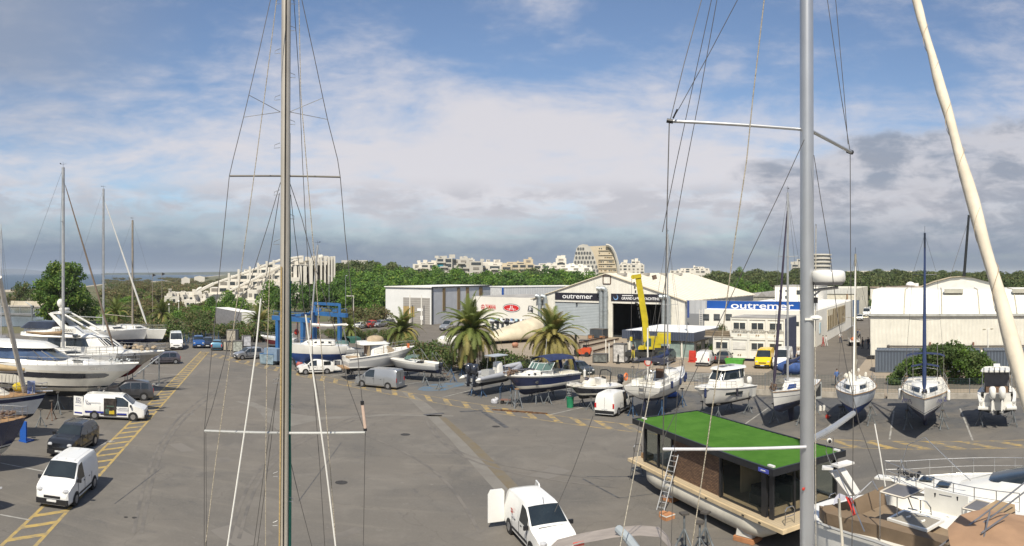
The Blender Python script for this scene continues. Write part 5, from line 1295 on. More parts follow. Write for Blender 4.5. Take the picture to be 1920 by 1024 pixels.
for z_ in (.98,.88,.80): text('--------',.10,v,LETN,(.45,yb-.012,z_),align='LEFT') if False else None
b=MB()
for z_,w_ in ((.98,.7),(.88,.9),(.79,.8)): b.box((.75,yb-.008,z_),(w_,.015,.03))
b.box((-1.55,yb-.008,1.34),(1.0,.015,.03));b.obj('fine_print',mat('grey_vinyl',(.4,.4,.45),.5),v,0)
for sg,an in ((-1,R(-62)),(1,R(70))):
 b=MB();b.box((-.42,0,0),(.84,.04,1.5));dr=b.obj('rear_door',CARW,v,0);dr.location=(-2.47,sg*.90,1.0);dr.rotation_euler=(0,0,an*.25 if sg<0 else -an)
 if sg<0:
  text('ED',.34,dr,LETN,(-.42,-.03,.50));text('ANCE',.2,dr,LETN,(-.40,-.03,.27));b=MB();b.box((-.42,-.03,-.55),(.7,.01,.12));b.box((-.42,-.03,0),(.6,.01,.02));b.obj('stripe',mat('blue_vinyl',(.03,.04,.25),.4),dr,0)
 else:
  b=MB();b.box((-.42,.03,0),(.7,.02,1.2));b.obj('plywood_lining',mat('plywood',(.48,.30,.13),.8),dr,0)
veh('car','dark grey car half hidden behind the white service van with open doors','car','suv',(228,748),(252,748),GREYP)
veh('car','small grey two-tone hatchback beside the red underside of the yacht bow','car','hatch',(284,682),(335,681),paint('grey_violet',(.13,.12,.14),.5),rearglass=True,L=3.7)
veh('minibus','old white high-roofed van facing the camera at the end of the left yacht row','van','big',(331,657),(329,649),CARW,Hh=2.5,glass=WGLASS)
veh('car','bright blue estate car facing the camera by the oleander hedge','car','suv',(373,655),(372,646),paint('bright_blue',(.02,.10,.32),.3),group=None)
veh('car','very dark blue car between the bright blue and the pale blue cars','car','hatch',(388,656),(392,646),NAVP)
veh('car','pale blue hatchback seen from behind by the oleander hedge','car','hatch',(409,650),(405,661),LBLU,rearglass=True)
veh('car','silver hatchback parked left of the blue travel lift','car','hatch',(441,674),(492,671),SILV,L=4.1,Hh=1.55)
v=veh('small_van','small white van in front of the travel lift with its tailgate hanging open','van','small',(558,701),(622,699),CARW,L=4.0,Hh=1.72)
b=MB();b.box((-1.25,.905,1.25),(.8,.02,.42));b.box((-1.25,-.905,1.25),(.8,.02,.42));b.obj('rear_side_window',GLASS,v,0)
b=MB()
for dx,dz_,w_,h_ in ((0,.55,.9,.10),(0,-.55,.9,.10),(-.40,0,.10,1.2),(.40,0,.10,1.2),(0,-.3,.8,.5)): b.box((dx-.45,0,dz_),(w_,.05,h_))
dr=b.obj('rear_door',CARW,v,0);dr.location=(-2.0,.85,1.0);dr.rotation_euler=(0,0,R(-8))
veh('van','silver panel van parked on the worn yellow band by the small grey-hulled boat','van','van',(676,722),(748,729),SILV,L=4.8,Hh=1.95,bumper=SILV)
v=veh('small_van','white van seen from behind with its side door open, left of the white stern','van','small',(1170,763),(1133,782),CARW,L=4.3,Hh=1.85)
b=MB();b.box((.05,-.905,1.05),(.5,.02,1.35));b.obj('side_doorway',mat('van_load_space',(.05,.04,.035),.9),v,0)
v=veh('van','white van at the bottom of the picture with both rear doors wide open','van','small',(1040,1047),(985,990),CARW,L=4.4,Hh=1.82,bumper=BLACKP)
for sg,an in ((-1,R(-100)),(1,R(100))):
 b=MB();b.side([(-.78,-.75),(0,-.75),(0,.62),(-.10,.72),(-.66,.72),(-.78,.5)],-.03,.03);dr=b.obj('rear_door',CARW,v,0);dr.location=(-2.18,sg*.86,1.02);dr.rotation_euler=(0,0,R(-7) if sg>0 else -an*.92)
b=MB();b.box((-.95,-.915,1.22),(.22,.01,.07));b.box((-.95,-.915,1.10),(.22,.01,.07));b.obj('red_logo',REDP,v,0)
text('AXA',.20,v,mat('grey_vinyl',(.4,.4,.45),.5),(-.78,-.915,.92))
b=MB();b.cyl((.55,0,1.83),(.42,0,2.05),.012,n=4);b.obj('aerial',BLACKP,v)
veh('small_van','white van seen from behind beside the red road barrier','van','small',(1332,678),(1315,689),CARW,rearglass=False)
veh('car','dark saloon seen from behind between the white van and the green skip','car','sedan',(1365,672),(1350,685),GREYP,rearglass=True)
veh('postal_van','yellow van parked in front of the container office','van','big',(1428,693),(1440,681),YEL,Hh=2.15,L=4.6)
veh('van','white high van parked beside the yellow van','van','big',(1462,695),(1474,682),CARW,Hh=2.3)
veh('car','dark people carrier parked between the crane truck and the red barrier','car','suv',(1236,686),(1256,677),NAVP,Hh=1.75)
veh('car','dark car parked behind the blue canvas canopy of the blue-hulled boat','car','hatch',(1106,706),(1066,697),GREYP,L=4.2,rearglass=True)
veh('van','white van far up the alley beside the tent-roof warehouse','van','big',(1623,597),(1627,590),CARW)
veh('car','small white car far up the alley beside the red containers','car','hatch',(1611,604),(1613,598),CARW)
veh('van','second white van at the far end of the alley','van','van',(1632,590),(1634,586),CARW)
for px,py,m,l in ((668,617,CARW,'white car in the distant car park left of the grey warehouse'),(688,615,REDP,'red car in the distant car park left of the grey warehouse'),(706,614,SILV,'silver car in the distant car park left of the grey warehouse'),(722,612,GREYP,'dark car in the distant car park at the grey warehouse corner')):
 veh('car',l,'car','hatch',(px,py),(px+11,py-1.5),m)
for px,py,m,l in ((880,606,CARW,'white pickup on the forecourt behind the tallest palm'),(835,612,SILV,'pale van on the forecourt left of the tallest palm')): veh('car',l,'van','van',(px,py+8),(px+16,py+6),m)
# ================================================================== boats on stands
STANDM=mat('stand_steel',(0.20,0.22,0.23),0.6,0.3,0.25,4);STANDB=mat('blue_stand_steel',(0.06,0.13,0.25),0.6,0.2,0.25,4);STANDR=mat('rusty_stand_steel',(0.20,0.12,0.08),0.8,0,0.3,4)
def stand_proto(m):
 t=thing('jack_stand','','boat stand');b=MB()
 for a in (90,210,330): 
  e=Vector((0.42*math.cos(R(a)),0.42*math.sin(R(a)),0.02));b.cyl(e,(0,0,0.62),0.032,n=5);b.box(e,(.14,.14,.03),rz=R(a))
 b.obj('tripod',m,t);b=MB();b.cyl((0,0,.2),(0,0,1.0),0.035,n=6);b.obj('post',m,t)
 b=MB();b.box((0,0,1.02),(.26,.26,.05));b.obj('pad',mat('stand_pad',(.09,.08,.07),.9),t,0);t['unused']=1;return t
STP=[stand_proto(STANDM),stand_proto(STANDB),stand_proto(STANDR)]
def stand(loc,h,label,kind=0,rz=0.0):
 p=STP[kind]
 if 'unused' in p: o=p;del o['unused']
 else: o=copy_tree(p)
 o.location=loc;o.scale=(1 if h>.7 else .8,1 if h>.7 else .8,h/1.03);o.rotation_euler=(0,0,rz);o['label']=label;o['category']='boat stand';o['group']='adjustable boat stands in the yard';return o
def lerp(a,b,t): return a+(b-a)*t
class Boat:
 def __init__(s,name,label,cat,stern,bow,desc=None,group=None):
  a,c=Vector(stern),Vector(bow);a.z=c.z=0;m=(a+c)/2;s.L=(c-a).length;s.rz=heading(a,c)
  s.t=thing(name,label,cat,m,s.rz,group);s.desc=desc or label
 def hull(s,B,zs,zb,zk,zw,mats,sail=False,tw=.85,rake=.9,bands=(),sag=0.12,nst=22,riser=.70,full=.45,mi_top=None,name='hull'):
  """bands: [(z, material index below it)], the rest up to the sheer takes the last material"""
  s.zw=zw;s.B,s.zs,s.zb,s.zk,s.sag,s.rake,s.tw,s.full,s.sail,s.riser=B,zs,zb,zk,sag,rake,tw,full,sail,riser
  def make(sc_=1.0):
   rings=[];lv=[z for z,_ in bands];lvm=[m for _,m in bands]
   for i in range(nst+1):
    t=i/nst;t=1-(1-t) ** 1.25;x0=-s.L/2+s.L*t;zsh=s.sheer(t);kz=s.keel(t);hb=s.hb(t);ring=[]
    hs=[kz+(zw-kz)*f for f in (0,.25,.55,1)] if kz<zw else [kz]*4
    for z in lv[1:]: hs.append(min(max(z if z>0 else zsh+z,kz),zsh))
    last=hs[-1];hs+=[lerp(last,zsh,f) for f in (.5,1)]
    for z in hs:
     f=min(1,max(0,(z-kz)/max(zsh-kz,.001)))
     if sail: y=hb*lerp((1-(1-f) ** 2.3) ** .62,max(f,0) ** .75*.97+.03*f,max(0,(t-.55)/.45) ** .8)
     else: y=hb*(min(1,f/.30)*.86 if f<.30 else .86+.14*((f-.30)/.70) ** 1.2) if t<.5 else hb*lerp(min(1,f/.30)*.86 if f<.30 else .86+.14*((f-.30)/.70),f ** 1.0,((t-.5)*2) ** .8)
     xr=x0-s.rake*(1-f) ** 1.2*max(0,(t-.72)/.28) ** 1.6+(0.25*(1-f) if (sail and t<.02) else 0)
     ring.append((xr,y,z))
    rings.append(ring)
   return rings,lvm
  rings,lvm=make();n=len(rings[0]);b=MB()
  for sg in (-1,1):
   for i in range(nst):
    for j in range(n-1):
     m=lvm[0] if j<3 else (lvm[j-2] if j-2<len(lvm) else len(mats)-1)
     b.add([(rings[i][j][0],sg*rings[i][j][1],rings[i][j][2]),(rings[i+1][j][0],sg*rings[i+1][j][1],rings[i+1][j][2]),(rings[i+1][j+1][0],sg*rings[i+1][j+1][1],rings[i+1][j+1][2]),(rings[i][j+1][0],sg*rings[i][j+1][1],rings[i][j+1][2])],[(0,1,2,3)],m)
  r0=rings[0]
  for j in range(n-1):
   m=lvm[0] if j<3 else (lvm[j-2] if j-2<len(lvm) else len(mats)-1)
   b.add([(r0[j][0],r0[j][1],r0[j][2]),(r0[j+1][0],r0[j+1][1],r0[j+1][2]),(r0[j+1][0],-r0[j+1][1],r0[j+1][2]),(r0[j][0],-r0[j][1],r0[j][2])],[(0,1,2,3)],m)
  s.h=b.obj(name,mats,s.t,50);return s.h
 def sheer(s,t): return lerp(s.zs,s.zb,t)-s.sag*math.sin(math.pi*t)
 def keel(s,t): return s.zk+((s.zw-.12-s.zk) if s.sail else (lerp(s.zk,s.sheer(1),.52)-s.zk))*max(0,(t-s.riser)/(1-s.riser)) ** (1.5 if not s.sail else 1.8)+(0.35*max(0,(.25-t)/.25) ** 1.5*(s.zs-s.zk) if s.sail else 0)
 def hb(s,t):
  if t<s.full: return s.B/2*(s.tw+(1-s.tw)*math.sin(math.pi/2*t/s.full))
  q=(t-s.full)/(1-s.full);return max(.015,s.B/2*(1-q ** (1.75 if s.sail else 2.1)) ** 1.0)
 def tx(s,x): return (x+s.L/2)/s.L
 def deck(s,m,drop=.06,crown=.08,t0=0.0,t1=1.0,name='deck',inset=0.0):
  b=MB();rings=[]
  for i in range(21):
   t=lerp(t0,t1,i/20);x=-s.L/2+s.L*t;hb=max(.01,s.hb(t)*.985-inset);z=s.sheer(t)-drop
   rings.append([(x,-hb,z),(x,-hb*.5,z+crown*.8),(x,0,z+crown),(x,hb*.5,z+crown*.8),(x,hb,z)])
  b.loft(rings,closed=False);return b.obj(name,m,s.t,50)
 def rail(s,m,t0=0,t1=1,off=.02,r=.045,dz=0.0,name='rub_rail'):
  for sg in (-1,1):
   b=MB();b.tube([(-s.L/2+s.L*t,sg*(s.hb(t)+off),s.sheer(t)+dz) for t in np.linspace(t0,t1,16)],r,5);b.obj(name,m,s.t)
 def guard(s,t0,t1,h=.6,n=6,r=.016,inset=.07,lines=2,closed=True,m=None):
  m=m or STEEL;tops=[]
  for sg in (-1,1):
   b=MB();P_=[Vector((-s.L/2+s.L*t,sg*max(.03,s.hb(t)-inset),s.sheer(t))) for t in np.linspace(t0,t1,n)]
   for p in P_: b.cyl(p,p+Vector((0,0,h)),r,n=4)
   for k in range(lines): b.tube([p+Vector((0,0,h*(k+1)/lines)) for p in P_],r*(1.0 if k==lines-1 else .6),4)
   tops.append(P_[-1]);b.obj('guard_rail',m,s.t)
  if closed:
   b=MB();e=Vector((s.L/2+.05,0,s.sheer(1)));
   for k in range(lines): b.tube([tops[0]+Vector((0,0,h*(k+1)/lines)),e+Vector((0.05,0,h*(k+1)/lines*1.05)),tops[1]+Vector((0,0,h*(k+1)/lines))],r,4)
   b.cyl(e,e+Vector((0.05,0,h*1.05)),r,n=4);b.obj('pulpit',m,s.t)
 def stands(s,ts,kind=0,desc=None,yk=.8,ln=1.0,zfrac=.28):
  for t in ts:
   for sg in (-1,1):
    hb=s.hb(t)*yk;x=-s.L/2+s.L*t;kz=s.keel(t);z=kz+(s.sheer(t)-kz)*zfrac*.8
    lx=s.t.matrix_basis @ Vector((x,sg*hb,0));lx=Matrix.Rotation(s.rz,4,'Z') @ Vector((x,sg*hb,0))+Vector(s.t.location)
    stand((lx.x,lx.y,0),max(.45,z),'stand at the %s, %s side, under %s' % ('stern' if t<.35 else ('bow' if t>.65 else 'middle'),'port' if sg>0 else 'starboard',desc or s.desc),kind,s.rz)
 def keelblock(s,ts,z=None):
  pass
 def cab(s,x0,x1,w0,zb,zt,m,name='cabin',rf=.8,rb=.1,rs=.12,taper=.25,n=4.0,mtop=None,crown=.06,smooth=40,y=0):
  """box-like superstructure with raked ends, superellipse plan"""
  s._c=(x0,x1,w0,zb,zt,rf,rb,rs,taper,n);b=MB();rings=[[s.cp(a,h) for a in np.linspace(0,2*math.pi,29)[:-1]] for h in (0,.5,.93)]
  top=[Vector(p)*1 for p in rings[-1]];cx=sum(p[0] for p in top)/len(top);zz=lerp(zb,zt,1)
  rings.append([(lerp(p[0],cx,.06),p[1]*.93,zz) for p in rings[-1]]);b.loft(rings,0,True,False)
  nn=len(rings[-1]);b.add(rings[-1]+[(cx,0,zz+crown)],[(i,(i+1) % nn,nn) for i in range(nn)],0)
  o=b.obj(name,m,s.t,smooth);return o
 def cp(s,a,h,off=0.0):
  x0,x1,w0,zb,zt,rf,rb,rs,taper,n=s._c;cx,ax=(x0+x1)/2,(x1-x0)/2
  c,si=math.cos(a),math.sin(a);ux=math.copysign(abs(c) ** (2/n),c);uy=math.copysign(abs(si) ** (2/n),si)
  x=cx+ux*(ax+off);y=uy*(w0/2*(1-taper*max(0,ux) ** 1.5)-rs*h*w0/2+off)
  x -=rf*h*max(0,ux);x+=rb*h*max(0,-ux)
  return (x,y,zb+(zt-zb)*h)
 def band(s,a0,a1,h0,h1,m,name='window',off=.012,n=8,taper_end=0):
  b=MB();A_=np.linspace(R(a0),R(a1),n+1)
  for i in range(n):
   b.add([s.cp(A_[i],h0,off),s.cp(A_[i+1],h0,off),s.cp(A_[i+1],h1,off),s.cp(A_[i],h1,off)],[(0,1,2,3)])
  return b.obj(name,m,s.t,40)
 def bx(s,name,m,c,d,rz=0,taper=None,smooth=0):
  b=MB();b.box(c,d,0,rz,None,taper);return b.obj(name,m,s.t,smooth)
 def tb(s,name,m,pts,r=.02,n=6):
  b=MB();b.tube(pts,r,n);return b.obj(name,m,s.t)
 def fin(s,xc,chord,zt,zbm,th,m,rake=.3,name='keel'):
  b=MB();rings=[]
  for z,c in ((zt,chord),(zbm,chord*.75)):
   xs_=xc-(rake if z==zbm else 0);rings.append([(xs_+c*(.5-u),th/2*4*(u*(1-u)) ** .8*sg,z) for sg,us in ((1,np.linspace(0.001,.999,6)),(-1,np.linspace(.999,0.001,6))) for u in us])
  b.loft(rings);return b.obj(name,m,s.t,40)
 def rig(s,xm,top,zdeck,r=.085,spreaders=((.5,1.0),),boomL=3.6,boomz=1.2,boomcover=None,furl=None,furl_r=.07,mats=None,bow=True,lean=0.0,boom=True,boomup=0.05,yoff=0.0,wires=.011,swp=.15):
  mm=mats or ALU;Z1=top;b=MB();xt=xm-lean
  b.tube([(xm,yoff,zdeck),((xm+xt)/2,yoff,(zdeck+Z1)/2),(xt,yoff,Z1)],r,8);mo=b.obj('mast',mm,s.t,60)
  b=MB();b.cyl((xt,yoff,Z1),(xt,yoff,Z1+.5),.012,n=4);b.tube([(xt-.25,yoff,Z1+.3),(xt,yoff,Z1+.3),(xt+.3,yoff,Z1+.33)],.012,4);b.box((xt-.25,yoff,Z1+.36),(.12,.02,.10));b.obj('masthead_instruments',BLACKP,mo)
  prev={}
  tb_=s.tx(xm)
  for sg in (-1,1): prev[sg]=Vector((xm-.1,sg*s.hb(tb_)*.92,s.sheer(tb_)))
  for f,w_ in spreaders:
   z=lerp(zdeck,Z1,f);xs_=lerp(xm,xt,f)
   for sg in (-1,1):
    tip=Vector((xs_-w_*swp,yoff+sg*w_,z+.05));b=MB();b.cyl((xs_,yoff,z),tip,.028,.02,n=6);b.obj('spreader',mm,s.t)
    b=MB();b.cyl(prev[sg],tip,wires,n=4);b.obj('shroud',WIRE,s.t)
    prev[sg]=tip
  for sg in (-1,1): b=MB();b.cyl(prev[sg],(xt,yoff,Z1-.1),wires,n=4);b.obj('shroud',WIRE,s.t)
  if bow: 
   bp_=Vector((s.L/2-.15,0,s.sheer(.98)+.1));fo=Vector((xt+.05,yoff,lerp(zdeck,Z1,.93 if furl else 1)))
   b=MB();b.cyl(bp_,fo,wires,n=4);b.obj('forestay',WIRE,s.t)
   if furl: b=MB();b.tube([bp_.lerp(fo,q) for q in (.03,.08,.3,.6,.93,.97)],furl_r,8,rs=[furl_r*.5,furl_r*1.2,furl_r*1.15,furl_r*.9,furl_r*.55,furl_r*.3]);b.obj('furled_sail',furl,s.t)
  b=MB();b.cyl((-s.L/2+.1,0,s.sheer(0)),(xt,yoff,Z1-.05),wires,n=4);b.obj('backstay',WIRE,s.t)
  if boom:
   zb_=zdeck+boomz;b=MB();b.cyl((xm-.1,yoff,zb_),(xm-boomL,yoff,zb_+boomup*boomL),.06,n=6);b.obj('boom',mm,s.t)
   if boomcover: b=MB();b.tube([(xm-.02,yoff,zb_+.75),(xm-.15,yoff,zb_+.25),(xm-boomL*.5,yoff,zb_+.15),(xm-boomL*.97,yoff,zb_+.1+boomup*boomL)],.15,8,rs=[.05,.19,.15,.08]);b.obj('sail_cover',boomcover,s.t)
  return mo
def fender(s,x,y,z,m,r=.11,l=.55):
 x=min(x,s.L/2-.6);y=math.copysign(s.hb(s.tx(x))+r*.8,y)
 b=MB();b.cyl((x,y,z-l/2),(x,y,z+l/2),r,n=8);b.ell((x,y,z-l/2),(r,r,r),8,4);b.ell((x,y,z+l/2),(r,r,r),8,4);b.cyl((x,y,z+l/2),(x,y,z+l/2+.3),.012,n=4);return b.obj('fender',m,s.t,60)
def ladder(name,label,foot,head_,wd=.42,n=10,m=None,r=.022):
 f,h=Vector(foot),Vector(head_);t=thing(name,label,'ladder',(f.x,f.y,0));h=h-Vector((f.x,f.y,0));f=Vector((0,0,0));d=h-f;sd_=Vector((-d.y,d.x,0));
 sd_=sd_.normalized() if sd_.length>.01 else Vector((1,0,0));m=m or ALU
 for sg in (-1,1): b=MB();b.cyl(f+sd_*sg*wd/2,h+sd_*sg*wd/2,r*1.3,n=5);b.obj('side_rail',m,t)
 for i in range(n): q=f+d*(i+.6)/n;b=MB();b.cyl(q-sd_*wd/2,q+sd_*wd/2,r,n=5);b.obj('rung',m,t)
 return t
def outboard(s,x,y,z,m,k=1.0,tilt=0.0,name='outboard_motor'):
 t=thing(name,None,None);del_keys=None;t.parent=s.t;t.location=(x,y,z);t.rotation_euler=(0,tilt,0);t.scale=(k,k,k)
 b=MB();b.loft([[(-.32*a+.02,0,0) for a in (0,)]] if False else [[(cx+rx*math.cos(q),ry*math.sin(q),zz) for q in np.linspace(0,2*math.pi,13)[:-1]] for zz,cx,rx,ry in ((-.05,-.22,.16,.13),(.05,-.24,.27,.20),(.35,-.25,.32,.23),(.60,-.22,.29,.21),(.72,-.18,.16,.12))]);b.obj('cowling',m,t,60)
 b=MB();b.box((-.22,0,-.45),(.22,.12,.9),taper=(1.2,1));b.box((-.20,0,-.95),(.36,.05,.10));b.cyl((-.40,0,-.82),(0.02,0,-.82),.07,.05,n=8);b.obj('drive_leg',m,t,40)
 b=MB()
 for a in (0,120,240): b.box((-.43,.11*math.cos(R(a)),-.82+.11*math.sin(R(a))),(.03,.13,.10),M=Matrix.Rotation(R(a),3,'X'))
 b.obj('propeller',STEEL,t);b=MB();b.box((.02,0,-.05),(.10,.22,.35));b.obj('bracket',BLACKP,t,0);return t
def props_under(s,n=2,x=.4,z=None):
 for k in range(n):
  y=(k-(n-1)/2)*s.B*.4;z_=z or s.zk+.2;b=MB();b.cyl((-s.L/2+1.6,y,z_+.12),(-s.L/2+x,y,z_-.12),.03,n=5);b.ell((-s.L/2+x-.05,y,z_-.13),(.05,.2,.2),8,4);b.obj('propeller',STEEL,s.t)
  s.bx('rudder',ANTIK,(-s.L/2+x-.3,y,z_-.1),(.35,.05,.6))

# --- motorboat with the blue hull (bow left)
s=Boat('motorboat','motorboat with a navy blue hull, white decks, open windscreen and blue canvas canopy','motorboat',G(1072,694,2.45),G(947,704,2.75),'the blue-hulled motorboat')
s.hull(2.9,2.35,2.75,.82,1.45,[ANTIF,CREAM,NAVYH,WHITE],bands=[(1.45,0),(1.72,1),(-.16,2)],rake=1.25,sag=.05);s.deck(WHITE,.04);s.rail(WHITE,r=.05)
s.cab(-.9,2.9,1.9,2.4,2.95,WHITE,'coachroof',rf=1.2,rb=.0,taper=.35)
for x in (.6,1.3,2.0):
 for sg in (-1,1): b=MB();b.cyl((x,sg*.80,2.72),(x,sg*.93,2.70),.09,n=10);b.obj('porthole',GLASS,s.t)
b=MB();b.cyl((1.4,1.15,2.05),(1.4,1.28,2.05),.12,n=12);b.obj('porthole',STEEL,s.t)
FR=mat('white_window_frame',(.7,.72,.70),.4);GG=mat('greenish_screen',(.10,.17,.15),.08,spec=.8)
for (xa,ya,xb,yb_) in ((.35,-.95,.75,-.45),(.75,-.45,.80,.0),(.80,.0,.75,.45),(.75,.45,.35,.95),(-.6,-1.1,.35,-.95),(-.6,1.1,.35,.95)):
 lo0,lo1,hi0,hi1=Vector((xa+.25,ya,2.9)),Vector((xb+.25,yb_,2.9)),Vector((xa-.25,ya*.95,3.55)),Vector((xb-.25,yb_*.95,3.55))
 b=MB();b.sheet([lo0,lo1,hi1,hi0]);g_=b.obj('windscreen',GG,s.t,0);b=MB()
 for p,q in ((lo0,lo1),(lo1,hi1),(hi1,hi0),(hi0,lo0)): b.cyl(p,q,.028,n=5)
 b.obj('frame',FR,g_)
b=MB();rings=[[(x,y,z) for y,z in ((-1.15,3.75),(-1.0,3.95),(-.5,4.08),(.5,4.08),(1.0,3.95),(1.15,3.75))] for x in (.0,-1.0,-2.2,-3.2)];rings=[[(x,y,z-(.08 if i in (0,3) else 0)) for x,y,z in r_] for i,r_ in enumerate(rings)];b.loft(rings,closed=False);b.obj('canopy',NAVYC,s.t,60)
b=MB();b.sheet([(-3.2,-1.15,3.7),(-3.2,-.7,3.95),(-3.6,-.8,2.6),(-3.6,-1.2,2.5)]);b.sheet([(-3.2,1.15,3.7),(-3.2,.7,3.95),(-3.6,.8,2.6),(-3.6,1.2,2.5)]);b.obj('canopy_curtain',NAVYC,s.t,0)
for sg in (-1,1): s.tb('canopy_frame',STEEL,[(-1.2,sg*1.25,2.45),(0,sg*1.16,3.75)],.02);s.tb('canopy_frame',STEEL,[(-1.2,sg*1.25,2.45),(-2.2,sg*1.16,3.75)],.02)
s.tb('aerial',WHITE,[(-1.6,-1.2,2.6),(-1.9,-1.2,5.4)],.015)
s.bx('bench',CREAM,(-2.6,0,2.35),(1.4,2.0,.5));s.bx('helm',WHITE,(-.5,.4,2.6),(.6,1.0,.7));s.bx('engine_cover',CREAM,(-3.4,0,2.3),(.9,2.2,.35))
b=MB();q=random.Random(1)
for i in range(26): b.ell((2.8+q.random()*1.1,q.uniform(-.5,.5),2.75+q.random()*.35),(.10+.1*q.random(),.12,.10),6,4)
b.obj('anchor_gear',mat('brown_gear',(.20,.13,.09),.8,0,.4,5),s.t);s.tb('anchor_post',TEAK,[(3.5,.1,2.8),(3.7,.2,3.4)],.05)
b=MB();b.box((1.6,-.2,3.02),(1.2,.5,.12));b.box((.9,.1,3.03),(.6,.6,.10));b.obj('deck_hatch',DARKC,s.t,0)
text('B.VANN',.24,s.t,mat('navy_lettering',(.03,.035,.14),.5),(-2.9,-1.44,2.34),rot=(R(90),0,0)) if False else None
o=text('L 8610',.22,s.t,LETN,(-2.2,1.475,2.36),rot=(R(90),0,R(180)))
fender(s,-4.35,1.2,2.2,WHITE,.13);s.guard(.62,.97,.55,5);s.stands((.18,.5,.86),0)
BLUEB=s
# timber and steel shore trestle at its bow
def trestle(label,loc,h,w_=.9,rz=0.0,m=None,group=None):
 t=thing('trestle',label,'trestle',loc,rz,group);m=m or GALV
 for x in (-.35,.35):
  for sg in (-1,1): b=MB();b.cyl((x*.3,0,h),(x,sg*w_/2,0),.035,n=5);b.obj('leg',m,t)
 b=MB();b.cyl((-.35*.5,-w_*.3,h*.45),(-.35*.5,w_*.3,h*.45),.025,n=5);b.cyl((.35*.5,-w_*.3,h*.45),(.35*.5,w_*.3,h*.45),.025,n=5);b.obj('crossbar',m,t)
 b=MB();b.box((0,0,h+.03),(.35,.25,.07));b.obj('top_pad',TEAK,t,0);return t
trestle('grey A-frame trestle under the bow of the blue-hulled motorboat',G(969,764),1.55,1.0,.3)
trestle('grey A-frame trestle under the middle of the blue-hulled motorboat',G(1007,756),1.35,.8,.5)
# --- RIB with two big outboards
s=Boat('inflatable_boat','grey rigid inflatable boat with two large dark outboard motors and a small hard top','inflatable boat',G(889,708,1.75),G(972,684,2.3),'the grey inflatable boat')
s.hull(1.9,1.65,2.1,.85,1.3,[ANTIK,GREYH],bands=[(1.3,0)],rake=1.2,sag=0,tw=.8);s.deck(GREYH,.05,0)
TUBE=mat('grey_tube_fabric',(.34,.35,.38),.6,0,.05,1);
pts=[(-s.L/2-.45,1.05,1.72),(-1,1.1,1.8),(1.2,1.0,1.95),(2.8,.55,2.2),(3.4,0,2.35)]
full=pts+[(x,-y,z) for x,y,z in pts[-2::-1]]
b=MB();b.tube(full,.27,12,rs=[.16,.28,.27,.25,.24,.25,.27,.28,.16]);b.obj('inflatable_tube',TUBE,s.t,60)
b=MB()
for sg in (-1,1): b.cyl((-s.L/2-.85,sg*1.05,1.66),(-s.L/2-.4,sg*1.05,1.72),.06,.19,n=10)
b.obj('tube_cone',WHITE,s.t)
for sg in (-1,1): outboard(s,-s.L/2-.05,sg*.38,2.15,mat('dark_cowling',(.035,.04,.055),.18,.1,.1,1,coat=.6),1.25,R(8))
s.cab(-.3,.7,.9,1.8,2.9,WHITE,'console',rf=.3,rb=0,taper=.1);s.band(-50,50,.7,.98,GLASS,'windscreen')
for x in (-.9,.6):
 for sg in (-1,1): s.tb('top_post',STEEL,[(x,sg*.55,1.9),(x*.8,sg*.5,3.5)],.025)
s.bx('hard_top',mat('pale_blue_grey_top',(.40,.44,.48),.6),(-.1,0,3.55),(1.9,1.35,.08));s.bx('seat',GREYH,(-1.3,0,2.0),(.8,1.0,.55));s.bx('bow_locker',DARKC,(1.6,0,2.0),(1.0,.9,.35));s.stands((.06,.72),1)
# --- white bowrider with the dark band
s=Boat('motorboat','small white open motorboat with a black curved band along its hull, bow to the left','motorboat',G(1158,719,1.85),G(1063,723,2.05),'the small white motorboat with the black band')
s.hull(2.2,1.85,2.1,.8,1.2,[ANTIK,CREAM,BLKH,WHITE],bands=[(1.12,0),(1.35,1),(-.14,2)],rake=1.2,sag=.10);s.deck(WHITE,.03)
s.cab(-.2,1.1,1.0,1.95,2.5,CREAM,'console',rf=.5,rb=.1);s.band(-60,60,.8,1.2,mat('smoked_screen',(.05,.04,.05),.1),'windscreen')
s.bx('seat',WHITE,(-.7,0,2.15),(.5,1.3,.6));s.bx('sun_pad',CREAM,(1.7,0,2.08),(1.0,1.2,.16));s.bx('seat_back',BLACKP,(-.95,.2,2.35),(.1,.6,.5))
s.tb('arch',BLACKP,[(-1.1,-1.0,2.0),(-1.3,-.9,3.0),(-1.35,0,3.15),(-1.3,.9,3.0),(-1.1,1.0,2.0)],.05);outboard(s,-s.L/2-.1,0,1.9,BLKH,1.0,R(5));s.stands((.2,.62),0);s.guard(.7,.97,.25,4,lines=1)
ladder('stepladder','aluminium stepladder leaning at the bow of the small white motorboat with the black band',G(1068,754),G(1066,722,1.9),.4,7)
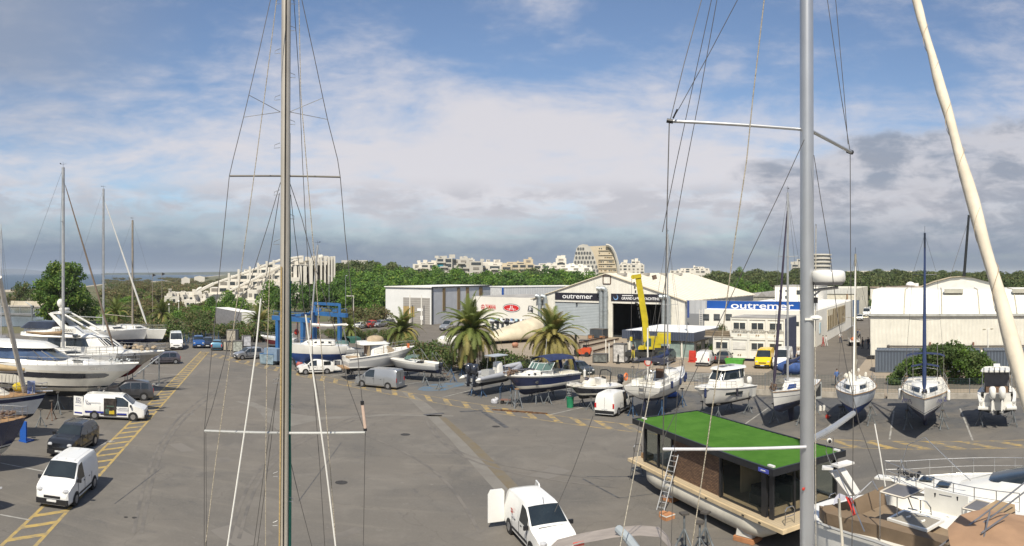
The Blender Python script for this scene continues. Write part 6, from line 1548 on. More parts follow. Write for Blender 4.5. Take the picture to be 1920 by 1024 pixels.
# --- sailboat with its big white stern to the camera
s=Boat('sailboat','white sailing yacht seen from its broad stern, with navy bimini and fenders along the side','sailboat',G(1203,727,2.55),G(1271,689,3.1)+(G(1271,689,3.1)-G(1203,727,2.55)).normalized()*1.2,'the white sailboat with its stern to the camera')
s.hull(3.3,2.6,3.1,1.15,1.7,[ANTIF,WHITE,GREYH,WHITE],sail=True,bands=[(1.68,0),(2.22,1),(2.27,2)],tw=.93,rake=.5,sag=.12);s.deck(WHITE,.03)
s.fin(.2,1.6,1.3,.1,.28,STANDB);s.fin(-s.L/2+.7,.5,1.5,.7,.1,ANTIF,name='rudder')
s.cab(-.8,2.9,2.0,2.75,3.25,WHITE,'coachroof',rf=1.4,rb=0,taper=.45);s.band(20,75,.3,.75,GLASS);s.band(-75,-20,.3,.75,GLASS)
s.bx('cockpit_well',CREAM,(-2.3,0,2.72),(2.4,1.3,.05));s.bx('cockpit_bench',WHITE,(-2.3,1.0,2.78),(2.6,.6,.3));s.bx('cockpit_bench',WHITE,(-2.3,-1.0,2.78),(2.6,.6,.3));s.bx('companionway',mat('brown_door',(.14,.08,.05),.6),(-.83,0,3.15),(.08,.7,.8))
s.bx('hatch',GLASS,(1.2,.0,3.36),(.5,.5,.04));s.bx('hatch',GLASS,(2.2,.0,3.18),(.5,.5,.04))
b=MB();b.tube([(-3.3+.3*0,.45*math.cos(a),3.35+.45*math.sin(a)) for a in np.linspace(0,6.28,20)],.02,5);b.obj('steering_wheel',STEEL,s.t);s.bx('pedestal',WHITE,(-3.1,0,3.05),(.25,.3,.7))
b=MB();b.loft([[(x,y,z-(.1 if abs(x+2.6)>.8 else 0)) for y,z in ((-1.35,4.35),(-1.0,4.55),(0,4.65),(1.0,4.55),(1.35,4.35))] for x in (-3.5,-3.2,-2.0,-1.7)],closed=False);b.obj('bimini',DARKC,s.t,60)
for x in (-3.3,-1.9):
 s.tb('bimini_frame',STEEL,[(-2.6,-1.45,2.7),(x,-1.35,4.35)],.018);s.tb('bimini_frame',STEEL,[(-2.6,1.45,2.7),(x,1.35,4.35)],.018)
for sg in (-1,1): s.tb('stern_rail',STEEL,[(-s.L/2+.1,sg*.5,2.65),(-s.L/2+.1,sg*.5,3.3),(-s.L/2+.15,sg*1.45,3.3),(-s.L/2+1.2,sg*1.5,3.3),(-s.L/2+1.2,sg*1.5,2.7)],.016)
s.guard(.25,.96,.62,7)
b=MB();x_=-s.L/2-.04
for k in range(4): b.box((x_,0,1.75+k*.25),(.05,.42,.05))
b.box((x_,-.2,2.2),(.04,.03,1.1));b.box((x_,.2,2.2),(.04,.03,1.1));b.obj('boarding_ladder',STEEL,s.t,0)
b=MB();b.tube([(-s.L/2+.5,1.55+.0,3.2+0)+Vector((0,0,0)) if False else (-s.L/2+.35+.26*math.cos(a),1.52,3.25+.26*math.sin(a)) for a in np.linspace(0,6.28,16)],.07,8);b.obj('life_ring',ORANGE,s.t)
for x in (-2.4,-.6,.9,2.4): fender(s,x,-1.72,2.55,NAVYC,.11,.4)
mt=Zat(437,55.5);s.rig(.9,mt,3.25,.075,((.48,1.0),),3.4,1.1,NAVYC,None);s.stands((.12,.7),1)
b=MB();b.ell((0,0,.25),(1.1,.7,.35),12,5,z0=-20);t=thing('blue_tarpaulin','crumpled blue tarpaulin on the ground under the white sailboat bow','tarpaulin',G(1252,745));b.obj('sheet',mat('blue_tarp',(.03,.09,.32),.7,0,.25,4,.8,4),t,60)
# --- white cabin cruiser (bow left, wheelhouse)
s=Boat('cabin_cruiser','white fishing cruiser with a tall glazed wheelhouse and solar panels on its roof','motorboat',G(1400,719,2.2),G(1303,727,2.65),'the white cabin cruiser')
s.hull(2.6,2.15,2.7,.85,1.25,[ANTIK,WHITE,WHITE],bands=[(1.2,0),(1.35,1)],rake=.8,sag=.05,full=.5);s.deck(WHITE,.03);s.rail(WHITE,r=.04)
s.cab(-2.0,1.3,1.85,2.3,3.05,WHITE,'cabin_side',rf=.3,rb=0,taper=.2,n=6);s.cab(-2.0,1.0,1.8,3.05,3.78,GLASS,'wheelhouse_glazing',rf=.55,rb=0,taper=.2,n=6)
for a in (-140,-95,-60,-20,20,60,95,140):
 p0,p1=Vector(s.cp(R(a),0,.015)),Vector(s.cp(R(a),.98,.015));s.tb('pillar',WHITE,[p0,p1],.035)
s.cab(-2.2,.75,2.0,3.76,3.92,WHITE,'roof',rf=.1,rb=0,taper=.15,n=6)
for x in (-.1,-.95): s.bx('solar_panel',mat('solar_panel',(.02,.025,.04),.15),(x,.0,3.99),(.6,.55,.02))
s.bx('foredeck_hatch',GLASS,(2.0,0,2.62),(.5,.5,.05));s.cab(.9,2.9,1.5,2.5,2.66,WHITE,'foredeck_trunk',rf=.8,rb=0,taper=.4)
b=MB()
for sg in (-1,1): b.add([(-1.0+q,sg*1.315,z) for q,z in ((0,1.78),(2.1,1.92),(2.0,2.12),(-.1,2.0))],[(0,1,2,3)])
b.obj('hull_window',GLASS,s.t,0)
for sg in (-1,1): s.bx('hull_door',GREYH,(-2.1,sg*1.31,1.75),(.4,.02,.55))
s.guard(.45,.97,.5,7);fender(s,2.6,.45,2.2,NAVYC,.10);fender(s,-.3,1.42,2.0,DARKC,.09,.5);outboard(s,-s.L/2-.15,0,2.1,WHITE,.9);s.stands((.15,.72),0)
# --- sailboat behind the big mast (bow left-front)
s=Boat('sailboat','white sailing yacht with dark furled sail, partly hidden by the thick aluminium mast','sailboat',G(1513,707,2.75),G(1449,737,2.9),'the sailboat hidden by the big mast')
s.hull(3.2,2.6,2.95,1.1,1.8,[ANTIF,NAVYH,WHITE,NAVYH,WHITE],sail=True,bands=[(1.72,0),(1.90,1),(-.42,2),(-.38,3)],tw=.75,rake=.35,sag=.1,full=.42);s.deck(WHITE,.03);s.rail(TEAK,r=.03)
s.fin(.2,1.5,1.25,.1,.28,ANTIF);s.cab(-1.2,2.6,1.9,2.75,3.2,WHITE,'coachroof',rf=1.2,rb=0,taper=.4);s.band(25,80,.2,.8,mat('blue_window_band',(.03,.06,.18),.15));s.band(-80,-25,.2,.8,mat('blue_window_band',(.03,.06,.18),.15))
b=MB();b.cyl((2.3,-.2,3.15),(1.5,-.3,3.3),.25,n=10);b.obj('rolled_dinghy',mat('olive_cover',(.18,.17,.14),.9),s.t,60);s.bx('hatch',GLASS,(2.9,.0,3.0),(.5,.5,.05))
b=MB();b.loft([[(x,y,z) for y,z in ((-1.2,3.3),(-1.0,4.2),(0,4.35),(1.0,4.2),(1.2,3.3))] for x in (-2.4,-1.3)],closed=False);b.obj('spray_hood',NAVYC,s.t,60)
mt=Zat(366,53);s.rig(.9,mt,3.2,.09,((.35,1.0),(.66,.8)),3.6,1.2,NAVYC,mat('purple_black_sail_cover',(.03,.022,.045),.8),.10);s.guard(.2,.96,.62,8);s.stands((.2,.62),0)
b=MB();q=random.Random(4)
for k in range(14): b.ell((4.0+q.uniform(-.4,.3),q.uniform(-.25,.25),3.0+q.random()*.5),(.09,.09,.12),6,4)
b.obj('anchor_gear',mat('brown_gear',(.20,.13,.09),.8),s.t)
# --- sailboat right of the big mast, bow to the camera
s=Boat('sailboat','white classic sailing yacht just right of the thick mast, bundled sails on its deck','sailboat',G(1608,705,2.8),G(1600,742,2.95),'the round-bowed sailboat right of the big mast')
s.hull(3.2,2.7,3.0,1.0,1.85,[mat('blue_antifouling',(.02,.06,.22),.7),NAVYH,mat('pale_blue_white_gelcoat',(.68,.72,.76),.3),WHITE],sail=True,bands=[(1.82,0),(1.90,1),(-.08,2)],tw=.6,rake=.9,sag=.15,full=.45);s.deck(WHITE,.02);s.rail(TEAK,r=.035)
s.fin(.1,2.4,1.2,.12,.35,ANTIF);s.cab(-1.5,2.5,1.9,2.75,3.25,WHITE,'coachroof',rf=1.0,rb=0,taper=.4);s.band(25,85,.25,.75,GLASS);s.band(-85,-25,.25,.75,GLASS)
s.bx('deck_box',WHITE,(.4,-.3,3.5),(.6,.6,.5));mt=Zat(478,54);s.rig(.6,mt,3.2,.08,((.5,1.0),),3.2,1.1,None,WHITE,.06,mats=mat('gold_anodised_mast',(.50,.45,.34),.4,.5));s.guard(.15,.96,.62,8);s.stands((.25,.6),0)
b=MB();q=random.Random(9)
for k in range(22): b.ell((q.uniform(-1.5,1.0),q.uniform(-.8,.9),3.4+q.random()*.5),(.13,.12,.15),6,4)
b.obj('bundled_sails',CREAM,s.t)
# --- sailboat with the blue furled sail, lettered bow
s=Boat('sailboat','white sailing yacht with lettered bows and a tall blue furled sail before the big bush','sailboat',G(1735,705,2.8),G(1733,750,3.0),'the lettered sailboat with the blue furled sail')
s.hull(3.6,2.7,3.05,1.0,1.8,[ANTIF,NAVYH,WHITE,NAVYH,WHITE],sail=True,bands=[(1.72,0),(1.88,1),(1.96,2),(2.02,3)],tw=.8,rake=.45,sag=.1,full=.5);s.deck(CREAM,.03);s.rail(TEAK,r=.035)
s.fin(.2,1.8,1.25,.1,.3,ANTIF);s.cab(-1.4,3.2,2.2,2.8,3.3,WHITE,'coachroof',rf=1.6,rb=0,taper=.5);s.band(25,85,.25,.75,GLASS);s.band(-85,-25,.25,.75,GLASS)
b=MB();b.loft([[(x,y,z) for y,z in ((-1.35,3.2),(-1.1,4.1),(0,4.3),(1.1,4.1),(1.35,3.2))] for x in (-3.0,-1.9)],closed=False);b.obj('spray_hood',NAVYC,s.t,60)
b=MB();b.loft([[(x,y,z) for y,z in ((-1.3,3.25),(-1.0,3.95),(0,4.1),(1.0,3.95),(1.3,3.25))] for x in (-1.88,-1.70)],closed=False);b.obj('hood_window',mat('clear_vinyl',(.35,.37,.42),.2),s.t,60)
b=MB();b.loft([[(x,y,z) for y,z in ((-1.6,4.7),(-1.2,4.85),(0,4.95),(1.2,4.85),(1.6,4.7))] for x in (-4.9,-3.6)],closed=False);b.obj('bimini',NAVYC,s.t,60)
for sg in (-1,1):
 s.tb('davit_pole',STEEL,[(-4.6,sg*1.5,2.8),(-4.6,sg*1.55,5.0)],.02);s.tb('davit_pole',STEEL,[(-4.0,sg*1.0,2.8),(-4.1,sg*1.0,5.6)],.03)
 o=text('Jenny Z',.46,s.t,LETN,(3.55-.08,sg*1.02,2.52),rot=(R(90-10),0,R(90)+sg*R(43)*1.0-0),ext=.003)
 o.rotation_euler=(R(82),0,R(90)+sg*R(38));fender(s,1.2+sg*.3,sg*1.80,2.5,WHITE,.14,.6)
mt=Zat(440,52);s.rig(.9,mt,3.3,.08,((.42,1.15),(.72,.9)),3.8,1.2,NAVYC,mat('blue_sail_cover',(.014,.032,.10),.8),.12,mats=mat('blue_black_mast',(.02,.03,.055),.4));s.guard(.15,.97,.62,8);s.stands((.3,.62),0)
b=MB();q=random.Random(19)
for k in range(12): b.ell((4.3+q.uniform(-.4,.4),q.uniform(-.2,.2),3.15+q.random()*.25),(.09,.09,.08),6,4)
b.obj('windlass',BLACKP,s.t)
# --- motorboat at the far right, stern with two white outboards
s=Boat('motorboat','white sports fishing boat seen from behind, with two white outboards, T-top and rod holders','motorboat',G(1870,752,2.0),G(1868,714,2.7),'the white boat with two white outboards')
s.hull(3.0,1.95,2.75,.95,1.3,[ANTIK,WHITE,WHITE],bands=[(1.3,0),(1.4,1)],rake=1.2,sag=.05,tw=.9);s.deck(WHITE,.35,.02,0,.45,'cockpit_floor',.25);s.deck(WHITE,.03,.1,.45,1.0)
for sg in (-1,1):
 b=MB();rings=[]
 for t in np.linspace(0,.5,8): x=-s.L/2+s.L*t;z=s.sheer(t);hb=s.hb(t);rings.append([(x,sg*hb,z),(x,sg*(hb-.25),z+.02),(x,sg*(hb-.25),z-.5),(x,sg*hb,z-.5)])
 b.loft(rings);b.obj('side_deck',WHITE,s.t,30)
 s.bx('swim_step',WHITE,(-s.L/2-.25,sg*1.05,1.55),(.7,.75,.12));outboard(s,-s.L/2-.12,sg*.36,2.25,WHITE,1.2,R(4))
 s.tb('top_post',STEEL,[(.2,sg*1.15,2.5),(-.2,sg*1.1,4.0)],.03);s.tb('top_post',STEEL,[(-1.2,sg*1.15,2.3),(-1.0,sg*1.1,4.0)],.03)
s.bx('transom_box',WHITE,(-s.L/2+.35,0,2.2),(.5,2.0,.6));s.cab(-.2,3.0,2.2,2.4,3.0,WHITE,'cuddy',rf=1.4,rb=0,taper=.4);s.cab(-.3,1.6,2.1,2.95,3.9,GLASS,'windscreen',rf=.9,rb=0,taper=.3)
s.bx('cockpit_opening',DARKIN,(-.35,0,2.75),(.08,1.9,1.3));s.bx('clear_curtain',mat('smoky_vinyl',(.13,.13,.14),.2),(-.42,0,3.3),(.04,1.9,1.1));s.bx('seat',mat('brown_seat',(.18,.11,.07),.8),(-.7,0,2.5),(.5,1.7,.5))
s.cab(-1.5,1.2,2.5,3.98,4.12,WHITE,'hard_top',rf=.3,rb=0,taper=.2,n=6)
for k in range(6): s.tb('rod_holder',BLACKP,[(-1.52,-1.0+k*.4,3.8),(-1.6,-1.0+k*.4,4.35)],.03)
s.bx('radar',WHITE,(0,0,4.3),(.5,.5,.22));s.tb('aerial',WHITE,[(.3,-1.2,4.1),(.2,-1.2,6.2)],.015);s.stands((.12,.66),0,yk=.9)
# --- small white boat with grey hull (middle row)
s=Boat('motorboat','small white open motorboat with a grey hull and a framed arch, bow to the left','motorboat',G(823,681,2.0),G(724,671,2.2),'the small grey-hulled motorboat')
s.hull(2.3,1.95,2.25,.9,1.35,[ANTIF,GREYH,WHITE],bands=[(1.35,0),(-.22,1)],rake=1.3,sag=.0);s.deck(WHITE,.02,.12,.35,1.0);s.deck(CREAM,.3,0,0,.36,'cockpit_floor',.1)
for a in ((-.4,-.9,.5,-.55),(.5,-.55,.7,0),(.7,0,.5,.55),(.5,.55,-.4,.9)):
 b=MB();b.sheet([(a[0]+.2,a[1],2.3),(a[2]+.2,a[3],2.35),(a[2]-.15,a[3]*.95,2.7),(a[0]-.15,a[1]*.95,2.65)]);b.obj('windscreen',GG,s.t,0)
s.tb('arch',STEEL,[(-.9,-1.05,2.1),(-.6,-.95,3.3),(-.6,.95,3.3),(-.9,1.05,2.1)],.03);s.tb('arch',STEEL,[(-1.5,-1.05,2.1),(-.6,-.95,3.3)],.02);s.tb('arch',STEEL,[(-1.5,1.05,2.1),(-.6,.95,3.3)],.02);outboard(s,-s.L/2-.05,0,1.6,BLKH,.75);s.stands((.2,.65),0)
# --- flybridge boat
s=Boat('flybridge_cruiser','white flybridge motor cruiser with beige covers and an orange life buoy at its bow','motorboat',G(648,668,2.5),G(776,649,3.3),'the white flybridge cruiser')
s.hull(3.2,2.35,3.3,.85,1.35,[ANTIK,WHITE,GREYH,WHITE],bands=[(1.35,0),(1.5,1),(-.45,2)],rake=1.4,sag=.05);s.deck(WHITE,.03,.1,.3,1.0);s.deck(WHITE,.4,.02,0,.32,'cockpit_floor',.2);s.rail(WHITE,r=.06)
s.cab(-1.7,2.2,2.5,2.5,3.75,WHITE,'deckhouse',rf=1.6,rb=.2,taper=.3);s.band(20,92,.25,.85,BEIGEC,'window_cover');s.band(-92,-20,.25,.85,BEIGEC,'window_cover');s.band(-22,22,.25,.85,BEIGEC,'window_cover');s.bx('cabin_door',mat('brown_door',(.14,.08,.05),.6),(-1.62,.2,3.0),(.1,1.0,1.1));s.bx('door_curtain',BEIGEC,(-1.7,-.85,3.05),(.12,.7,1.2))
s.cab(-2.7,1.0,2.6,3.75,4.05,WHITE,'flybridge',rf=.6,rb=.0,taper=.3);b=MB();b.ell((-.6,0,4.1),(1.0,.8,.55),12,5,z0=0,e=.8);b.obj('flybridge_cover',BEIGEC,s.t,50)
s.bx('cockpit_seat',mat('teak_deck',(.38,.28,.18),.8),(-s.L/2+.9,0,2.25),(1.2,2.0,.3));s.bx('swim_platform',TEAK,(-s.L/2-.3,0,1.35),(.7,2.7,.1));s.guard(.35,.97,.65,7)
b=MB();b.box((3.1,-.5,3.45),(.12,.5,.45));b.obj('life_buoy',ORANGE,s.t,0)
for sg in (-1,1): s.tb('flybridge_support',STEEL,[(-2.6,sg*1.1,2.5),(-2.5,sg*1.1,3.75)],.03)
props_under(s);s.stands((.14,.45,.75),0)
for k,y in enumerate((-.5,.55)): (lambda b_: (b_.cyl((-s.L/2-.1,y,.75),(-s.L/2-.1,y,1.3),.14,n=8),b_.obj('fender',CREAM,s.t)))(MB())
# --- white boat left of it, pointing left
s=Boat('motorboat','white motorboat with long pointed foredeck and green canopy right of the travel lift','motorboat',G(676,650,2.4),G(592,654,2.5),'the long-bowed white boat by the travel lift')
s.hull(2.7,2.2,2.5,.9,1.35,[ANTIK,GREYH,WHITE],bands=[(1.35,0),(-.35,1)],rake=1.6,sag=0);s.deck(WHITE,.02,.2,.25,1.0);s.cab(-1.2,1.4,2.0,2.4,2.85,WHITE,'deckhouse',rf=1.2,taper=.4);s.cab(-1.2,.5,1.9,2.85,3.3,GG,'windscreen',rf=.7,taper=.35)
b=MB();b.loft([[(x,y,z) for y,z in ((-1.1,3.0),(-.9,3.6),(0,3.75),(.9,3.6),(1.1,3.0))] for x in (-2.6,-1.0)],closed=False);b.obj('canopy',mat('green_canvas',(.03,.10,.07),.85),s.t,60);s.stands((.2,.65),0)
# --- sailboat hanging in the travel lift and the maroon one
s=Boat('sailboat','white sailing yacht with a blue underside hanging in the slings of the travel lift','sailboat',G(652,644,3.4),G(530,640,3.6),'the sailboat in the travel lift')
s.hull(3.0,3.2,3.5,1.2,2.3,[mat('blue_antifouling',(.02,.06,.22),.7),WHITE,WHITE],sail=True,bands=[(2.3,0),(2.4,1)],tw=.7,rake=.8,sag=.1);s.deck(WHITE,.02);s.fin(.2,2.0,1.5,.5,.35,mat('blue_antifouling',(.02,.06,.22),.7));s.cab(-2.4,1.8,1.9,3.3,3.8,WHITE,'coachroof',rf=1.0,taper=.35)
for k in range(4):
 for sg in (-1,1): s.bx('porthole',GLASS,(-1.7+k*.8,sg*.90,3.62),(.3,.06,.16))
s.rig(.6,Zat(465,86),4.0,.10,((.34,1.0),),4.4,1.3,WHITE,None,lean=.9);s.guard(.1,.96,.6,7);s.tb('cockpit_frame',STEEL,[(-3.6,-1.2,3.5),(-3.3,-1.1,5.0),(-3.3,1.1,5.0),(-3.6,1.2,3.5)],.04)
s=Boat('motorboat','maroon-hulled boat with white deck behind the left leg of the travel lift','motorboat',G(556,636,2.3),G(489,632,2.4),'the maroon-hulled boat')
s.hull(2.8,2.3,2.6,.9,1.3,[ANTIK,GREYH,REDH,WHITE],bands=[(1.3,0),(1.55,1),(-.3,2)],rake=1.3,sag=0);s.deck(WHITE,.02,.15);s.cab(-2.2,.8,2.1,2.4,3.0,WHITE,'deckhouse',rf=1.0,taper=.3);s.band(-150,150,.3,.85,GLASS);s.guard(.4,.97,.5,6);s.stands((.2,.7),0)

# --- big white motor yacht at the left
s=Boat('motor_yacht','large white motor yacht with a long black hull window and blue-tinted saloon glass','motor yacht',G(258,680,4.2)+(G(0,674,3.9)-G(258,680,4.2)).normalized()*16.5,G(260,681,4.2),'the large white motor yacht at the left')
s.hull(4.6,3.7,4.2,1.15,1.75,[ANTIK,CREAM,BLKH,CREAM,WHITE],bands=[(1.85,0),(2.12,1),(2.26,2),(3.55,3)],rake=2.0,sag=.0,riser=.62,full=.5);s.deck(WHITE,.02,.12)
bands_z=(2.95,3.38)
for sg in (-1,1):
 b=MB();N_=26;rg=[]
 def side_pt(t,z):
  zsh,kz=s.sheer(t),s.keel(t);f=min(1,max(0,(z-kz)/(zsh-kz)));x=-s.L/2+s.L*t;hb=s.hb(t)
  lo=.86+.14*max(0,(f-.30)/.70) ** 1.2;hi=lerp(.86+.14*max(0,(f-.30)/.70),max(f,.01),max(0,(t-.5)*2) ** .8);y=hb*(lo if t<.5 else hi)
  return (x-s.rake*(1-f) ** 1.2*max(0,(t-.72)/.28) ** 1.6,sg*(y+.02),z)
 for i in range(N_): 
  t0=.22+.66*i/N_;t1=.22+.66*(i+1)/N_;zz=lambda t: (2.92+.10*max(0,(t-.7)/.16) ** 2,3.36-.0*t) if t>.42 else (3.06,3.30)
  a0,a1=zz(t0),zz(t1)
  if i==N_-1: a1=(3.20,3.26)
  b.add([side_pt(t0,a0[0]),side_pt(t1,a1[0]),side_pt(t1,a1[1]),side_pt(t0,a0[1])],[(0,1,2,3)])
 b.obj('hull_window',BLKH,s.t,40)
BG=mat('blue_tinted_glass',(.08,.13,.24),.08,0,.35,.35,spec=.9)
s.cab(-6.4,3.6,3.5,3.95,4.35,WHITE,'deckhouse_base',rf=1.2,rb=0,taper=.35);s.cab(-6.6,2.4,3.35,4.3,5.25,BG,'saloon_glazing',rf=2.2,rb=0,taper=.30,n=5)
for a in (-98,-75,75,98,55,-55): 
 p0,p1=Vector(s.cp(R(a),0,.02)),Vector(s.cp(R(a),1,.02));s.tb('pillar',mat('dark_pillar',(.04,.045,.06),.3),[p0,p1],.05)
s.band(-38,38,.05,.98,mat('windscreen_grey',(.12,.13,.13),.08,spec=.8),'windscreen',.025);s.cab(-7.0,1.2,3.7,5.22,5.62,WHITE,'roof',rf=1.0,rb=0,taper=.35,n=4,crown=.18)
s.cab(2.6,5.6,2.0,4.05,4.3,WHITE,'foredeck_trunk',rf=1.6,taper=.5);s.bx('foredeck_hatch',GLASS,(3.4,.9,4.33),(.9,.35,.05));s.bx('foredeck_hatch',GLASS,(3.4,-.9,4.33),(.9,.35,.05))
s.guard(.42,.98,.65,12,r=.02);b=MB();q=random.Random(2)
for k in range(14): b.ell((6.6+q.uniform(-.8,.9),q.uniform(-.3,.3),4.3+q.random()*.2),(.14,.11,.09),6,4)
b.obj('anchor_gear',GALV,s.t);s.bx('anchor_bracket',BLACKP,(8.0,0,4.7),(.15,.15,.6));text('MAR G-99 33',.26,s.t,mat('grey_lettering2',(.35,.33,.30),.6),(5.3,-1.40,3.78),rot=(R(90),0,R(12)));s.stands((.35,.62,.82),0)
YA=s
# --- second motor yacht behind it
s=Boat('motor_yacht','white flybridge yacht with sloping radar arch and name plate, behind the largest yacht','motor yacht',G(306,658,4.1)+(YA.t.matrix_basis.to_3x3() @ Vector((0,0,0)))+(G(0,650,4.0)-G(306,658,4.1)).normalized()*15.0,G(308,658,4.1),'the second yacht with the name plate')
s.hull(4.4,3.5,4.1,1.2,1.8,[ANTIR,ANTIR,mat('beige_grey_hull',(.50,.47,.41),.4),WHITE],bands=[(2.1,0),(2.75,1),(3.75,2)],rake=2.4,sag=.0,riser=.6,full=.5);s.deck(WHITE,.02,.12)
s.cab(-5.8,4.2,3.3,3.9,5.35,WHITE,'deckhouse',rf=2.2,rb=0,taper=.35);s.band(-60,-36,.48,.92,GLASS);s.band(-34,34,.45,.92,GLASS,'windscreen');s.band(36,60,.48,.92,GLASS);s.band(-92,-84,.42,.92,GLASS);s.band(-108,-95,.30,.92,GLASS)
for a in (-48,-56,-20,0,20): p0,p1=Vector(s.cp(R(a),.44,.03)),Vector(s.cp(R(a),.93,.03));s.tb('window_post',WHITE,[p0,p1],.05)
s.cab(-6.8,2.2,3.7,5.35,5.65,WHITE,'flybridge_deck',rf=1.2,rb=0,taper=.45,n=3.2);s.cab(-6.4,-.2,3.2,5.65,6.3,WHITE,'flybridge_coaming',rf=.8,rb=0,taper=.4)
s.cab(-6.7,-2.6,3.3,6.1,6.75,mat('smoked_flybridge_screen',(.03,.035,.05),.1,spec=.8),'flybridge_screen',rf=-.4,rb=.9,taper=.1)
b=MB()
for sg in (-1,1): b.add([(-1.9,sg*1.5,5.9),(-.9,sg*1.5,5.9),(-3.2,sg*1.3,7.6),(-3.6,sg*1.3,7.6)],[(0,1,2,3)]);b.tube([(1.5,sg*1.3,5.7),(0.1,sg*1.25,6.4),(-1.8,sg*1.2,7.4),(-2.6,sg*1.1,7.7)],.10,6)
b.box((-2.7,0,7.6),(1.4,2.6,.14));b.obj('radar_arch',WHITE,s.t,30);b=MB();b.ell((-2.9,.5,8.5),(.38,.38,.45),12,8);b.cyl((-2.9,.5,7.6),(-2.9,.5,8.2),.1,n=6);b.obj('satellite_dome',WHITE,s.t);b=MB();b.ell((-2.2,-.5,7.95),(.55,.55,.17),14,6,e=.5);b.obj('radar',WHITE,s.t)
s.bx('name_board',WHITE,(-1.9,-1.62,5.98),(2.3,.06,.42));text('MERIDIAN',.40,s.t,mat('dark_gold_lettering',(.10,.08,.05),.5),(-1.9,-1.66,5.98),sx=.95)
s.bx('side_vent',GLASS,(-.6,-1.75,5.5),(.8,.05,.16));s.guard(.4,.98,.7,10,r=.02);b=MB()
for k in range(16): b.ell((5.0+q.uniform(-1.6,1.9),q.uniform(-.9,.9),4.2+q.random()*.3),(.22,.16,.14),6,4)
b.obj('deck_covers',BEIGEC,s.t);s.stands((.4,.78),0)
# --- third, open purple-hulled boat between and a grey tarp
s=Boat('motorboat','dark purple-hulled boat with grey canvas covers glimpsed between the two large yachts','motorboat',P(-70,66),P(62,66),'the purple-hulled boat')
s.hull(3.0,4.4,4.6,1.6,2.2,[ANTIK,mat('purple_hull',(.06,.025,.05),.3)],bands=[(2.2,0)],sag=0);s.deck(CREAM,.02);s.cab(-1.5,2.0,2.2,4.5,5.3,mat('grey_canvas',(.25,.25,.26),.9),'canvas_cover',rf=1.2,rb=.8,taper=.3)
# --- sailing yachts of the left with tall masts
TANSAIL=mat('tan_sail_cover',(.30,.20,.11),.9,0,.15,3)
def masted(label,bowpx,sternpx,z,D_,maxpx,toppy,desc,furl,furl_r,B=3.6,cover=None,m=None,hullm=None,boomL=4.5,r=.11,spr=((.4,1.1),(.7,.9)),xm_=None):
 s=Boat('sailboat',label,'sailboat',G(*sternpx,z),G(*bowpx,z),desc)
 s.hull(B,z-.1,z+.1,1.3,2.0,hullm or [ANTIF,WHITE,WHITE],sail=True,bands=[(2.0,0),(2.1,1)],tw=.8,rake=.7,sag=.1);s.deck(WHITE,.02);s.fin(0,2,1.5,.1,.3,ANTIF);s.cab(-2.0,s.L*.27,2.2,z,z+.5,WHITE,'coachroof',rf=1.4,taper=.4);s.band(20,85,.3,.8,GLASS);s.band(-85,-20,.3,.8,GLASS)
 # mast position on the centre line at the given column
 a=(maxpx-CX)/F;qv=Vector((math.cos(a),-math.sin(a),0));o_=Vector(s.t.location);d_=Vector((math.cos(s.rz),math.sin(s.rz),0));xm_=-o_.dot(qv)/d_.dot(qv);DD=(o_+d_*xm_).length
 s.rig(xm_,Zat(toppy,DD),z+.4,r,spr,boomL,1.3,cover,furl,furl_r,mats=m);s.guard(.1,.97,.62,9);s.stands((.3,.7),0);return s
masted('tall-masted sailboat between the two yachts, with brown furled foresail and tan boom cover',(219,665),(-10,661),4.0,62,118.5,314,'the tallest-masted sailboat at the left',mat('brown_furled_sail',(.20,.15,.11),.85),.085,cover=TANSAIL,boomL=3.6,r=.15,B=2.0)
masted('white sailboat with a slanting white furled foresail, behind the second yacht',(279,617),(105,618),3.4,96,194,354,'the sailboat with the white furled foresail',WHITE,.12,boomL=6,r=.16)
masted('white sailboat with a bare brownish mast at the end of the left row',(312,619),(175,612),3.3,104,248.5,413,'the sailboat with the bare brown mast',None,.1,m=mat('brown_mast',(.30,.26,.21),.6),r=.15,boomL=5,spr=((.33,.9),))
# --- sailboats at the lower left edge
s=Boat('sailboat','teak-decked sailing yacht with a slanting cream furled sail at the left edge','sailboat',G(-150,735,3.0),G(86,741,3.0),'the teak-decked sailboat at the left edge')
s.hull(3.3,2.9,3.2,1.1,1.7,[ANTIK,WHITE,WHITE,NAVYH,WHITE],sail=True,bands=[(1.7,0),(1.8,1),(-.42,2),(-.14,3)],tw=.8,rake=.9,sag=.12);s.deck(TEAK,.02);s.rail(TEAK,r=.04);s.cab(-2.5,2.0,1.8,3.05,3.5,CREAM,'coachroof',rf=.8,taper=.3);s.guard(.2,.97,.65,12);s.fin(0,2,1.3,.1,.3,ANTIK);s.fin(-2,.5,1.3,.5,.1,ANTIK,name='rudder')
fo=P(-2,41.5,Zat(520,41.5));inv=s.t.matrix_basis;M4=Matrix.Translation(s.t.location) @ Matrix.Rotation(s.rz,4,'Z');loc=M4.inverted() @ fo
s.tb('furled_sail',mat('white_furled_sailcloth',(.72,.68,.60),.8,0,.1,3),[Vector((s.L/2-1.5,0,3.3)),Vector((s.L/2-1.5,0,3.3)).lerp(loc,.5),loc],.19,8)
s.tb('bowsprit',STEEL,[(s.L/2-.8,0,3.25),(s.L/2+.5,0,3.3)],.06)
b=MB();b.tube([(-5,.3,4.9),(-2,.2,5.0),(1.0,.1,4.9),(3.0,0,4.75)],.30,8,rs=[.28,.34,.26,.12]);b.obj('sail_on_boom',mat('tan_sail',(.48,.36,.20),.85,0,.1,2),s.t,60);s.tb('boom',ALU,[(-5,.3,4.6),(3.1,0,4.6)],.06)
b=MB()
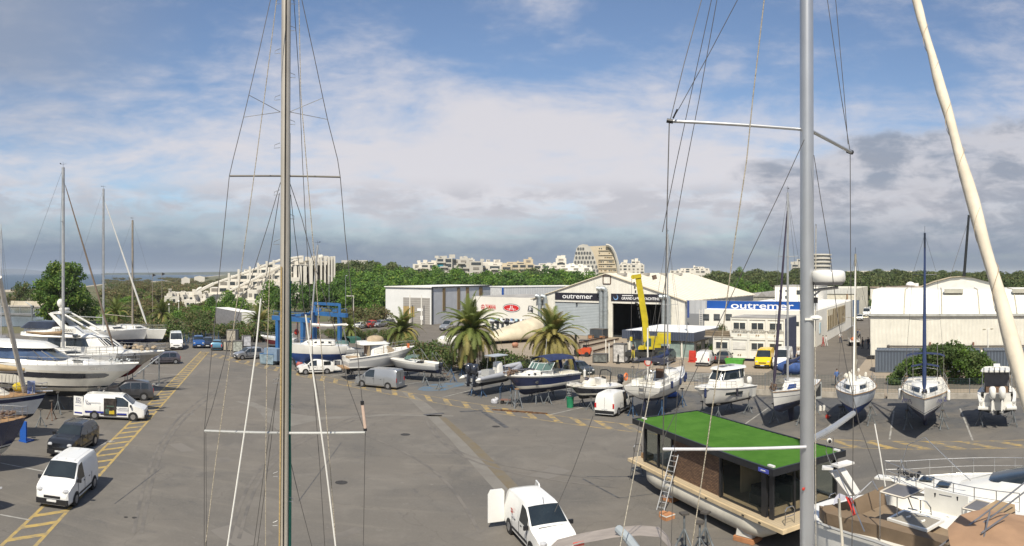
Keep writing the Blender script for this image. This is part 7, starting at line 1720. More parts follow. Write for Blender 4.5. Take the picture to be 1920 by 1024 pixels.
for k in range(9): b.cyl((-1.5+k*.5,.9,3.5),(-1.2+k*.5,-.9,4.6),.018,n=4);b.cyl((-1.5+k*.5,-.9,3.5),(-1.5+k*.5,-.9,4.5),.018,n=4)
b.obj('deck_frame',STEEL,s.t);b=MB();b.ell((2.6,.2,3.5),(.5,.3,.35),8,5);b.obj('yellow_bag',mat('yellow_cloth',(.55,.42,.03),.85),s.t);s.stands((.55,.8),0)
b=MB();b.box((0,0,.0),(.55,.04,.9));bb=b.obj('blue_board',mat('blue_white_board',(.05,.10,.32),.6,0,0,2,col2=(.6,.62,.65)),s.t,0);bb.location=(s.L/2-1.0,-.35,3.6)
s=Boat('sailboat','dark navy hull of a sailing yacht cut off by the left edge of the picture','sailboat',G(-190,790,2.9),G(49,783,2.9),'the navy hull at the left edge')
s.hull(3.4,2.75,2.95,.5,1.25,[CREAM,BLKH,mat('pale_stripe',(.6,.6,.58),.4),NAVYH],sail=False,bands=[(1.25,0),(1.33,1),(1.43,2)],tw=.8,rake=.6,sag=.0);s.deck(TEAK,.02);s.guard(.5,.97,.6,8)
b=MB();q=random.Random(6)
for k in range(14): b.ell((s.L/2-1.2+q.uniform(-1.2,.8),q.uniform(-.4,.4),3.05+q.random()*.3),(.16,.12,.10),6,4)
b.obj('deck_gear',mat('brown_gear',(.20,.13,.09),.8),s.t)
t=thing('board_stand','upright blue board standing behind the navy bow at the left edge','panel',G(44,829));b=MB();b.box((0,0,.72),(.55,.12,1.4));b.box((0,.3,.06),(.7,.8,.1));b.obj('board',mat('bright_blue_plastic',(.015,.10,.42),.5),t,0)
s=Boat('dinghy','pale inflatable bow cut off by the left edge beside the nearest van','dinghy',G(-90,915,1.0),G(4,915,1.0));s.hull(1.6,.9,1.0,.15,.3,[BLKH,GREYH],bands=[(.2,0)],sag=0,full=.5);s.deck(GREYH,.02)
t=thing('access_steps','grey metal access steps with handrail by the bow of the large white yacht','steps',G(262,722),YA.rz+R(8));b=MB()
for k in range(8): b.box((1.6-k*.42,0,2.6-k*.34),(.3,.7,.04))
b.obj('tread',GALV,t,0)
for sg in (-1,1):
 b=MB();b.cyl((2.0,sg*.36,2.9),(-1.8,sg*.36,.0),.04,n=5);b.cyl((2.0,sg*.36,3.7),(-1.5,sg*.36,.9),.025,n=5)
 for x,z in ((2.0,3.7),(.2,2.25),(-1.5,.9)): b.cyl((x,sg*.36,max(0,z-.95)),(x,sg*.36,z),.02,n=5)
 b.cyl((2.0,sg*.36,0),(2.0,sg*.36,2.9),.04,n=5);b.cyl((.4,sg*.36,0),(.4,sg*.36,1.7),.035,n=5);b.obj('stringer',GALV,t)
b=MB();b.cyl((2.0,-.36,.05),(-1.0,-.36,.05),.035,n=5);b.cyl((2.0,.36,.05),(-1.0,.36,.05),.035,n=5);b.obj('base_frame',GALV,t)
# ================================================================== people
def person(px,py,label,shirt,trousers,hair=(.03,.02,.015),h=1.75,face=0.0,stride=.18,arm=.1,group=None,z=0.0,bend=0.0):
 t=thing('person',label,'person',G(px,py,z) if isinstance(px,(int,float)) else px,face,group)
 k=h/1.75;b_=bend
 V=[(0,0,.95),(0.02+b_*.2,0,1.15),(.02+b_*.45,0,1.38),(.02+b_*.6,0,1.50),(.04+b_*.75,0,1.60),(.05+b_*.8,0,1.70)]
 Rr=[(.15,.15),(.13,.15),(.13,.17),(.055,.055),(.085,.08),(.07,.065)];E_=[(0,1),(1,2),(2,3),(3,4),(4,5)]
 for sg in (-1,1):
  i=len(V);st=stride*sg
  V+=[(0,sg*.10,.88),(st*.5+.03,sg*.105,.50),(st-.02,sg*.11,.09),(st+.16,sg*.12,.04)];Rr+=[(.095,.095),(.065,.065),(.045,.045),(.04,.045)];E_+=[(0,i),(i,i+1),(i+1,i+2),(i+2,i+3)]
  i=len(V);V+=[(.02+b_*.42,sg*.19,1.40),(.0+b_*.4-arm*sg*.5,sg*.25,1.14),(.08+b_*.5-arm*sg,sg*.24,.90),(.12+b_*.5-arm*sg,sg*.235,.80)];Rr+=[(.06,.06),(.045,.045),(.032,.032),(.028,.04)];E_+=[(2,i),(i,i+1),(i+1,i+2),(i+2,i+3)]
 me=bpy.data.meshes.new('body');me.from_pydata([tuple(c*k for c in v) for v in V],E_,[]);o=bpy.data.objects.new('body',me);C.objects.link(o)
 md=o.modifiers.new('s','SKIN');
 for i,r in enumerate(Rr): me.skin_vertices[0].data[i].radius=(r[0]*k,r[1]*k)
 me.skin_vertices[0].data[0].use_root=True
 sb=o.modifiers.new('u','SUBSURF');sb.levels=1;sb.render_levels=1
 dg=bpy.context.evaluated_depsgraph_get();m2=bpy.data.meshes.new_from_object(o.evaluated_get(dg));bpy.data.objects.remove(o)
 m2.materials.clear()
 for m in (SKIN,shirt,trousers,BLACKP): m2.materials.append(m)
 for p in m2.polygons:
  z_=p.center.z/k;y_=abs(p.center.y)/k;p.use_smooth=True
  p.material_index=3 if z_<.075 else (2 if (z_<.97 and y_<.20) else (0 if (z_>1.49 or (y_>.2 and z_<1.12)) else 1))
 o=bpy.data.objects.new('body',m2);C.objects.link(o);o.parent=t
 b=MB();b.ell(((.035+b_*.8)*k,0,1.70*k),(.10*k,.088*k,.085*k),10,6,z0=-15);b.obj('hair',mat('hair_%d' % int(hair[0]*1000),hair,.8),t,60)
 return t
SH={c: mat('cloth_'+c,v,.85,0,.15,6) for c,v in dict(red=(.45,.03,.03),white=(.7,.68,.65),black=(.02,.02,.025),navy=(.025,.035,.08),grey=(.2,.2,.2),khaki=(.3,.24,.15),yellow=(.6,.5,.05),blue=(.08,.15,.35)).items()}
person(1543.5,650,'person in red walking along the white wall of the building with the blue sign',SH['red'],SH['red'],face=2.5)
person(1549.5,650,'person in white beside the person in red, by the white wall',SH['white'],SH['white'],face=2.3)
person(1576,643,'person in a white top and dark trousers in the middle of the alley',SH['white'],SH['navy'],face=-1.9)
person(1617.5,654.5,'person in black standing in the shade at the warehouse corner, left one of two',SH['black'],SH['black'],face=3.0)
person(1628,654.5,'person in dark clothes in the shade, nearest the warehouse corner',SH['black'],SH['navy'],face=3.3)
person(1608,636,'person in dark clothes beside the small trailer in the alley',SH['navy'],SH['grey'],face=1.0)
person(1612,637,'person in grey beside the small trailer in the alley, next to a darker one',SH['grey'],SH['black'],face=2.0)
person(1497,679,'person in white shirt and black shorts between the white van and thick mast',SH['white'],SH['black'],face=-2.0)
person(1187,672,'worker in black with a yellow sash standing on the crane truck bed',SH['black'],SH['yellow'],face=-1.5,z=1.25)
person(1569,724,'person in a blue jacket on the pavement left of the classic yacht',SH['blue'],SH['navy'],face=-2.0)

# ================================================================== travel lift
TLB=mat('travel_lift_blue',(.03,.13,.33),.45,0,.12,1.2)
def travel_lift():
 c=[P(521,85),P(568,81.5),P(590,95),P(637,91)];m=sum(c,Vector())/4;m.z=0;t=thing('travel_lift','tall blue boat travel lift on rubber tyres carrying a white sailboat','travel lift',m);q=[x-m for x in c];zt=5.75
 for p in q:
  b=MB();b.box((p.x,p.y,zt/2+.7),(.46,.46,zt-.9),rz=-.4);b.obj('leg',TLB,t,0)
  b=MB();b.box((p.x,p.y,1.25),(1.0,1.0,.5),rz=-.4);b.obj('bogie',TLB,t,0)
  for sx in (-.55,.55):
   b=MB();d=Vector((math.cos(-.3),math.sin(-.3),0));n_=Vector((-d.y,d.x,0));cc=Vector((p.x,p.y,.75))+d*sx;b.cyl(cc-n_*.28,cc+n_*.28,.75,n=18);w_=b.obj('wheel',RUBBER,t,30)
   b=MB();b.cyl(cc-n_*.31,cc+n_*.31,.34,n=12);b.obj('rim',TLB,w_,30)
 for a,c_ in ((0,1),(2,3)):
  d=(q[c_]-q[a]).normalized();A_,B_=q[a]-d*.9,q[c_]+d*1.4;b=MB();mid=(A_+B_)/2;b.box((mid.x,mid.y,zt+.05),((B_-A_).length,.5,.55),rz=math.atan2(d.y,d.x));b.obj('top_beam',TLB,t,0)
  for f in (.25,.7): w_=A_.lerp(B_,f);b=MB();b.box((w_.x,w_.y,zt+.6),(.7,.6,.3));b.obj('winch',TLB,t,0)
  b=MB();A2,B2=A_+Vector((0,0,zt+.9)),B_+Vector((0,0,zt+.9));b.cyl(A2,B2,.03,n=4);
  for f in np.linspace(0,1,6): w_=A_.lerp(B_,f);b.cyl((w_.x,w_.y,zt+.4),(w_.x,w_.y,zt+.95),.025,n=4)
  b.obj('beam_rail',TLB,t)
 for a,c_,z_ in ((0,2,zt+.05),(2,3,zt+1.45)):
  d=(q[c_]-q[a]).normalized();mid=(q[a]+q[c_])/2;b=MB();b.box((mid.x,mid.y,z_),((q[c_]-q[a]).length,.35,.38),rz=math.atan2(d.y,d.x));b.obj('cross_beam',TLB,t,0)
 for a in (2,3): b=MB();b.box((q[a].x,q[a].y,zt+.8),(.32,.32,1.4));b.obj('leg_extension',TLB,t,0)
 b=MB();p=(q[0]+q[1])/2;b.box((q[0].x-.2,q[0].y-.9,1.3),(2.2,1.3,1.5),rz=-.4);b.obj('engine_housing',mat('pale_blue_housing',(.20,.28,.38),.5),t,0)
 b=MB();b.box((q[1].x+1.4,q[1].y+.5,1.5),(2.6,1.2,1.2),rz=-.4);b.obj('power_unit',TLB,t,0)
 for f in (.25,.75):
  for k,(a,c_) in enumerate(((0,2),(1,3))): pass
 for a,c_ in ((0,1),(2,3)):
  w0,w1=q[a].lerp(q[c_],.2),q[a].lerp(q[c_],.8);b=MB();b.tube([(w0.x,w0.y,zt-.3),(w0.x,w0.y,2.4),((w0.x+w1.x)/2,(w0.y+w1.y)/2,1.3),(w1.x,w1.y,2.4),(w1.x,w1.y,zt-.3)],.07,5);b.obj('sling',DARKC,t)
 for k,(px,D,z_) in enumerate(((556,84,4.1),(581,84,3.5),(597,90,4.4))):
  p=P(px,D,z_)-Vector((m.x,m.y,0));b=MB();b.ell(p,(.32,.32,.4),8,6);b.cyl(p+Vector((0,0,.3)),(p.x,p.y,zt-.2),.02,n=4);b.obj('hook_block',REDP,t,60)
travel_lift()

# ================================================================== crane truck
def crane():
 base=P(1206,86.5);t=thing('crane_truck','yellow telescopic mobile crane with its boom raised, on a dark truck carrier','mobile crane',base,R(-14));YC=mat('crane_yellow',(.56,.45,.015),.45,0,.15,1)
 DK=mat('carrier_dark',(.03,.03,.028),.6,0,.2,1)
 b=MB();b.box((-.3,0,1.15),(5.8,2.4,.55));b.box((2.4,0,1.5),(1.8,2.4,.9));b.obj('carrier',DK,t,0)
 for x in (-2.2,-.9,1.2,2.4):
  for sg in (-1,1): b=MB();b.cyl((x,sg*.75,.55),(x,sg*1.22,.55),.55,n=18);w_=b.obj('wheel',RUBBER,t,30);b=MB();b.cyl((x,sg*1.1,.55),(x,sg*1.25,.55),.28,n=12);b.obj('rim',HUB,w_,30)
 for x in (-3.1,3.3): b=MB();b.box((x,-1.5,.9),(.2,.8,.25));b.cyl((x,-1.8,0),(x,-1.8,1.2),.08,n=6);b.box((x,-1.8,.04),(.5,.5,.06));b.obj('outrigger',DK,t,0)
 b=MB();b.cyl((.6,0,1.4),(.6,0,1.7),.8,n=18);b.obj('turntable',DK,t)
 b=MB();b.side([(-.6,1.7),(2.3,1.7),(2.3,2.6),(1.7,3.3),(.4,3.3),(.1,2.2),(-.6,2.0)],-.9,.9);b.obj('superstructure',YC,t,0)
 b=MB();b.side([(.25,1.8),(1.25,1.8),(1.25,3.35),(.6,3.35),(.2,2.6)],-1.35,-.9);cb=b.obj('cab',YC,t,0)
 b=MB();b.side([(.36,2.15),(1.1,2.15),(1.1,3.2),(.65,3.2),(.32,2.6)],-1.37,-1.33);b.obj('cab_window',mat('greenish_cab_glass',(.05,.10,.08),.1,spec=.8),cb,0)
 b=MB();b.box((2.7,0,3.1),(1.7,1.9,1.3));b.obj('counterweight',YC,t,0)
 rot=Matrix.Rotation(R(14),3,'Z');k_=86.5/F
 def bp(px,py,y=0.0): return rot @ Vector(((px-1206)*k_,y,H-(py-HY)*k_))
 pts=[bp(1213,640),bp(1209,597),bp(1196,518)]
 def boomseg(a,c,w0,w1,name,m): 
  d=(c-a).normalized();s_=Vector((0,1,0));u_=d.cross(s_).normalized();b=MB()
  b.add([a+u_*w0*x+s_*w0*.8*y for x,y in ((-.5,-.5),(.5,-.5),(.5,.5),(-.5,.5))]+[c+u_*w1*x+s_*w1*.8*y for x,y in ((-.5,-.5),(.5,-.5),(.5,.5),(-.5,.5))],[(0,3,2,1),(4,5,6,7),(0,1,5,4),(1,2,6,5),(2,3,7,6),(3,0,4,7)]);return b.obj(name,m,t,0)
 boomseg(pts[0],pts[1],.85,.72,'lower_boom',YC);boomseg(pts[1]-(pts[2]-pts[1])*.06,pts[2],.80,.72,'upper_boom',YC)
 b=MB();b.box(pts[2]+Vector((-.05,0,.0)),(.95,.8,.5),M=Matrix.Rotation(R(-10),3,'Y'));b.cyl(pts[2]+Vector((-.6,-.3,-.1)),pts[2]+Vector((-.6,.3,-.1)),.3,n=10);b.obj('boom_head',YC,t,0)
 b=MB();o_=(pts[2]-pts[1]).normalized().cross(Vector((0,1,0)))*-.62
 for k in range(9): b.box(pts[1].lerp(pts[2],.05+k*.1)+o_*-1.0+Vector((0,-.2,0)),(.16,.5,.35))
 b.obj('hose_guides',DK,t,0);b=MB();b.cyl(bp(1205,645),bp(1206,608),.14,n=8);b.obj('lift_ram',STEEL,t)
 b=MB();b.cyl(pts[2]+Vector((-.8,0,-.1)),bp(1183,632),.025,n=4);b.obj('hoist_cable',WIRE,t);b=MB();p=bp(1183,635);b.box(p,(.3,.3,.5));b.obj('hook',YC,t,0)
crane()
# forklift
t=thing('forklift','orange-red forklift with black mast beside the second palm','forklift',G(1092,668),R(160));b=MB();b.side([(-1.1,.35),(.7,.35),(.8,.9),(.1,1.1),(-.3,1.25),(-1.15,1.2),(-1.25,.8)],-.55,.55);b.obj('body',mat('forklift_orange',(.58,.09,.03),.45),t,0)
for x in (-.5,.45):
 for sg in (-1,1): b=MB();b.cyl((x*1.5,sg*.4,.33),(x*1.5,sg*.62,.33),.33,n=14);b.obj('wheel',RUBBER,t,30)
for x,y in ((-.8,-.45),(-.8,.45),(.35,-.45),(.35,.45)): b=MB();b.cyl((x,y,1.1),(x*.8,y,2.2),.04,n=5);b.obj('cab_post',BLACKP,t)
b=MB();b.box((-.2,0,2.22),(1.2,1.0,.07));b.obj('cab_roof',BLACKP,t,0);b=MB();b.box((.95,-.3,1.5),(.14,.1,2.9));b.box((.95,.3,1.5),(.14,.1,2.9));b.box((.95,0,2.9),(.1,.7,.1));b.box((1.05,0,.6),(.08,.9,.5));b.obj('mast',BLACKP,t,0)
b=MB();b.box((1.6,-.25,.1),(1.1,.12,.05));b.box((1.6,.25,.1),(1.1,.12,.05));b.obj('fork',BLACKP,t,0);b=MB();b.box((-.35,0,1.35),(.5,.5,.45));b.obj('seat',BLACKP,t,0)
# dark crate and stacks by the hangar
def crate(label,px,py,d,m,name='crate',rz=.6,slats=True,group=None):
 t=thing(name,label,'crate',G(px,py),rz,group);b=MB();b.box((0,0,d[2]/2+.1),(d[0]-.08,d[1]-.08,d[2]-.1));b.obj('box',m,t,0);b=MB()
 for x in (-1,1):
  for y in (-1,1): b.box((x*(d[0]/2-.04),y*(d[1]/2-.04),d[2]/2+.05),(.1,.1,d[2]+.1))
 b.box((0,0,d[2]+.13),(d[0],d[1],.06));b.obj('frame',mat(m.name+'_edge',(.12,.11,.10),.7),t,0);return t
crate('dark grey metal container standing between the two hangar doors',1123,634,(2.6,2.0,1.5),mat('dark_bin',(.055,.065,.075),.6),'metal_container',-.65)
crate('small orange-brown box on the pavement by the closed roller door',1108,636,(.9,.7,.6),mat('orange_brown_box',(.45,.20,.08),.8),'wooden_box',-.6)
crate('small orange-brown box by the dark metal container',1129,636,(.8,.7,.5),mat('orange_brown_box',(.45,.20,.08),.8),'wooden_box',-.6)
crate('stack of white sacks and crates by the paved entrance posts',1163,680,(1.6,1.2,2.3),mat('white_sacks',(.6,.58,.55),.85,0,.25,2),'stacked_sacks',-.5)
crate('low steel rack with a grey cover right of the forklift',1126,680,(1.9,1.2,1.0),mat('grey_mesh_rack',(.16,.17,.16),.7,0,.3,3),'mesh_rack',-.3)
for px,py,h_,l in ((1142,678,2.4,'white gate post at the entrance right of the forklift, leftmost'),(1154.5,680,2.4,'white gate post at the entrance beside the white sacks'),(1152,664,2.0,'white gate post further back at the paved entrance'),(1136,662,2.0,'white gate post further back, left one')):
 t=thing('gate_post',l,'post',G(px,py));b=MB();b.cyl((0,0,0),(0,0,h_),.08,n=8);b.obj('shaft',WWALL,t);b=MB();b.ell((0,0,h_),(.1,.1,.06),8,4);b.obj('cap',GALV,t)
# steel beams lying before the hangar
for k,(a,c) in enumerate(((((1098,652)),(1160,638)),((1112,662),(1168,646)),((1085,646),(1140,634)))):
 A_,B_=G(*a),G(*c);t=thing('steel_beam',['long rusty steel beam on the paving behind the forklift','long steel beam nearest the gate posts','steel beam closest to the closed roller door'][k],'beam',A_,heading(A_,B_));Lb=(B_-A_).length
 b=MB();b.box((Lb/2,0,.35),(Lb,.22,.04));b.box((Lb/2,0,.15),(Lb,.22,.04));b.box((Lb/2,0,.25),(Lb,.04,.2));b.obj('flanges',mat('rusty_beam',(.16,.10,.07),.8,0,.3,2),t,0)
# cream hull mould in front of the dealer building
A_,B_=P(905,108),P(1008,116);t=thing('boat_mould','very long cream hull mould lying behind the palms, rising to the right','boat mould',A_,heading(A_,B_));Lm=(B_-A_).length;b=MB();rings=[]
for i in range(17):
 f=i/16;w_=.5+1.9*math.sin(math.pi*min(1,f*.75+.06)) ** .8;zt_=1.2+2.9*f ** .9;rings.append([(f*Lm,w_*math.cos(a),.8+(zt_-.8)*max(0,math.sin(a)) ** .7) for a in np.linspace(0,math.pi,11)]+[(f*Lm,-w_*.9,.5),(f*Lm,w_*.9,.5)])
b.loft(rings);b.obj('mould_shell',mat('cream_mould',(.66,.58,.42),.6,0,.12,.5),t,50)
b=MB()
for f in np.linspace(.1,.95,7): b.box((f*Lm,-1.2,.35),(.12,.12,.7));b.box((f*Lm,1.2,.35),(.12,.12,.7));b.box((f*Lm,0,.6),(.12,2.4,.1))
b.obj('cradle',STANDR,t,0)
t=thing('covered_dinghy','small white covered boat behind the tallest palm at the left end of the cream mould','boat',P(842,104),.1);b=MB();b.ell((0,0,1.0),(1.9,1.0,.8),14,7,e=.7);b.obj('cover',WHITE,t,60);b=MB();b.box((0,0,.25),(2.6,1.2,.5));b.obj('trailer',STANDM,t,0)
t=thing('orange_dinghy','small orange dinghy beneath the cream mould','dinghy',P(966,103),.3);t.scale=(.6,.6,.7);b=MB();b.ell((0,0,.7),(.9,.6,.5),12,6,e=.8);b.obj('hull',mat('faded_orange',(.42,.20,.12),.6),t,60);b=MB();b.box((0,0,.15),(1.2,.8,.3));b.obj('chock',STANDR,t,0)
JS=[mat('jetski_%d' % k,c,.3,0,.1,1,coat=.5) for k,c in enumerate(((.75,.75,.74),(.04,.04,.05),(.1,.2,.4),(.4,.6,.65)))]
for k in range(8):
 px=924+k*9.2;t=thing('jet_ski',['white and black jet ski at the left end of the row under the red lettering','second jet ski from the left in the row at the dealer building','third jet ski from the left at the dealer building','jet ski under the left part of the oval emblem','jet ski under the oval emblem','jet ski right of the oval emblem','second jet ski from the right in the row','jet ski at the right end of the row under the black lettering'][k],'jet ski',P(px,124-k*.6),-1.9,'jet skis displayed by the dealer building')
 b=MB();b.loft([[(x,w_*math.cos(a),z_+h_*math.sin(a)) for a in np.linspace(0,2*math.pi,9)[:-1]] for x,w_,z_,h_ in ((-1.4,.4,2.5,.25),(-.5,.5,2.5,.35),(.6,.48,2.55,.4),(1.5,.1,2.75,.12))]);b.obj('hull',JS[k % 2],t,60);b=MB();b.box((-.3,0,2.95),(1.2,.3,.3),taper=(.8,.7));b.obj('seat',BLACKP,t,0)
 b=MB();b.box((.5,0,3.05),(.5,.35,.35),taper=(.5,.8));b.cyl((.45,-.35,3.25),(.45,.35,3.25),.03,n=5);b.obj('handlebar',JS[(k+2) % 4],t,0);b=MB();b.box((0,0,1.2),(1.6,.6,.08));b.box((-.6,0,.6),(.08,.6,1.2));b.box((.6,0,.6),(.08,.6,1.2));b.box((0,0,2.2),(1.6,.5,.08));b.box((0,0,1.7),(.08,.5,1.0));b.obj('stand',GALV,t,0)
# skip, barrier, trailer in the alley, red containers
t=thing('skip','bright green open skip behind the white cabin cruiser','skip',G(1378,687),-.55);t.scale=(.62,.7,.8);b=MB();ob=[(-1.9,-.85),(1.9,-.85),(1.9,.85),(-1.9,.85)]
for (x0,y0),(x1,y1) in zip(ob,ob[1:]+ob[:1]): b.add([(x0*.8,y0*.85,.1),(x1*.8,y1*.85,.1),(x1,y1,1.15),(x0,y0,1.15)],[(0,1,2,3)])
b.add([(x*.8,y*.85,.12) for x,y in ob],[(0,1,2,3)]);GS=mat('skip_green',(.10,.38,.05),.5,0,.12,1.5);b.obj('bin',GS,t,0);b=MB();b.tube([(x,y,1.15) for x,y in ob+ob[:1]],.05,5);b.obj('rim',GS,t)
t=thing('road_barrier','red plastic road barrier stood on end beside the white van','barrier',G(1298.5,679),-.5);b=MB();b.box((0,0,.75),(.95,.45,1.45),taper=(.9,.5));b.box((0,-.2,.75),(.6,.2,1.0));b.box((0,0,.06),(1.1,.6,.12));b.obj('shell',REDP,t,20)
t=thing('blue_canopy_boat','blue-covered boat on the pavement between the white van and the big mast','boat',G(1487,703),-.5);t.scale=(.62,.8,.95);b=MB();b.loft([[(x,w_*math.cos(a),.9+h_*math.sin(a)) for a in np.linspace(0,2*math.pi,13)[:-1]] for x,w_,h_ in ((-2.8,.5,.4),(-1.5,1.0,.8),(.5,1.1,.9),(2.0,.8,.7),(3.0,.15,.3))]);b.obj('cover',mat('blue_cover',(.04,.09,.26),.8,0,.2,1.5,.5,3),t,60);b=MB();b.box((0,0,.15),(3,.9,.3));b.obj('trailer',STANDM,t,0)
t=thing('flatbed_trailer','small white flatbed trailer with an orange load in the alley','trailer',G(1601,648),1.2);b=MB();b.box((0,0,.75),(2.6,1.6,.15));b.box((0,.78,.95),(2.6,.05,.4));b.box((0,-.78,.95),(2.6,.05,.4));b.obj('bed',WHITE,t,0);b=MB();b.cyl((-.4,-.85,.35),(-.4,.85,.35),.35,n=12);b.obj('wheel',RUBBER,t,30);b=MB();b.ell((.6,0,1.0),(.6,.5,.3),8,5);b.obj('orange_load',ORANGE,t,60)
t=thing('grey_panel_rack','tilted grey panel on a frame in the alley','panel',G(1592,640),.9);b=MB();b.box((0,0,2.2),(2.6,.08,1.3),M=Matrix.Rotation(R(55),3,'X'));b.obj('panel',mat('pale_grey_panel',(.42,.45,.48),.5),t,0);b=MB();b.cyl((-1,0,0),(-1,0,2.1),.05,n=5);b.cyl((1,0,0),(1,0,2.1),.05,n=5);b.obj('frame',GALV,t)
q0=BLB.B+BLB.n*44+BLB.d*.6
for k,(l,o_) in enumerate((('red shipping container standing on end of the alley beside the louvred building',0),)):
 container('shipping_container',l,P(1586,140),P(1594,142),4.6,CR)
# lamp posts, poles, flags
def lamp_post(px,py,h,label,arms=2,m=WWALL,name='street_lamp',al=.6):
 t=thing(name,label,'street lamp',G(px,py));b=MB();b.cyl((0,0,0),(0,0,h),.09,.055,n=8);b.obj('post',m,t);b=MB();b.cyl((-al if arms==2 else 0,0,h),(al,0,h),.035,n=5);b.obj('arm',m,t)
 for x in ((-al,al) if arms==2 else (al,)): b=MB();b.ell((x,0,h),(.28,.14,.09),8,5);b.obj('lamp_head',mat('lamp_head_beige',(.40,.36,.26),.5),t)
 return t
lamp_post(1852.5,690,4.7,'white twin-headed street lamp before the tent-roof warehouse');lamp_post(1892,716,3.2,'thin grey lamp post at the right behind the white fishing boat',1,GALV,al=.3)
for px,py,h_,l in ((335,603,4.6,'white globe lamp among the shrubs by the low villas'),(317,600,3.6,'thin pole by the small left car park'),):
 t=thing('globe_lamp',l,'street lamp',G(px,py));b=MB();b.cyl((0,0,0),(0,0,h_),.08,n=6);b.obj('post',WWALL,t);b=MB();b.ell((0,0,h_+.15),(.28,.28,.28),8,6);b.obj('globe',WHITE,t)
for px,D_,top,l in ((286,160,513,'flagpole with a black pennant, left one of two above the scrub'),(303.5,165,511,'flagpole with a black pennant, right one of two above the scrub')):
 t=thing('flagpole',l,'flagpole',P(px,D_));h_=Zat(top,D_);b=MB();b.cyl((0,0,0),(0,0,h_),.09,.05,n=6);b.obj('pole',mat('brown_mast',(.30,.26,.21),.6),t);b=MB();b.add([(.05,0,h_),(.95,.1,h_-.4),(.05,0,h_-.75),(.05,.02,h_),(.95,.12,h_-.4),(.05,.02,h_-.75)],[(0,1,2),(5,4,3)]);b.obj('pennant',SH['black'],t,0)
for px,D_,top,l in ((648,150,517,'tall grey light pole left of the framed gantry, before the green trees'),(663,150,555,'square white gantry post before the green trees'),(617,160,518,'thin light pole below the fins of the white terraces'),(1288,92,562,'blue banner flag on a pole in front of the low glazed office')):
 t=thing('light_pole',l,'pole',P(px,D_));h_=Zat(top,D_);b=MB();b.cyl((0,0,0),(0,0,h_),.08,.05,n=6);b.obj('shaft',WWALL if px==663 else GALV,t)
 if px==663: b=MB();b.box((-.8,0,h_),(1.8,.12,.12));b.obj('cross_arm',WWALL,t,0)
 if px==1288: b=MB();b.box((.18,0,h_-1.3),(.32,.03,2.4));b.obj('banner',mat('blue_banner',(.03,.06,.2),.7),t,0)
 if px in (648,617): b=MB();b.ell((.2,0,h_),(.3,.12,.1),8,4);b.obj('lamp_head',GALV,t)
t=thing('road_sign','white post with a round red and white sign above the bimini of the white sailboat','road sign',G(1214.5,712));b=MB();b.cyl((0,0,0),(0,0,5.6),.085,n=8);b.obj('post',WHITE,t);b=MB();b.cyl((0,-.10,1.9),(0,-.14,1.9),.42,n=20);b.obj('disc',REDP,t);b=MB();b.cyl((0,-.15,1.9),(0,-.16,1.9),.30,n=20);b.obj('disc_centre',mat('pale_sign_face',(.6,.5,.45),.6),t)
# loose stands, benches, bits in the yard
for k,(px,py,h,kd,l) in enumerate(((800,724,1.0,0,'empty boat stand at the left end of the blue paint spill'),(824,731,1.2,0,'empty boat stand in the middle of the blue paint spill'),(851,716,1.0,1,'blue empty boat stand at the right end of the paint spill'),(866,706,1.2,1,'blue empty boat stand behind the paint spill'),(846,703,1.1,1,'blue empty boat stand nearest the palm'),
          (76,800,1.3,0,'empty grey boat stand behind the navy bow, nearer one'),(97,787,1.5,2,'dark round-topped stand behind the black car'),(112,766,1.1,0,'empty boat stand below the open van doors'),(1283,1035,1.6,0,'boat stand with a black pad at the bottom edge, left one of three'),(1312,1052,1.55,0,'boat stand with a black pad at the bottom edge, middle one of three'),(1323,1030,1.55,0,'boat stand with a black pad at the bottom edge, right one of three'),
          (1690,735,1.1,0,'empty boat stand left of the lettered sailboat'),(1583,786,1.0,0,'empty boat stand left of the round-bowed sailboat'))):
 o=stand(G(px,py),h,l,kd,k);o.scale=(1.25,1.25,o.scale[2]) if py>1000 else o.scale
for k in range(3):
 px,py=((790,705),(712,690),(1700,725))[k]
 trestle(['blue-grey trestle behind the paint spill by the wooden steps','grey trestle under the flybridge cruiser stern','low trestle in front of the big bush'][k],G(px,py),1.0,.8,.4*k,STANDM)
t=thing('mobile_steps','rusty mobile steps beside the small grey-hulled boat','steps',G(828,712),-.5)
for k in range(6): b=MB();b.box((-.9+k*.32,0,2.0-k*.33),(.3,.7,.04));b.obj('tread',STANDR,t,0)
b=MB()
for sg in (-1,1): b.cyl((-1.0,sg*.36,2.0),(.9,sg*.36,.05),.03,n=5);b.cyl((-1.0,sg*.36,2.9),(.9,sg*.36,.9),.02,n=5);b.cyl((-1.0,sg*.36,0),(-1.0,sg*.36,2.9),.03,n=5);b.cyl((.9,sg*.36,0),(.9,sg*.36,.9),.02,n=5)
b.obj('frame',STANDM,t)
t=thing('hand_cart','low flat hand cart with a grey back frame near the blue-hulled motorboat','cart',G(951,757),-.15);b=MB();b.box((0,0,.35),(1.15,.6,.06));b.obj('platform',mat('cart_boards',(.22,.12,.09),.8),t,0);b=MB();b.box((-.6,-.28,.9),(.04,.04,1.1));b.box((-.6,.28,.9),(.04,.04,1.1));b.box((-.6,0,1.4),(.04,.6,.04));b.box((-.6,0,1.0),(.04,.6,.04));b.obj('handle',STANDB,t,0);b=MB()
for x in (-.45,.45):
 for y in (-.25,.25): b.cyl((x,y-.03,.14),(x,y+.03,.14),.14,n=10)
b.obj('castor',RUBBER,t)
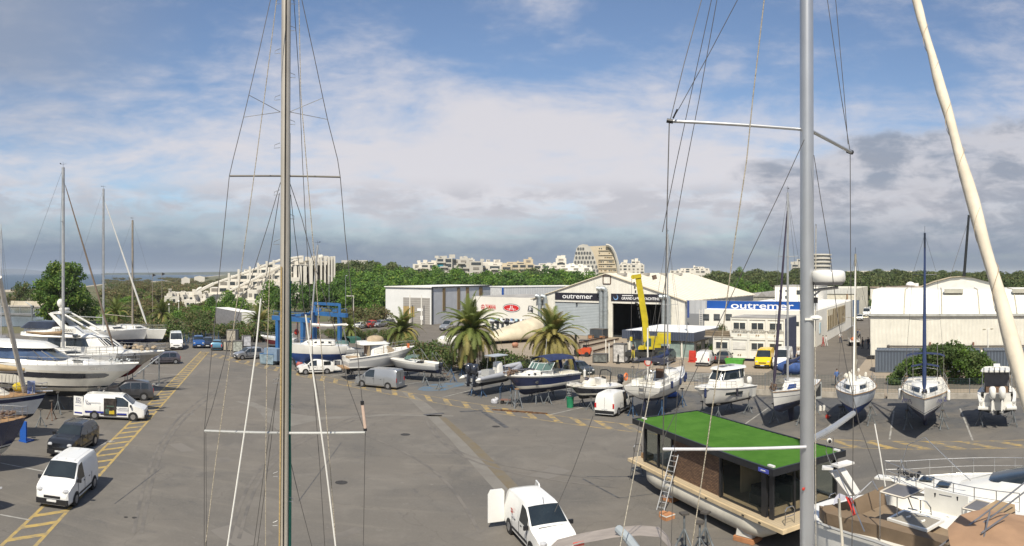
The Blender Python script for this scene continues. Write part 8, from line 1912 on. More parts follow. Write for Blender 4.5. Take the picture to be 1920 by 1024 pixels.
t=thing('rubbish_bag','crumpled pale rubbish bag on the ground left of the hand cart','bag',G(927,757));b=MB();b.ell((0,0,.2),(.32,.25,.26),9,6,e=.8);b.ell((.22,.1,.35),(.16,.15,.2),7,5);b.obj('bag',mat('pale_bag',(.55,.55,.58),.7,0,.25,6,.8,9),t,30);b=MB();b.ell((.1,0,.52),(.06,.06,.08),6,4);b.obj('knot',WHITE,t)
t=thing('green_bucket','green plastic drum below the stepladder at the small white motorboat','drum',G(1069,764));b=MB();b.cyl((0,0,0),(0,0,.85),.28,.32,n=14);b.obj('drum',mat('green_plastic',(.02,.22,.10),.5),t);b=MB();b.cyl((0,0,.85),(0,0,.9),.34,n=14);b.obj('rim',mat('green_plastic',(.02,.22,.10),.5),t)
t=thing('timber_pile','rotten brown timbers lying on the worn yellow line near the blue-hulled motorboat','timber',G(975,773),-.35);
for k in range(7): b=MB();b.box((-1.9+k*.62,.12*math.sin(k*2.1),.05),(1.1-.1*(k % 3),.12,.09),rz=.12*math.sin(k*1.7));b.obj('plank',mat('rotten_timber',(.16,.08,.035),.9,0,.35,5),t,0)
t=thing('road_cone','red and white marker cone fallen on its side between two sailboats','cone',G(1551,785),.6);b=MB();b.cyl((0,0,.15),(.6,0,.12),.17,.03,n=10);b.obj('cone',REDP,t);b=MB();b.cyl((.18,0,.145),(.34,0,.137),.135,.092,n=10);b.obj('white_band',WHITE,t)
t=thing('water_canister','pair of small white canisters on the ground between two sailboats','canisters',G(1541,770));
for x in (-.16,.2): b=MB();b.box((x,0,.2),(.26,.2,.38),taper=(.9,.9));b.cyl((x,0,.39),(x,0,.46),.05,n=6);b.obj('canister',WHITE,t,0)
t=thing('electric_cabinet','grey service cabinet on the low wall between the mesh fences','cabinet',G(1532,747));b=MB();b.box((0,0,.75),(.7,.45,1.5));b.obj('cabinet',mat('cabinet_grey',(.35,.36,.35),.6),t,0);b=MB();b.box((0,-.24,.8),(.5,.03,1.1));b.obj('door',DARKIN,t,0)
# pile of pallets, buoys and white machine parts at the left
for k,(px,py,d,m,l) in enumerate(((436,652,(1.6,1.2,2.6),mat('beige_machine',(.45,.40,.32),.7,0,.2,2),'tall beige machine casing behind the silver hatchback'),(446,660,(1.5,1.0,1.5),mat('greenish_white_part',(.42,.44,.38),.7,0,.3,3),'pale machine part in front of the tall beige casing'),(462,650,(1.3,1.2,1.6),mat('white_engine_cover',(.6,.6,.62),.5,0,.2,2),'white and violet engine covers left of the maroon-hulled boat'),(428,658,(1.2,.9,1.3),mat('beige_part',(.50,.45,.36),.7),'small beige case at the left of the machine pile'),(470,662,(1.4,.9,.7),mat('blue_crate_plastic',(.05,.09,.22),.6),'low blue crate before the white engine covers'))):
 crate(l,px,py,d,m,'machine_casing',.3*k)
for k in range(9):
 px=346+k*8.0;o=stand(G(px,647-(k % 3)*2),1.9,'tall blue stand in the row stored in front of the oleander hedge',1,k*.7);o['group']='tall blue stands stored before the hedge'
t=thing('standing_box_trailer','pale blue open skip with rails in front of the left leg of the travel lift','skip',G(505,683),-.2);b=MB();b.box((0,0,.7),(1.9,1.3,1.2),taper=(1.1,1.1));b.obj('bin',mat('pale_blue_bin',(.25,.33,.38),.6,0,.25,2),t,0);b=MB();b.tube([(-1.0,-.7,1.35),(1.0,-.7,1.35),(1.0,.7,1.35),(-1.0,.7,1.35),(-1.0,-.7,1.35)],.04,5);b.obj('rim',TLB,t)
t=thing('red_buoy','round red buoy on the ground in front of the travel lift tyre','buoy',G(562,690));b=MB();b.ell((0,0,.42),.42,14,8);b.obj('float',mat('faded_red',(.45,.12,.10),.6),t);b=MB();b.cyl((0,0,.8),(0,0,.95),.08,n=6);b.obj('eye',GALV,t)
# quay, pontoon and small harbour details on the far left
b=MB();A_,B_=G(20,573),G(83,573);W=Wall('quay_building','long low cream quay wall beyond the harbour basin','wall',P(20,232),P(83,228));b=MB();b.box((W.L/2,.3,.9),(W.L,.6,1.9));b.obj('wall',mat('cream_quay',(.60,.54,.42),.8,0,.15,.3),W.root,0);b=MB();b.box((W.L/2,-3.5,.25),(W.L+2,7,.3));b.obj('quay_edge',CONC,W.root,0)
W=Wall('pontoon','long grey floating pontoon in the harbour basin','pontoon',P(-40,185),P(62,178));b=MB();b.box((W.L/2,1.2,.35),(W.L,2.4,.5));b.obj('deck',mat('grey_pontoon',(.24,.24,.24),.8,0,.15,.5),W.root,0);b=MB()
for k in range(5): b.cyl((W.L*(k+.5)/5,2.5,0),(W.L*(k+.5)/5,2.5,2.4),.12,n=6)
b.obj('pile',GALV,W.root)
t=thing('harbour_crane','small grey davit crane on the harbour quay','crane',P(60,165));b=MB();b.cyl((0,0,0),(0,0,3.4),.18,n=8);b.obj('column',GALV,t);b=MB();b.cyl((0,0,3.4),(-2.1,0,4.3),.12,n=6);b.obj('jib',GALV,t);b=MB();b.box((.1,0,3.2),(.7,.5,.6));b.obj('winch',STANDM,t,0)
# thin masts on the horizon left edge
for k,(px,D_,top,h0) in enumerate(((2,70,420,3),(-3,80,400,3))):
 t=thing('sailboat_mast',['thin pale mast with wires at the very left edge of the sky','second thin mast just outside the left edge'][k],'mast',P(px,D_));zt_=Zat(top,D_);b=MB();b.cyl((0,0,0),(0,0,zt_),.045,n=6);b.obj('spar',mat('pale_spar',(.6,.6,.6),.5),t)
 for dx in (-1.6,1.2,1.9): b=MB();b.cyl((0,0,zt_-.2),(dx,0,3.5),.014,n=4);b.obj('stay',WIRE,t)
# ================================================================== houseboat
BLKF=mat('black_frame',(.018,.019,.022),.45,0,.15,1);
TURF=mat('artificial_turf',(.080,.195,.030),.95,0,0,1.0,.8,120,spec=.1,col2=(.055,.15,.02),contrast=(.35,.65))
A_,B_=G(1185.5,785.7,3.5),G(1449.7,882.8,3.5);A_.z=B_.z=0
W=Wall('houseboat','houseboat with bright green turf roof, black frame, glass walls and brown shingle cladding','houseboat',A_,B_);HB=W;Lh,Wd=W.L,4.33
DECKC=mat('cream_deck_edge',(.66,.52,.32),.6,0,.1,2)
b=MB();b.box((Lh/2,Wd/2,3.36),(Lh,Wd,.22));
for (c,d_) in (((Lh/2,.05,3.50),(Lh,.1,.07)),((Lh/2,Wd-.05,3.50),(Lh,.1,.07)),((.05,Wd/2,3.50),(.1,Wd-.2,.07)),((Lh-.05,Wd/2,3.50),(.1,Wd-.2,.07))): b.box(c,d_)
b.obj('roof_frame',BLKF,W.root,0);b=MB();nx,ny=90,34
vs=[(.12+(Lh-.24)*i/nx,.12+(Wd-.24)*j/ny,3.50+.012*math.sin(i*1.9+j)*math.cos(j*2.3)) for i in range(nx+1) for j in range(ny+1)]
b.add(vs,[(i*(ny+1)+j,(i+1)*(ny+1)+j,(i+1)*(ny+1)+j+1,i*(ny+1)+j+1) for i in range(nx) for j in range(ny)]);b.obj('turf_roof',TURF,W.root,60)
zd=1.32
b=MB();b.box((Lh/2+.25,Wd/2,zd-.08),(Lh+1.0,Wd+.3,.16));b.obj('deck',DECKC,W.root,0)
b=MB();b.box((Lh/2+.25,Wd/2,zd+.003),(Lh+.8,Wd+.1,.012));b.obj('deck_boards',stripes('pale_deck_boards',(.52,.42,.28),(.40,.32,.21),.14,1,.85,.3),W.root,0)
y0=.32
def hx(px,py=900): return W.uv(px,py,y0)[0]
x_l,x_s0,x_s1,x_c0,x_c1=hx(1210),hx(1262),hx(1351),hx(1353),hx(1434)
def post(x,y,w_=.14,d_=.14): b=MB();b.box((x,y,(zd+3.25)/2),(w_,d_,3.25-zd));return b.obj('post',BLKF,W.root,0)
HG=bpy.data.materials.new('houseboat_glass');HG.use_nodes=True;_t=HG.node_tree;_b=_t.nodes['Principled BSDF'];_b.inputs['Base Color'].default_value=(.03,.04,.04,1);_b.inputs['Roughness'].default_value=.04
_x=_t.nodes.new('ShaderNodeBsdfTransparent');_x.inputs[0].default_value=(.93,.95,.93,1);_m=_t.nodes.new('ShaderNodeMixShader');_m.inputs[0].default_value=.88;_t.links.new(_b.outputs[0],_m.inputs[1]);_t.links.new(_x.outputs[0],_m.inputs[2]);_t.links.new(_m.outputs[0],_t.nodes['Material Output'].inputs[0])
def pane(xa,xb,y,name='glass_wall'):
 b=MB();b.box(((xa+xb)/2,y,(zd+3.25)/2),(abs(xb-xa),.02,3.25-zd));g_=b.obj(name,HG,W.root,0)
 b=MB()
 for z in (zd+.05,3.20): b.box(((xa+xb)/2,y,z),(abs(xb-xa),.06,.09))
 for x in (xa,xb): b.box((x,y,(zd+3.2)/2),(.04,.05,3.2-zd-.06))
 b.obj('frame',BLKF,g_,0)
xe=Lh-.45;ye=Wd-.25
for x,w_ in ((x_l,.16),((x_l+x_s0)/2,.07),(x_s0-.05,.12),(x_s1+.04,.10),(x_c1,.30)): post(x,y0,w_)
pane(x_l,x_s0-.1,y0);pane(x_s1+.1,x_c1-.15,y0)
SHG=mat('shingle_cladding',(.15,.085,.05),.85,0,0,9,.8,25,col2=(.07,.04,.025));
t_=SHG.node_tree;br=t_.nodes.new('ShaderNodeTexBrick');br.inputs['Scale'].default_value=1;br.inputs['Brick Width'].default_value=.22;br.inputs['Row Height'].default_value=.07;br.inputs['Mortar Size'].default_value=.008
br.inputs['Color1'].default_value=(.20,.115,.065,1);br.inputs['Color2'].default_value=(.115,.065,.04,1);br.inputs['Mortar'].default_value=(.03,.02,.015,1)
mp=t_.nodes.new('ShaderNodeMapping');mp.inputs['Rotation'].default_value=(R(90),0,0);tcc=[n for n in t_.nodes if n.type=='TEX_COORD'][0];t_.links.new(tcc.outputs['Object'],mp.inputs[0]);t_.links.new(mp.outputs[0],br.inputs[0]);t_.links.new(br.outputs[0],t_.nodes['Principled BSDF'].inputs['Base Color'])
b=MB();b.box(((x_s0+x_s1)/2,y0+.08,(zd+3.25)/2),(x_s1-x_s0,.16,3.25-zd));b.obj('shingle_wall',SHG,W.root,0)
for k,y in enumerate(np.linspace(y0,ye,4)): post(xe,y,.10 if k in (1,2) else .22,.10)
for k in range(3):
 ya,yb_=y0+(ye-y0)*k/3,y0+(ye-y0)*(k+1)/3;b=MB();b.box((xe,(ya+yb_)/2,(zd+3.25)/2),(.02,yb_-ya-.1,3.25-zd));g_=b.obj('glass_wall',HG,W.root,0);b=MB();b.box((xe,(ya+yb_)/2,zd+.05),(.06,yb_-ya-.1,.09));b.obj('frame',BLKF,g_,0)
b=MB();b.box((x_l+.01,(y0+ye)/2,(zd+3.25)/2),(.02,ye-y0,3.25-zd));b.obj('glass_wall',HG,W.root,0);post(x_l,ye)
b=MB();b.box(((x_s0+x_s1)/2+.4,ye,(zd+3.25)/2),(x_s1-x_s0+1.6,.10,3.25-zd));b.obj('rear_wall',BLKF,W.root,0);pane(x_l+.2,x_s0-.6,ye);pane(x_s1+.9,xe-.1,ye)
PW=mat('pale_wood_lining',(.62,.46,.27),.6,0,.1,1)
b=MB();b.box((x_s0+.1,(y0+ye)/2+.4,(zd+3.25)/2),(.1,ye-y0-.9,3.2-zd));b.box((x_s1+.15,(y0+ye)/2+.5,(zd+3.25)/2),(.1,ye-y0-1.1,3.2-zd));b.box((x_s1+.9,ye-.35,(zd+3.25)/2),(1.9,.08,3.2-zd));b.obj('wood_lining',PW,W.root,0)
b=MB();b.box(((x_l+xe)/2,Wd/2,zd+.02),(xe-x_l-.2,ye-y0-.1,.03));b.obj('inside_floor',mat('brown_floor',(.40,.29,.19),.6,0,.15,1),W.root,0)
b=MB()
for (x,y,dx,dy,dz) in ((x_c1-1.2,1.3,1.0,.9,.45),(x_c1-1.3,2.6,1.7,.8,.75),(x_c1-2.3,2.0,.6,.6,.4)): b.box((x,y,zd+dz/2+.04),(dx,dy,dz))
for k in range(4): b.ell((x_c1-1.7+k*.35,2.6,zd+.85),(.25,.25,.2),8,5)
b.obj('lounge_furniture',mat('dark_cushions',(.03,.028,.027),.85),W.root,0)
b=MB();b.box((x_c1-2.5,ye-.12,zd+1.0),(.12,.1,1.9));b.box((x_c1-2.9,ye-.12,zd+1.0),(.5,.04,1.9));b.obj('curtain',mat('grey_curtain',(.40,.42,.40),.8),W.root,0)
sgp,sx_,sz_,sw_,sh_=W.panel(1422.5,875.5,1441.5,889.5,mat('violet_blue_sign',(.08,.10,.45),.5),'sign_plate',.03,y=-.01);sgp.location.z=0
text('ANANN',sh_*.55,sgp,LET,(sx_,-.05,sz_),name='sign_lettering',sx=.9)
for (x,y) in ((Lh-.4,.25),(Lh-.25,Wd-.35),(.45,.5)):
 b=MB();b.box((x,y,3.56),(.34,.14,.07));b.obj('roof_lamp',WHITE,W.root,0)
# pontoon hulls
FLT=mat('pontoon_gelcoat',(.62,.58,.49),.45,0,.12,.8)
for y in (.42,Wd-.42):
 b=MB();rings=[]
 for i in range(15):
  f=i/14;x=.9+(Lh-1.2)*f;e=min(1,f/.12,(1-f)/.14);e=max(.08,math.sin(math.pi/2*min(1,e)) ** .7);rings.append([(x,y+.56*e*math.cos(a),.80+.52*(e if math.sin(a)<0 else 1)*math.sin(a)) for a in np.linspace(0,2*math.pi,15)[:-1]])
 b.loft(rings);b.obj('float',FLT,W.root,50)
b=MB();b.box((Lh/2,Wd/2,zd-.3),(Lh-1.6,Wd-1.0,.3));b.obj('underframe',BLKF,W.root,0)
for x,y in ((-.1,.4),(Lh+.45,.5),(Lh+.55,1.6),(Lh+.55,2.9),(Lh+.5,Wd-.3)):
 b=MB();b.tube([(x,y-.25,zd),(x,y-.25,zd+.6),(x,y-.15,zd+.72),(x,y+.15,zd+.72),(x,y+.25,zd+.6),(x,y+.25,zd)],.022,6);b.tube([(x,y-.25,zd+.35),(x,y+.25,zd+.35)],.016,5);b.obj('rail_hoop',STEEL,W.root)
b=MB();b.box((.35,.75,zd+.15),(.6,.45,.25));b.obj('wooden_box',TEAK,W.root,0)
for k,x in enumerate((1.2,4.4,7.2,9.9,11.0)): b=MB();b.box((x,-.16,zd-.08),(.14,.03,.05));b.obj('cleat',BLACKP,W.root,0)
BLC=mat('terracotta_block',(.48,.22,.10),.85,0,.15,3)
def block(px,py,label,k=1.0):
 t=thing('support_block',label,'support block',G(px,py),W.root.rotation_euler[2]+.3);b=MB();b.box((0,0,.11),(.75*k,.55*k,.20));b.obj('base_block',BLC,t,0);b=MB();b.box((0,0,.34*k+.05),(.62*k,.45*k,.40*k),taper=(.8,.8));b.obj('top_block',mat('white_painted_block',(.66,.64,.58),.8),t,0)
block(1402,1013,'white and terracotta support block under the near right end of the houseboat',1.35);block(1257,938,'white support block under the left part of the houseboat, behind the ladder')
t=thing('chock','terracotta block with a white stripe lying at the foot of the ladder','block',G(1252,973),.5);b=MB();b.box((0,0,.12),(.55,.4,.24));b.box((.0,.3,.12),(.3,.3,.24));b.obj('block',BLC,t,0);b=MB();b.box((0,0,.2),(.57,.42,.05));b.obj('white_stripe',WHITE,t,0)
lf=G(1238,958);lt=G(1270,833,2.9);ladder('ladder','long aluminium ladder leaning against the houseboat wall',lf,lt,.42,13,ALU)
t=thing('wire_crate','small wire crate on the ground beneath the left end of the houseboat','crate',G(1196,893));b=MB()
for p,q in (((-.3,-.2,0),(.3,-.2,0)),((.3,-.2,0),(.3,.2,0)),((.3,.2,0),(-.3,.2,0)),((-.3,.2,0),(-.3,-.2,0)),((-.3,-.2,.35),(.3,-.2,.35)),((.3,-.2,.35),(.3,.2,.35)),((.3,.2,.35),(-.3,.2,.35)),((-.3,.2,.35),(-.3,-.2,.35)),((-.3,-.2,0),(-.3,-.2,.35)),((.3,-.2,0),(.3,-.2,.35)),((.3,.2,0),(.3,.2,.35)),((-.3,.2,0),(-.3,.2,.35))): b.cyl(p,q,.02,n=4)
b.obj('frame',STANDM,t)

# ================================================================== near masts: helper that runs a line through pixels at given distances
def Q(px,py,D): return P(px,D,Zat(py,D))
def wire(par,name,pts,r,m,n=5): b=MB();b.tube([Q(*p) for p in pts],r,n);return b.obj(name,m,par)
def steps(par,pts,m=STEEL):
 pass
# --- left yacht with the beige mast
D1=12.5
s=Boat('sailboat','yacht carrying the near beige mast with green sail bag and two pairs of spreaders','sailboat',P(545,6.5),P(520,17.0),'the yacht with the near beige mast');tA=s.t
s.hull(3.4,2.9,3.2,1.1,1.6,[ANTIF,WHITE,WHITE],sail=True,bands=[(1.6,0),(1.7,1)]);s.deck(WHITE);s.cab(-2.5,2.5,2.0,3.0,3.5,WHITE,'coachroof')
MA=mat('beige_anodised_mast',(.56,.51,.43),.42,.45,.06,1.5);MA2=mat('light_spreader_grey',(.50,.50,.47),.45,.4)
inv=None
def wpar(o,par): o.parent=par;o.matrix_parent_inverse=(Matrix.Translation(par.location) @ Matrix.Rotation(par.rotation_euler[2],4,'Z')).inverted();return o
def W_(par,name,pts,r,m,n=5): return wpar(wire(None,name,pts,r,m,n),par)
b=MB();top,bot=Q(537,-60,D1),P(530,D1,3.3);rings=[]
vd=(top-bot).normalized();rg=Vector((math.cos((534-CX)/F),-math.sin((534-CX)/F),0));fw_=Vector((-rg.y,rg.x,0))
sec=[(-.088,.0),(-.082,-.05),(-.05,-.085),(-.018,-.095),(-.010,-.072),(.010,-.072),(.018,-.095),(.05,-.085),(.082,-.05),(.088,0),(.07,.08),(0,.12),(-.07,.08)]
for p in (bot,top): rings.append([p+rg*x+fw_*y for x,y in sec])
b.loft(rings);mo=wpar(b.obj('mast',MA,None,40),tA)
b=MB();b.cyl(bot-fw_*.078,top-fw_*.078,.008,n=4);wpar(b.obj('mast_track',BLACKP,None),tA)
W_(tA,'sail_bag',[(541.5,250,D1+.02),(541,330,D1+.03),(542,500,D1+.03),(542.5,700,D1+.03),(541.5,860,D1+.03),(542,1100,D1+.03)],.035,mat('green_sail_bag',(.005,.10,.07),.8,0,.15,4),8)
W_(tA,'sail_bag',[(541.5,560,D1+.05),(544,640,D1+.05),(541,780,D1+.05),(543,900,D1+.05),(542,1090,D1+.05)],.04,mat('green_sail_bag',(.005,.10,.07),.8,0,.15,4),8)
W_(tA,'spreader',[(530,812,D1),(383,808,D1)],.026,MA2,8);W_(tA,'spreader',[(532,812,D1),(685,811,D1)],.026,MA2,8)
DSP=mat('dark_spreader',(.16,.15,.13),.5,.3);W_(tA,'spreader',[(533,330,D1),(431,330,D1)],.018,DSP,8);W_(tA,'spreader',[(535,330,D1),(638,332,D1)],.018,DSP,8)
for side in (((508,-40),(507,0),(485,100),(456,223),(437,299),(430,330)),((558,-40),(566,0),(590,110),(614,224),(633,299),(638,332))): W_(tA,'shroud',[(x,y,D1) for x,y in side],.0075,WIRE)
W_(tA,'shroud',[(430,330,D1),(419,440,D1),(409,538,D1),(394,690,D1),(383,808,D1)],.0075,WIRE);W_(tA,'shroud',[(638,332,D1),(647,440,D1),(659,552,D1),(672,680,D1),(685,811,D1)],.0075,WIRE)
W_(tA,'shroud',[(383,808,D1),(383,1100,D1)],.008,WIRE);W_(tA,'shroud',[(685,811,D1),(680,1100,D1)],.008,WIRE);W_(tA,'shroud',[(386,812,D1-.3),(388,1100,D1-.3)],.006,WIRE)
for a,c in (((526,210),(466,178)),((526,210),(457,220)),((543,210),(605,184)),((543,210),(614,224))): W_(tA,'diamond_strut',[(*a,D1),(*c,D1)],.006,STEEL,4)
for pts in (((526,342),(503,420),(478,500),(430,640),(399,760),(384,806)),((524,362),(512,440),(501,508),(470,660)),((543,342),(566,410),(584,479),(625,610),(655,730),(684,808)),((545,365),(553,440),(561,500),(575,620),(600,760)),
   ((524,700),(505,810),(475,1030)),((520,720),(508,830),(482,1030)),((540,845),(560,930),(586,1030)),((548,-20),(551,0),(561,150),(567,299),(573,420),(579,514),(590,747),(600,879),(610,1040))): W_(tA,'stay',[(x,y,D1+.25) for x,y in pts],.0065,WIRE,4)
ROPED=mat('flecked_rope',(.50,.44,.34),.9,0,0,60,col2=(.20,.17,.12),contrast=(.45,.55))
for pts in (((520,-30),(518.6,0),(500,150),(480.5,299),(460,450),(442.5,579),(427.5,700),(405,860),(386,1016),(384,1060)),((560,-20),(564,176),(574,299),(587,456),(606,700),(620,890),(631,1040)),((506,500),(500,700),(498,880),(498,1040))): W_(tA,'halyard',[(x,y,D1-.4) for x,y in pts],.008,ROPED,5)
W_(tA,'white_line',[(489,560,D1-.6),(479,663,D1-.6),(463,779,D1-.6),(442,920,D1-.6),(424,1040,D1-.6)],.015,WHITE,6);W_(tA,'white_line',[(573,590,D1-.6),(587,700,D1-.6),(598,779,D1-.6),(611,874,D1-.6),(617,923,D1-.6),(631,1040,D1-.6)],.015,WHITE,6)
W_(tA,'mast_groove_rope',[(527.5,500,D1-.1),(526.5,760,D1-.1),(523.5,1060,D1-.1)],.014,mat('ochre_rope',(.50,.36,.16),.9,0,.2,40),5)
W_(tA,'roller',[(679.5,757,D1-.1),(682,780,D1-.1),(685,805,D1-.1)],.030,mat('pinkish_roller',(.62,.46,.36),.6),8);W_(tA,'roller_cap',[(679,752,D1-.1),(679.5,759,D1-.1)],.034,BLACKP,8);W_(tA,'roller_cap',[(684.6,803,D1-.1),(685,808,D1-.1)],.034,BLACKP,8)
for k,(py,sg) in enumerate(((2,-1),(2,1),(52,1),(95,-1),(140,1),(182,-1),(228,1),(272,-1),(360,-1),(405,1),(453,-1),(495,1),(713,-1),(760,1),(888,-1),(935,1),(980,-1))):
 x0=535-(py/1024)*5+sg*8.5;b=MB();pts=[Q(x0,py-4,D1),Q(x0+sg*10,py,D1),Q(x0+sg*11,py+6,D1),Q(x0,py+5,D1)];b.tube(pts,.005,4);wpar(b.obj('mast_step',STEEL,None),tA)
# --- right yacht with the big aluminium mast
D2=12.0
s=Boat('sailboat','sailing yacht carrying the thick near aluminium mast with a white radar dome','sailboat',Vector((-.5,12.2,0)),Vector((9.6,9.0,0)),'the yacht with the thick near mast');tB=s.t
s.hull(3.8,3.9,4.2,1.2,1.8,[ANTIF,WHITE,WHITE],sail=True,bands=[(1.8,0),(1.9,1)]);s.deck(WHITE);s.cab(-2.5,2.5,2.2,4.0,4.5,WHITE,'coachroof')
MAL=mat('satin_mast_aluminium',(.50,.51,.52),.36,.6,.05,1.2)
b=MB();bot,top=P(1513.5,D2,4.2),Q(1512,-60,D2);rg=Vector((math.cos((1513-CX)/F),-math.sin((1513-CX)/F),0));fw_=Vector((-rg.y,rg.x,0))
b.loft([[p+rg*k_*.126*math.cos(a)+fw_*.17*math.sin(a) for a in np.linspace(0,2*math.pi,25)[:-1]] for p,k_ in ((bot,1.06),(P(1513.3,D2,Zat(512,D2)),1.0),(top,.96))]);wpar(b.obj('mast',MAL,None,60),tB)
Lt=(1252,227,11.3);Rt=(1597,286,14.2)
W_(tB,'spreader',[(1512,243.5,D2),Lt],.028,MAL,8);W_(tB,'spreader',[(1517,243.5,D2+.05),Rt],.036,MAL,8)
W_(tB,'spreader_end',[(1250,226,11.3),(1262,228,11.3)],.038,BLACKP,8);W_(tB,'spreader_end',[(1589,283,14.1),(1598,286,14.2)],.05,BLACKP,8)
W_(tB,'spreader',[(1512,838,D2-.2),(1243,842,11.84)],.028,mat('bright_aluminium',(.72,.71,.72),.3,.3),8);W_(tB,'spreader',[(1518,826,D2),(1560,803,13.2),(1600,775,14.9)],.062,MAL,8)
W_(tB,'shroud',[(1318,-10,11.3),(1283,118,11.3),(1257,224,11.3)],.0075,WIRE);W_(tB,'shroud',[(1255,228,11.3),(1250,420,11.4),(1246,640,11.6),(1243,842,11.84)],.010,WIRE);W_(tB,'shroud',[(1243,842,11.84),(1238,1060,11.9)],.008,WIRE)
W_(tB,'shroud',[(1550,-10,14.2),(1577,180,14.2),(1594,284,14.2)],.0085,WIRE);W_(tB,'shroud',[(1566,-10,14.1),(1583,180,14.1),(1590,270,14.1)],.008,WIRE);W_(tB,'shroud',[(1594,286,14.2),(1595,520,14.4),(1600,775,14.9)],.009,WIRE);W_(tB,'shroud',[(1600,775,14.9),(1597,1060,15)],.011,WIRE)
for pts in (((1336,-10),(1295,180),(1265,320),(1242,435)),((1346,-10),(1312,180),(1283,330),(1257,476),(1235,600),(1205,760),(1180,900)),((1388,-10),(1330,100),(1275,200),(1262,222)),((1508,262),(1470,345),(1407,477),(1360,580),(1304,697),(1240,830)),((1526,291),(1540,380),(1556,476),(1570,590),(1586,682),(1612,800),(1650,900)),
   ((1290,620),(1270,740),(1262,900),(1258,1040)),((1112,780),(1075,880),(1040,960))): W_(tB,'stay',[(x,y,D2-.3) for x,y in pts],.0065,WIRE,4)
W_(tB,'halyard',[(x,y,D2-.5) for x,y in ((1434,-10),(1412,180),(1400,300),(1374,477),(1345,700),(1325,840),(1295,1040))],.0105,ROPED,5);W_(tB,'halyard',[(x,y,D2-.5) for x,y in ((1226,700),(1200,830),(1175,960),(1160,1040))],.009,ROPE,5);W_(tB,'halyard',[(1530,420,D2),(1528.5,700,D2),(1530,1050,D2)],.008,ROPE,5)
W_(tB,'turnbuckle',[(1262,222,11.2),(1270,205,11.2)],.016,BLACKP,6)
# radar dome, lamp and bracket
b=MB();c=Q(1553,519,D2);b.ell(c,(.31,.31,.125),28,10,e=.42);wpar(b.obj('radar_dome',WHITE,None,50),tB);b=MB();c2=Q(1553,532.5,D2);b.cyl(c2-Vector((0,0,.02)),c2+Vector((0,0,.03)),.24,.29,n=24);wpar(b.obj('radar_base',mat('grey_radar_base',(.25,.25,.26),.5),None),tB)
W_(tB,'radar_bracket',[(1519,545,D2),(1572,539,D2)],.03,MAL,6);W_(tB,'radar_bracket',[(1524,556,D2),(1540,543,D2)],.02,MAL,6);b=MB();b.box(Q(1528,563,D2),(.07,.10,.10));wpar(b.obj('deck_lamp',BLACKP,None,0),tB)
b=MB();b.ell(Q(1530,597,D2-.1),(.12,.10,.06),12,6,z0=0);b.box(Q(1524,598,D2-.1),(.30,.16,.035),rz=-.3);wpar(b.obj('winch_cowl',WHITE,None,30),tB)
b=MB();b.ell(Q(1506.5,917,D2-.18),(.03,.02,.03),8,5);wpar(b.obj('red_reflector',REDP,None),tB)
W_(tB,'backstay_block',[(1226,516,11.6),(1228,524,11.6)],.04,mat('brown_block',(.16,.11,.08),.7),8)
# camera ball hanging on a loop
b=MB();c=Q(1555,827,D2+.6);b.ell(c,(.055,.055,.055),12,8);wpar(b.obj('stern_light',WHITE,None),tB);b=MB();c=Q(1556,827.5,D2+.5);b.ell(c,(.035,.03,.035),10,6);wpar(b.obj('stern_light_lens',BLACKP,None),tB)
# canvas hood at the bottom
b=MB();rings=[]
for D_ in (13.8,13.0,12.2):
 rings.append([Q(px,py-(13.8-D_)*-12,D_) for px,py in ((1012,1045),(1045,1012),(1090,1000),(1150,989),(1200,985),(1236,988),(1252,1004),(1266,1040))])
b.loft(rings,closed=False);wpar(b.obj('spray_hood',mat('faded_grey_canvas',(.42,.36,.31),.85,0,.12,2,.5,4),None,60),tB)
W_(tB,'rolled_dinghy',[(1160,993,12.6),(1178,1010,12.2),(1200,1040,11.8)],.085,mat('pale_grey_fabric',(.38,.42,.44),.7),10)
W_(tB,'red_light',[(1075,1022,12.5),(1095,1018,12.5)],.04,REDP,8)
# --- furled genoa crossing the upper right
t=thing('furled_genoa','thick cream furled sail on a stay slanting down across the right side of the sky','furled sail',P(1715,20));b=MB();p0,p1=Q(1712,-20,20.4),Q(1935,775,11.6);pts=[p0.lerp(p1,f) for f in np.linspace(0,1,26)]
b.tube([p+Vector((.012*math.sin(i*1.3),0,0)) for i,p in enumerate(pts)],.12,14,rs=[.115+.018*math.sin(i*.9)+.035*(i/25) for i in range(26)]);wpar(b.obj('rolled_sail',mat('cream_sailcloth',(.66,.58,.45),.8,0,.08,1.5,.6,3),None,60),t)
b=MB();tw_=[]
d_=(p1-p0).normalized();u_=d_.cross(Vector((0,1,0))).normalized();v_=d_.cross(u_)
for i in range(120): f=i/119;a=i*.42;tw_.append(p0.lerp(p1,f)+(u_*math.cos(a)+v_*math.sin(a))*(.122+.035*f))
b.tube(tw_,.008,4);wpar(b.obj('sail_edge',mat('tan_edge',(.42,.33,.22),.8),None),t)
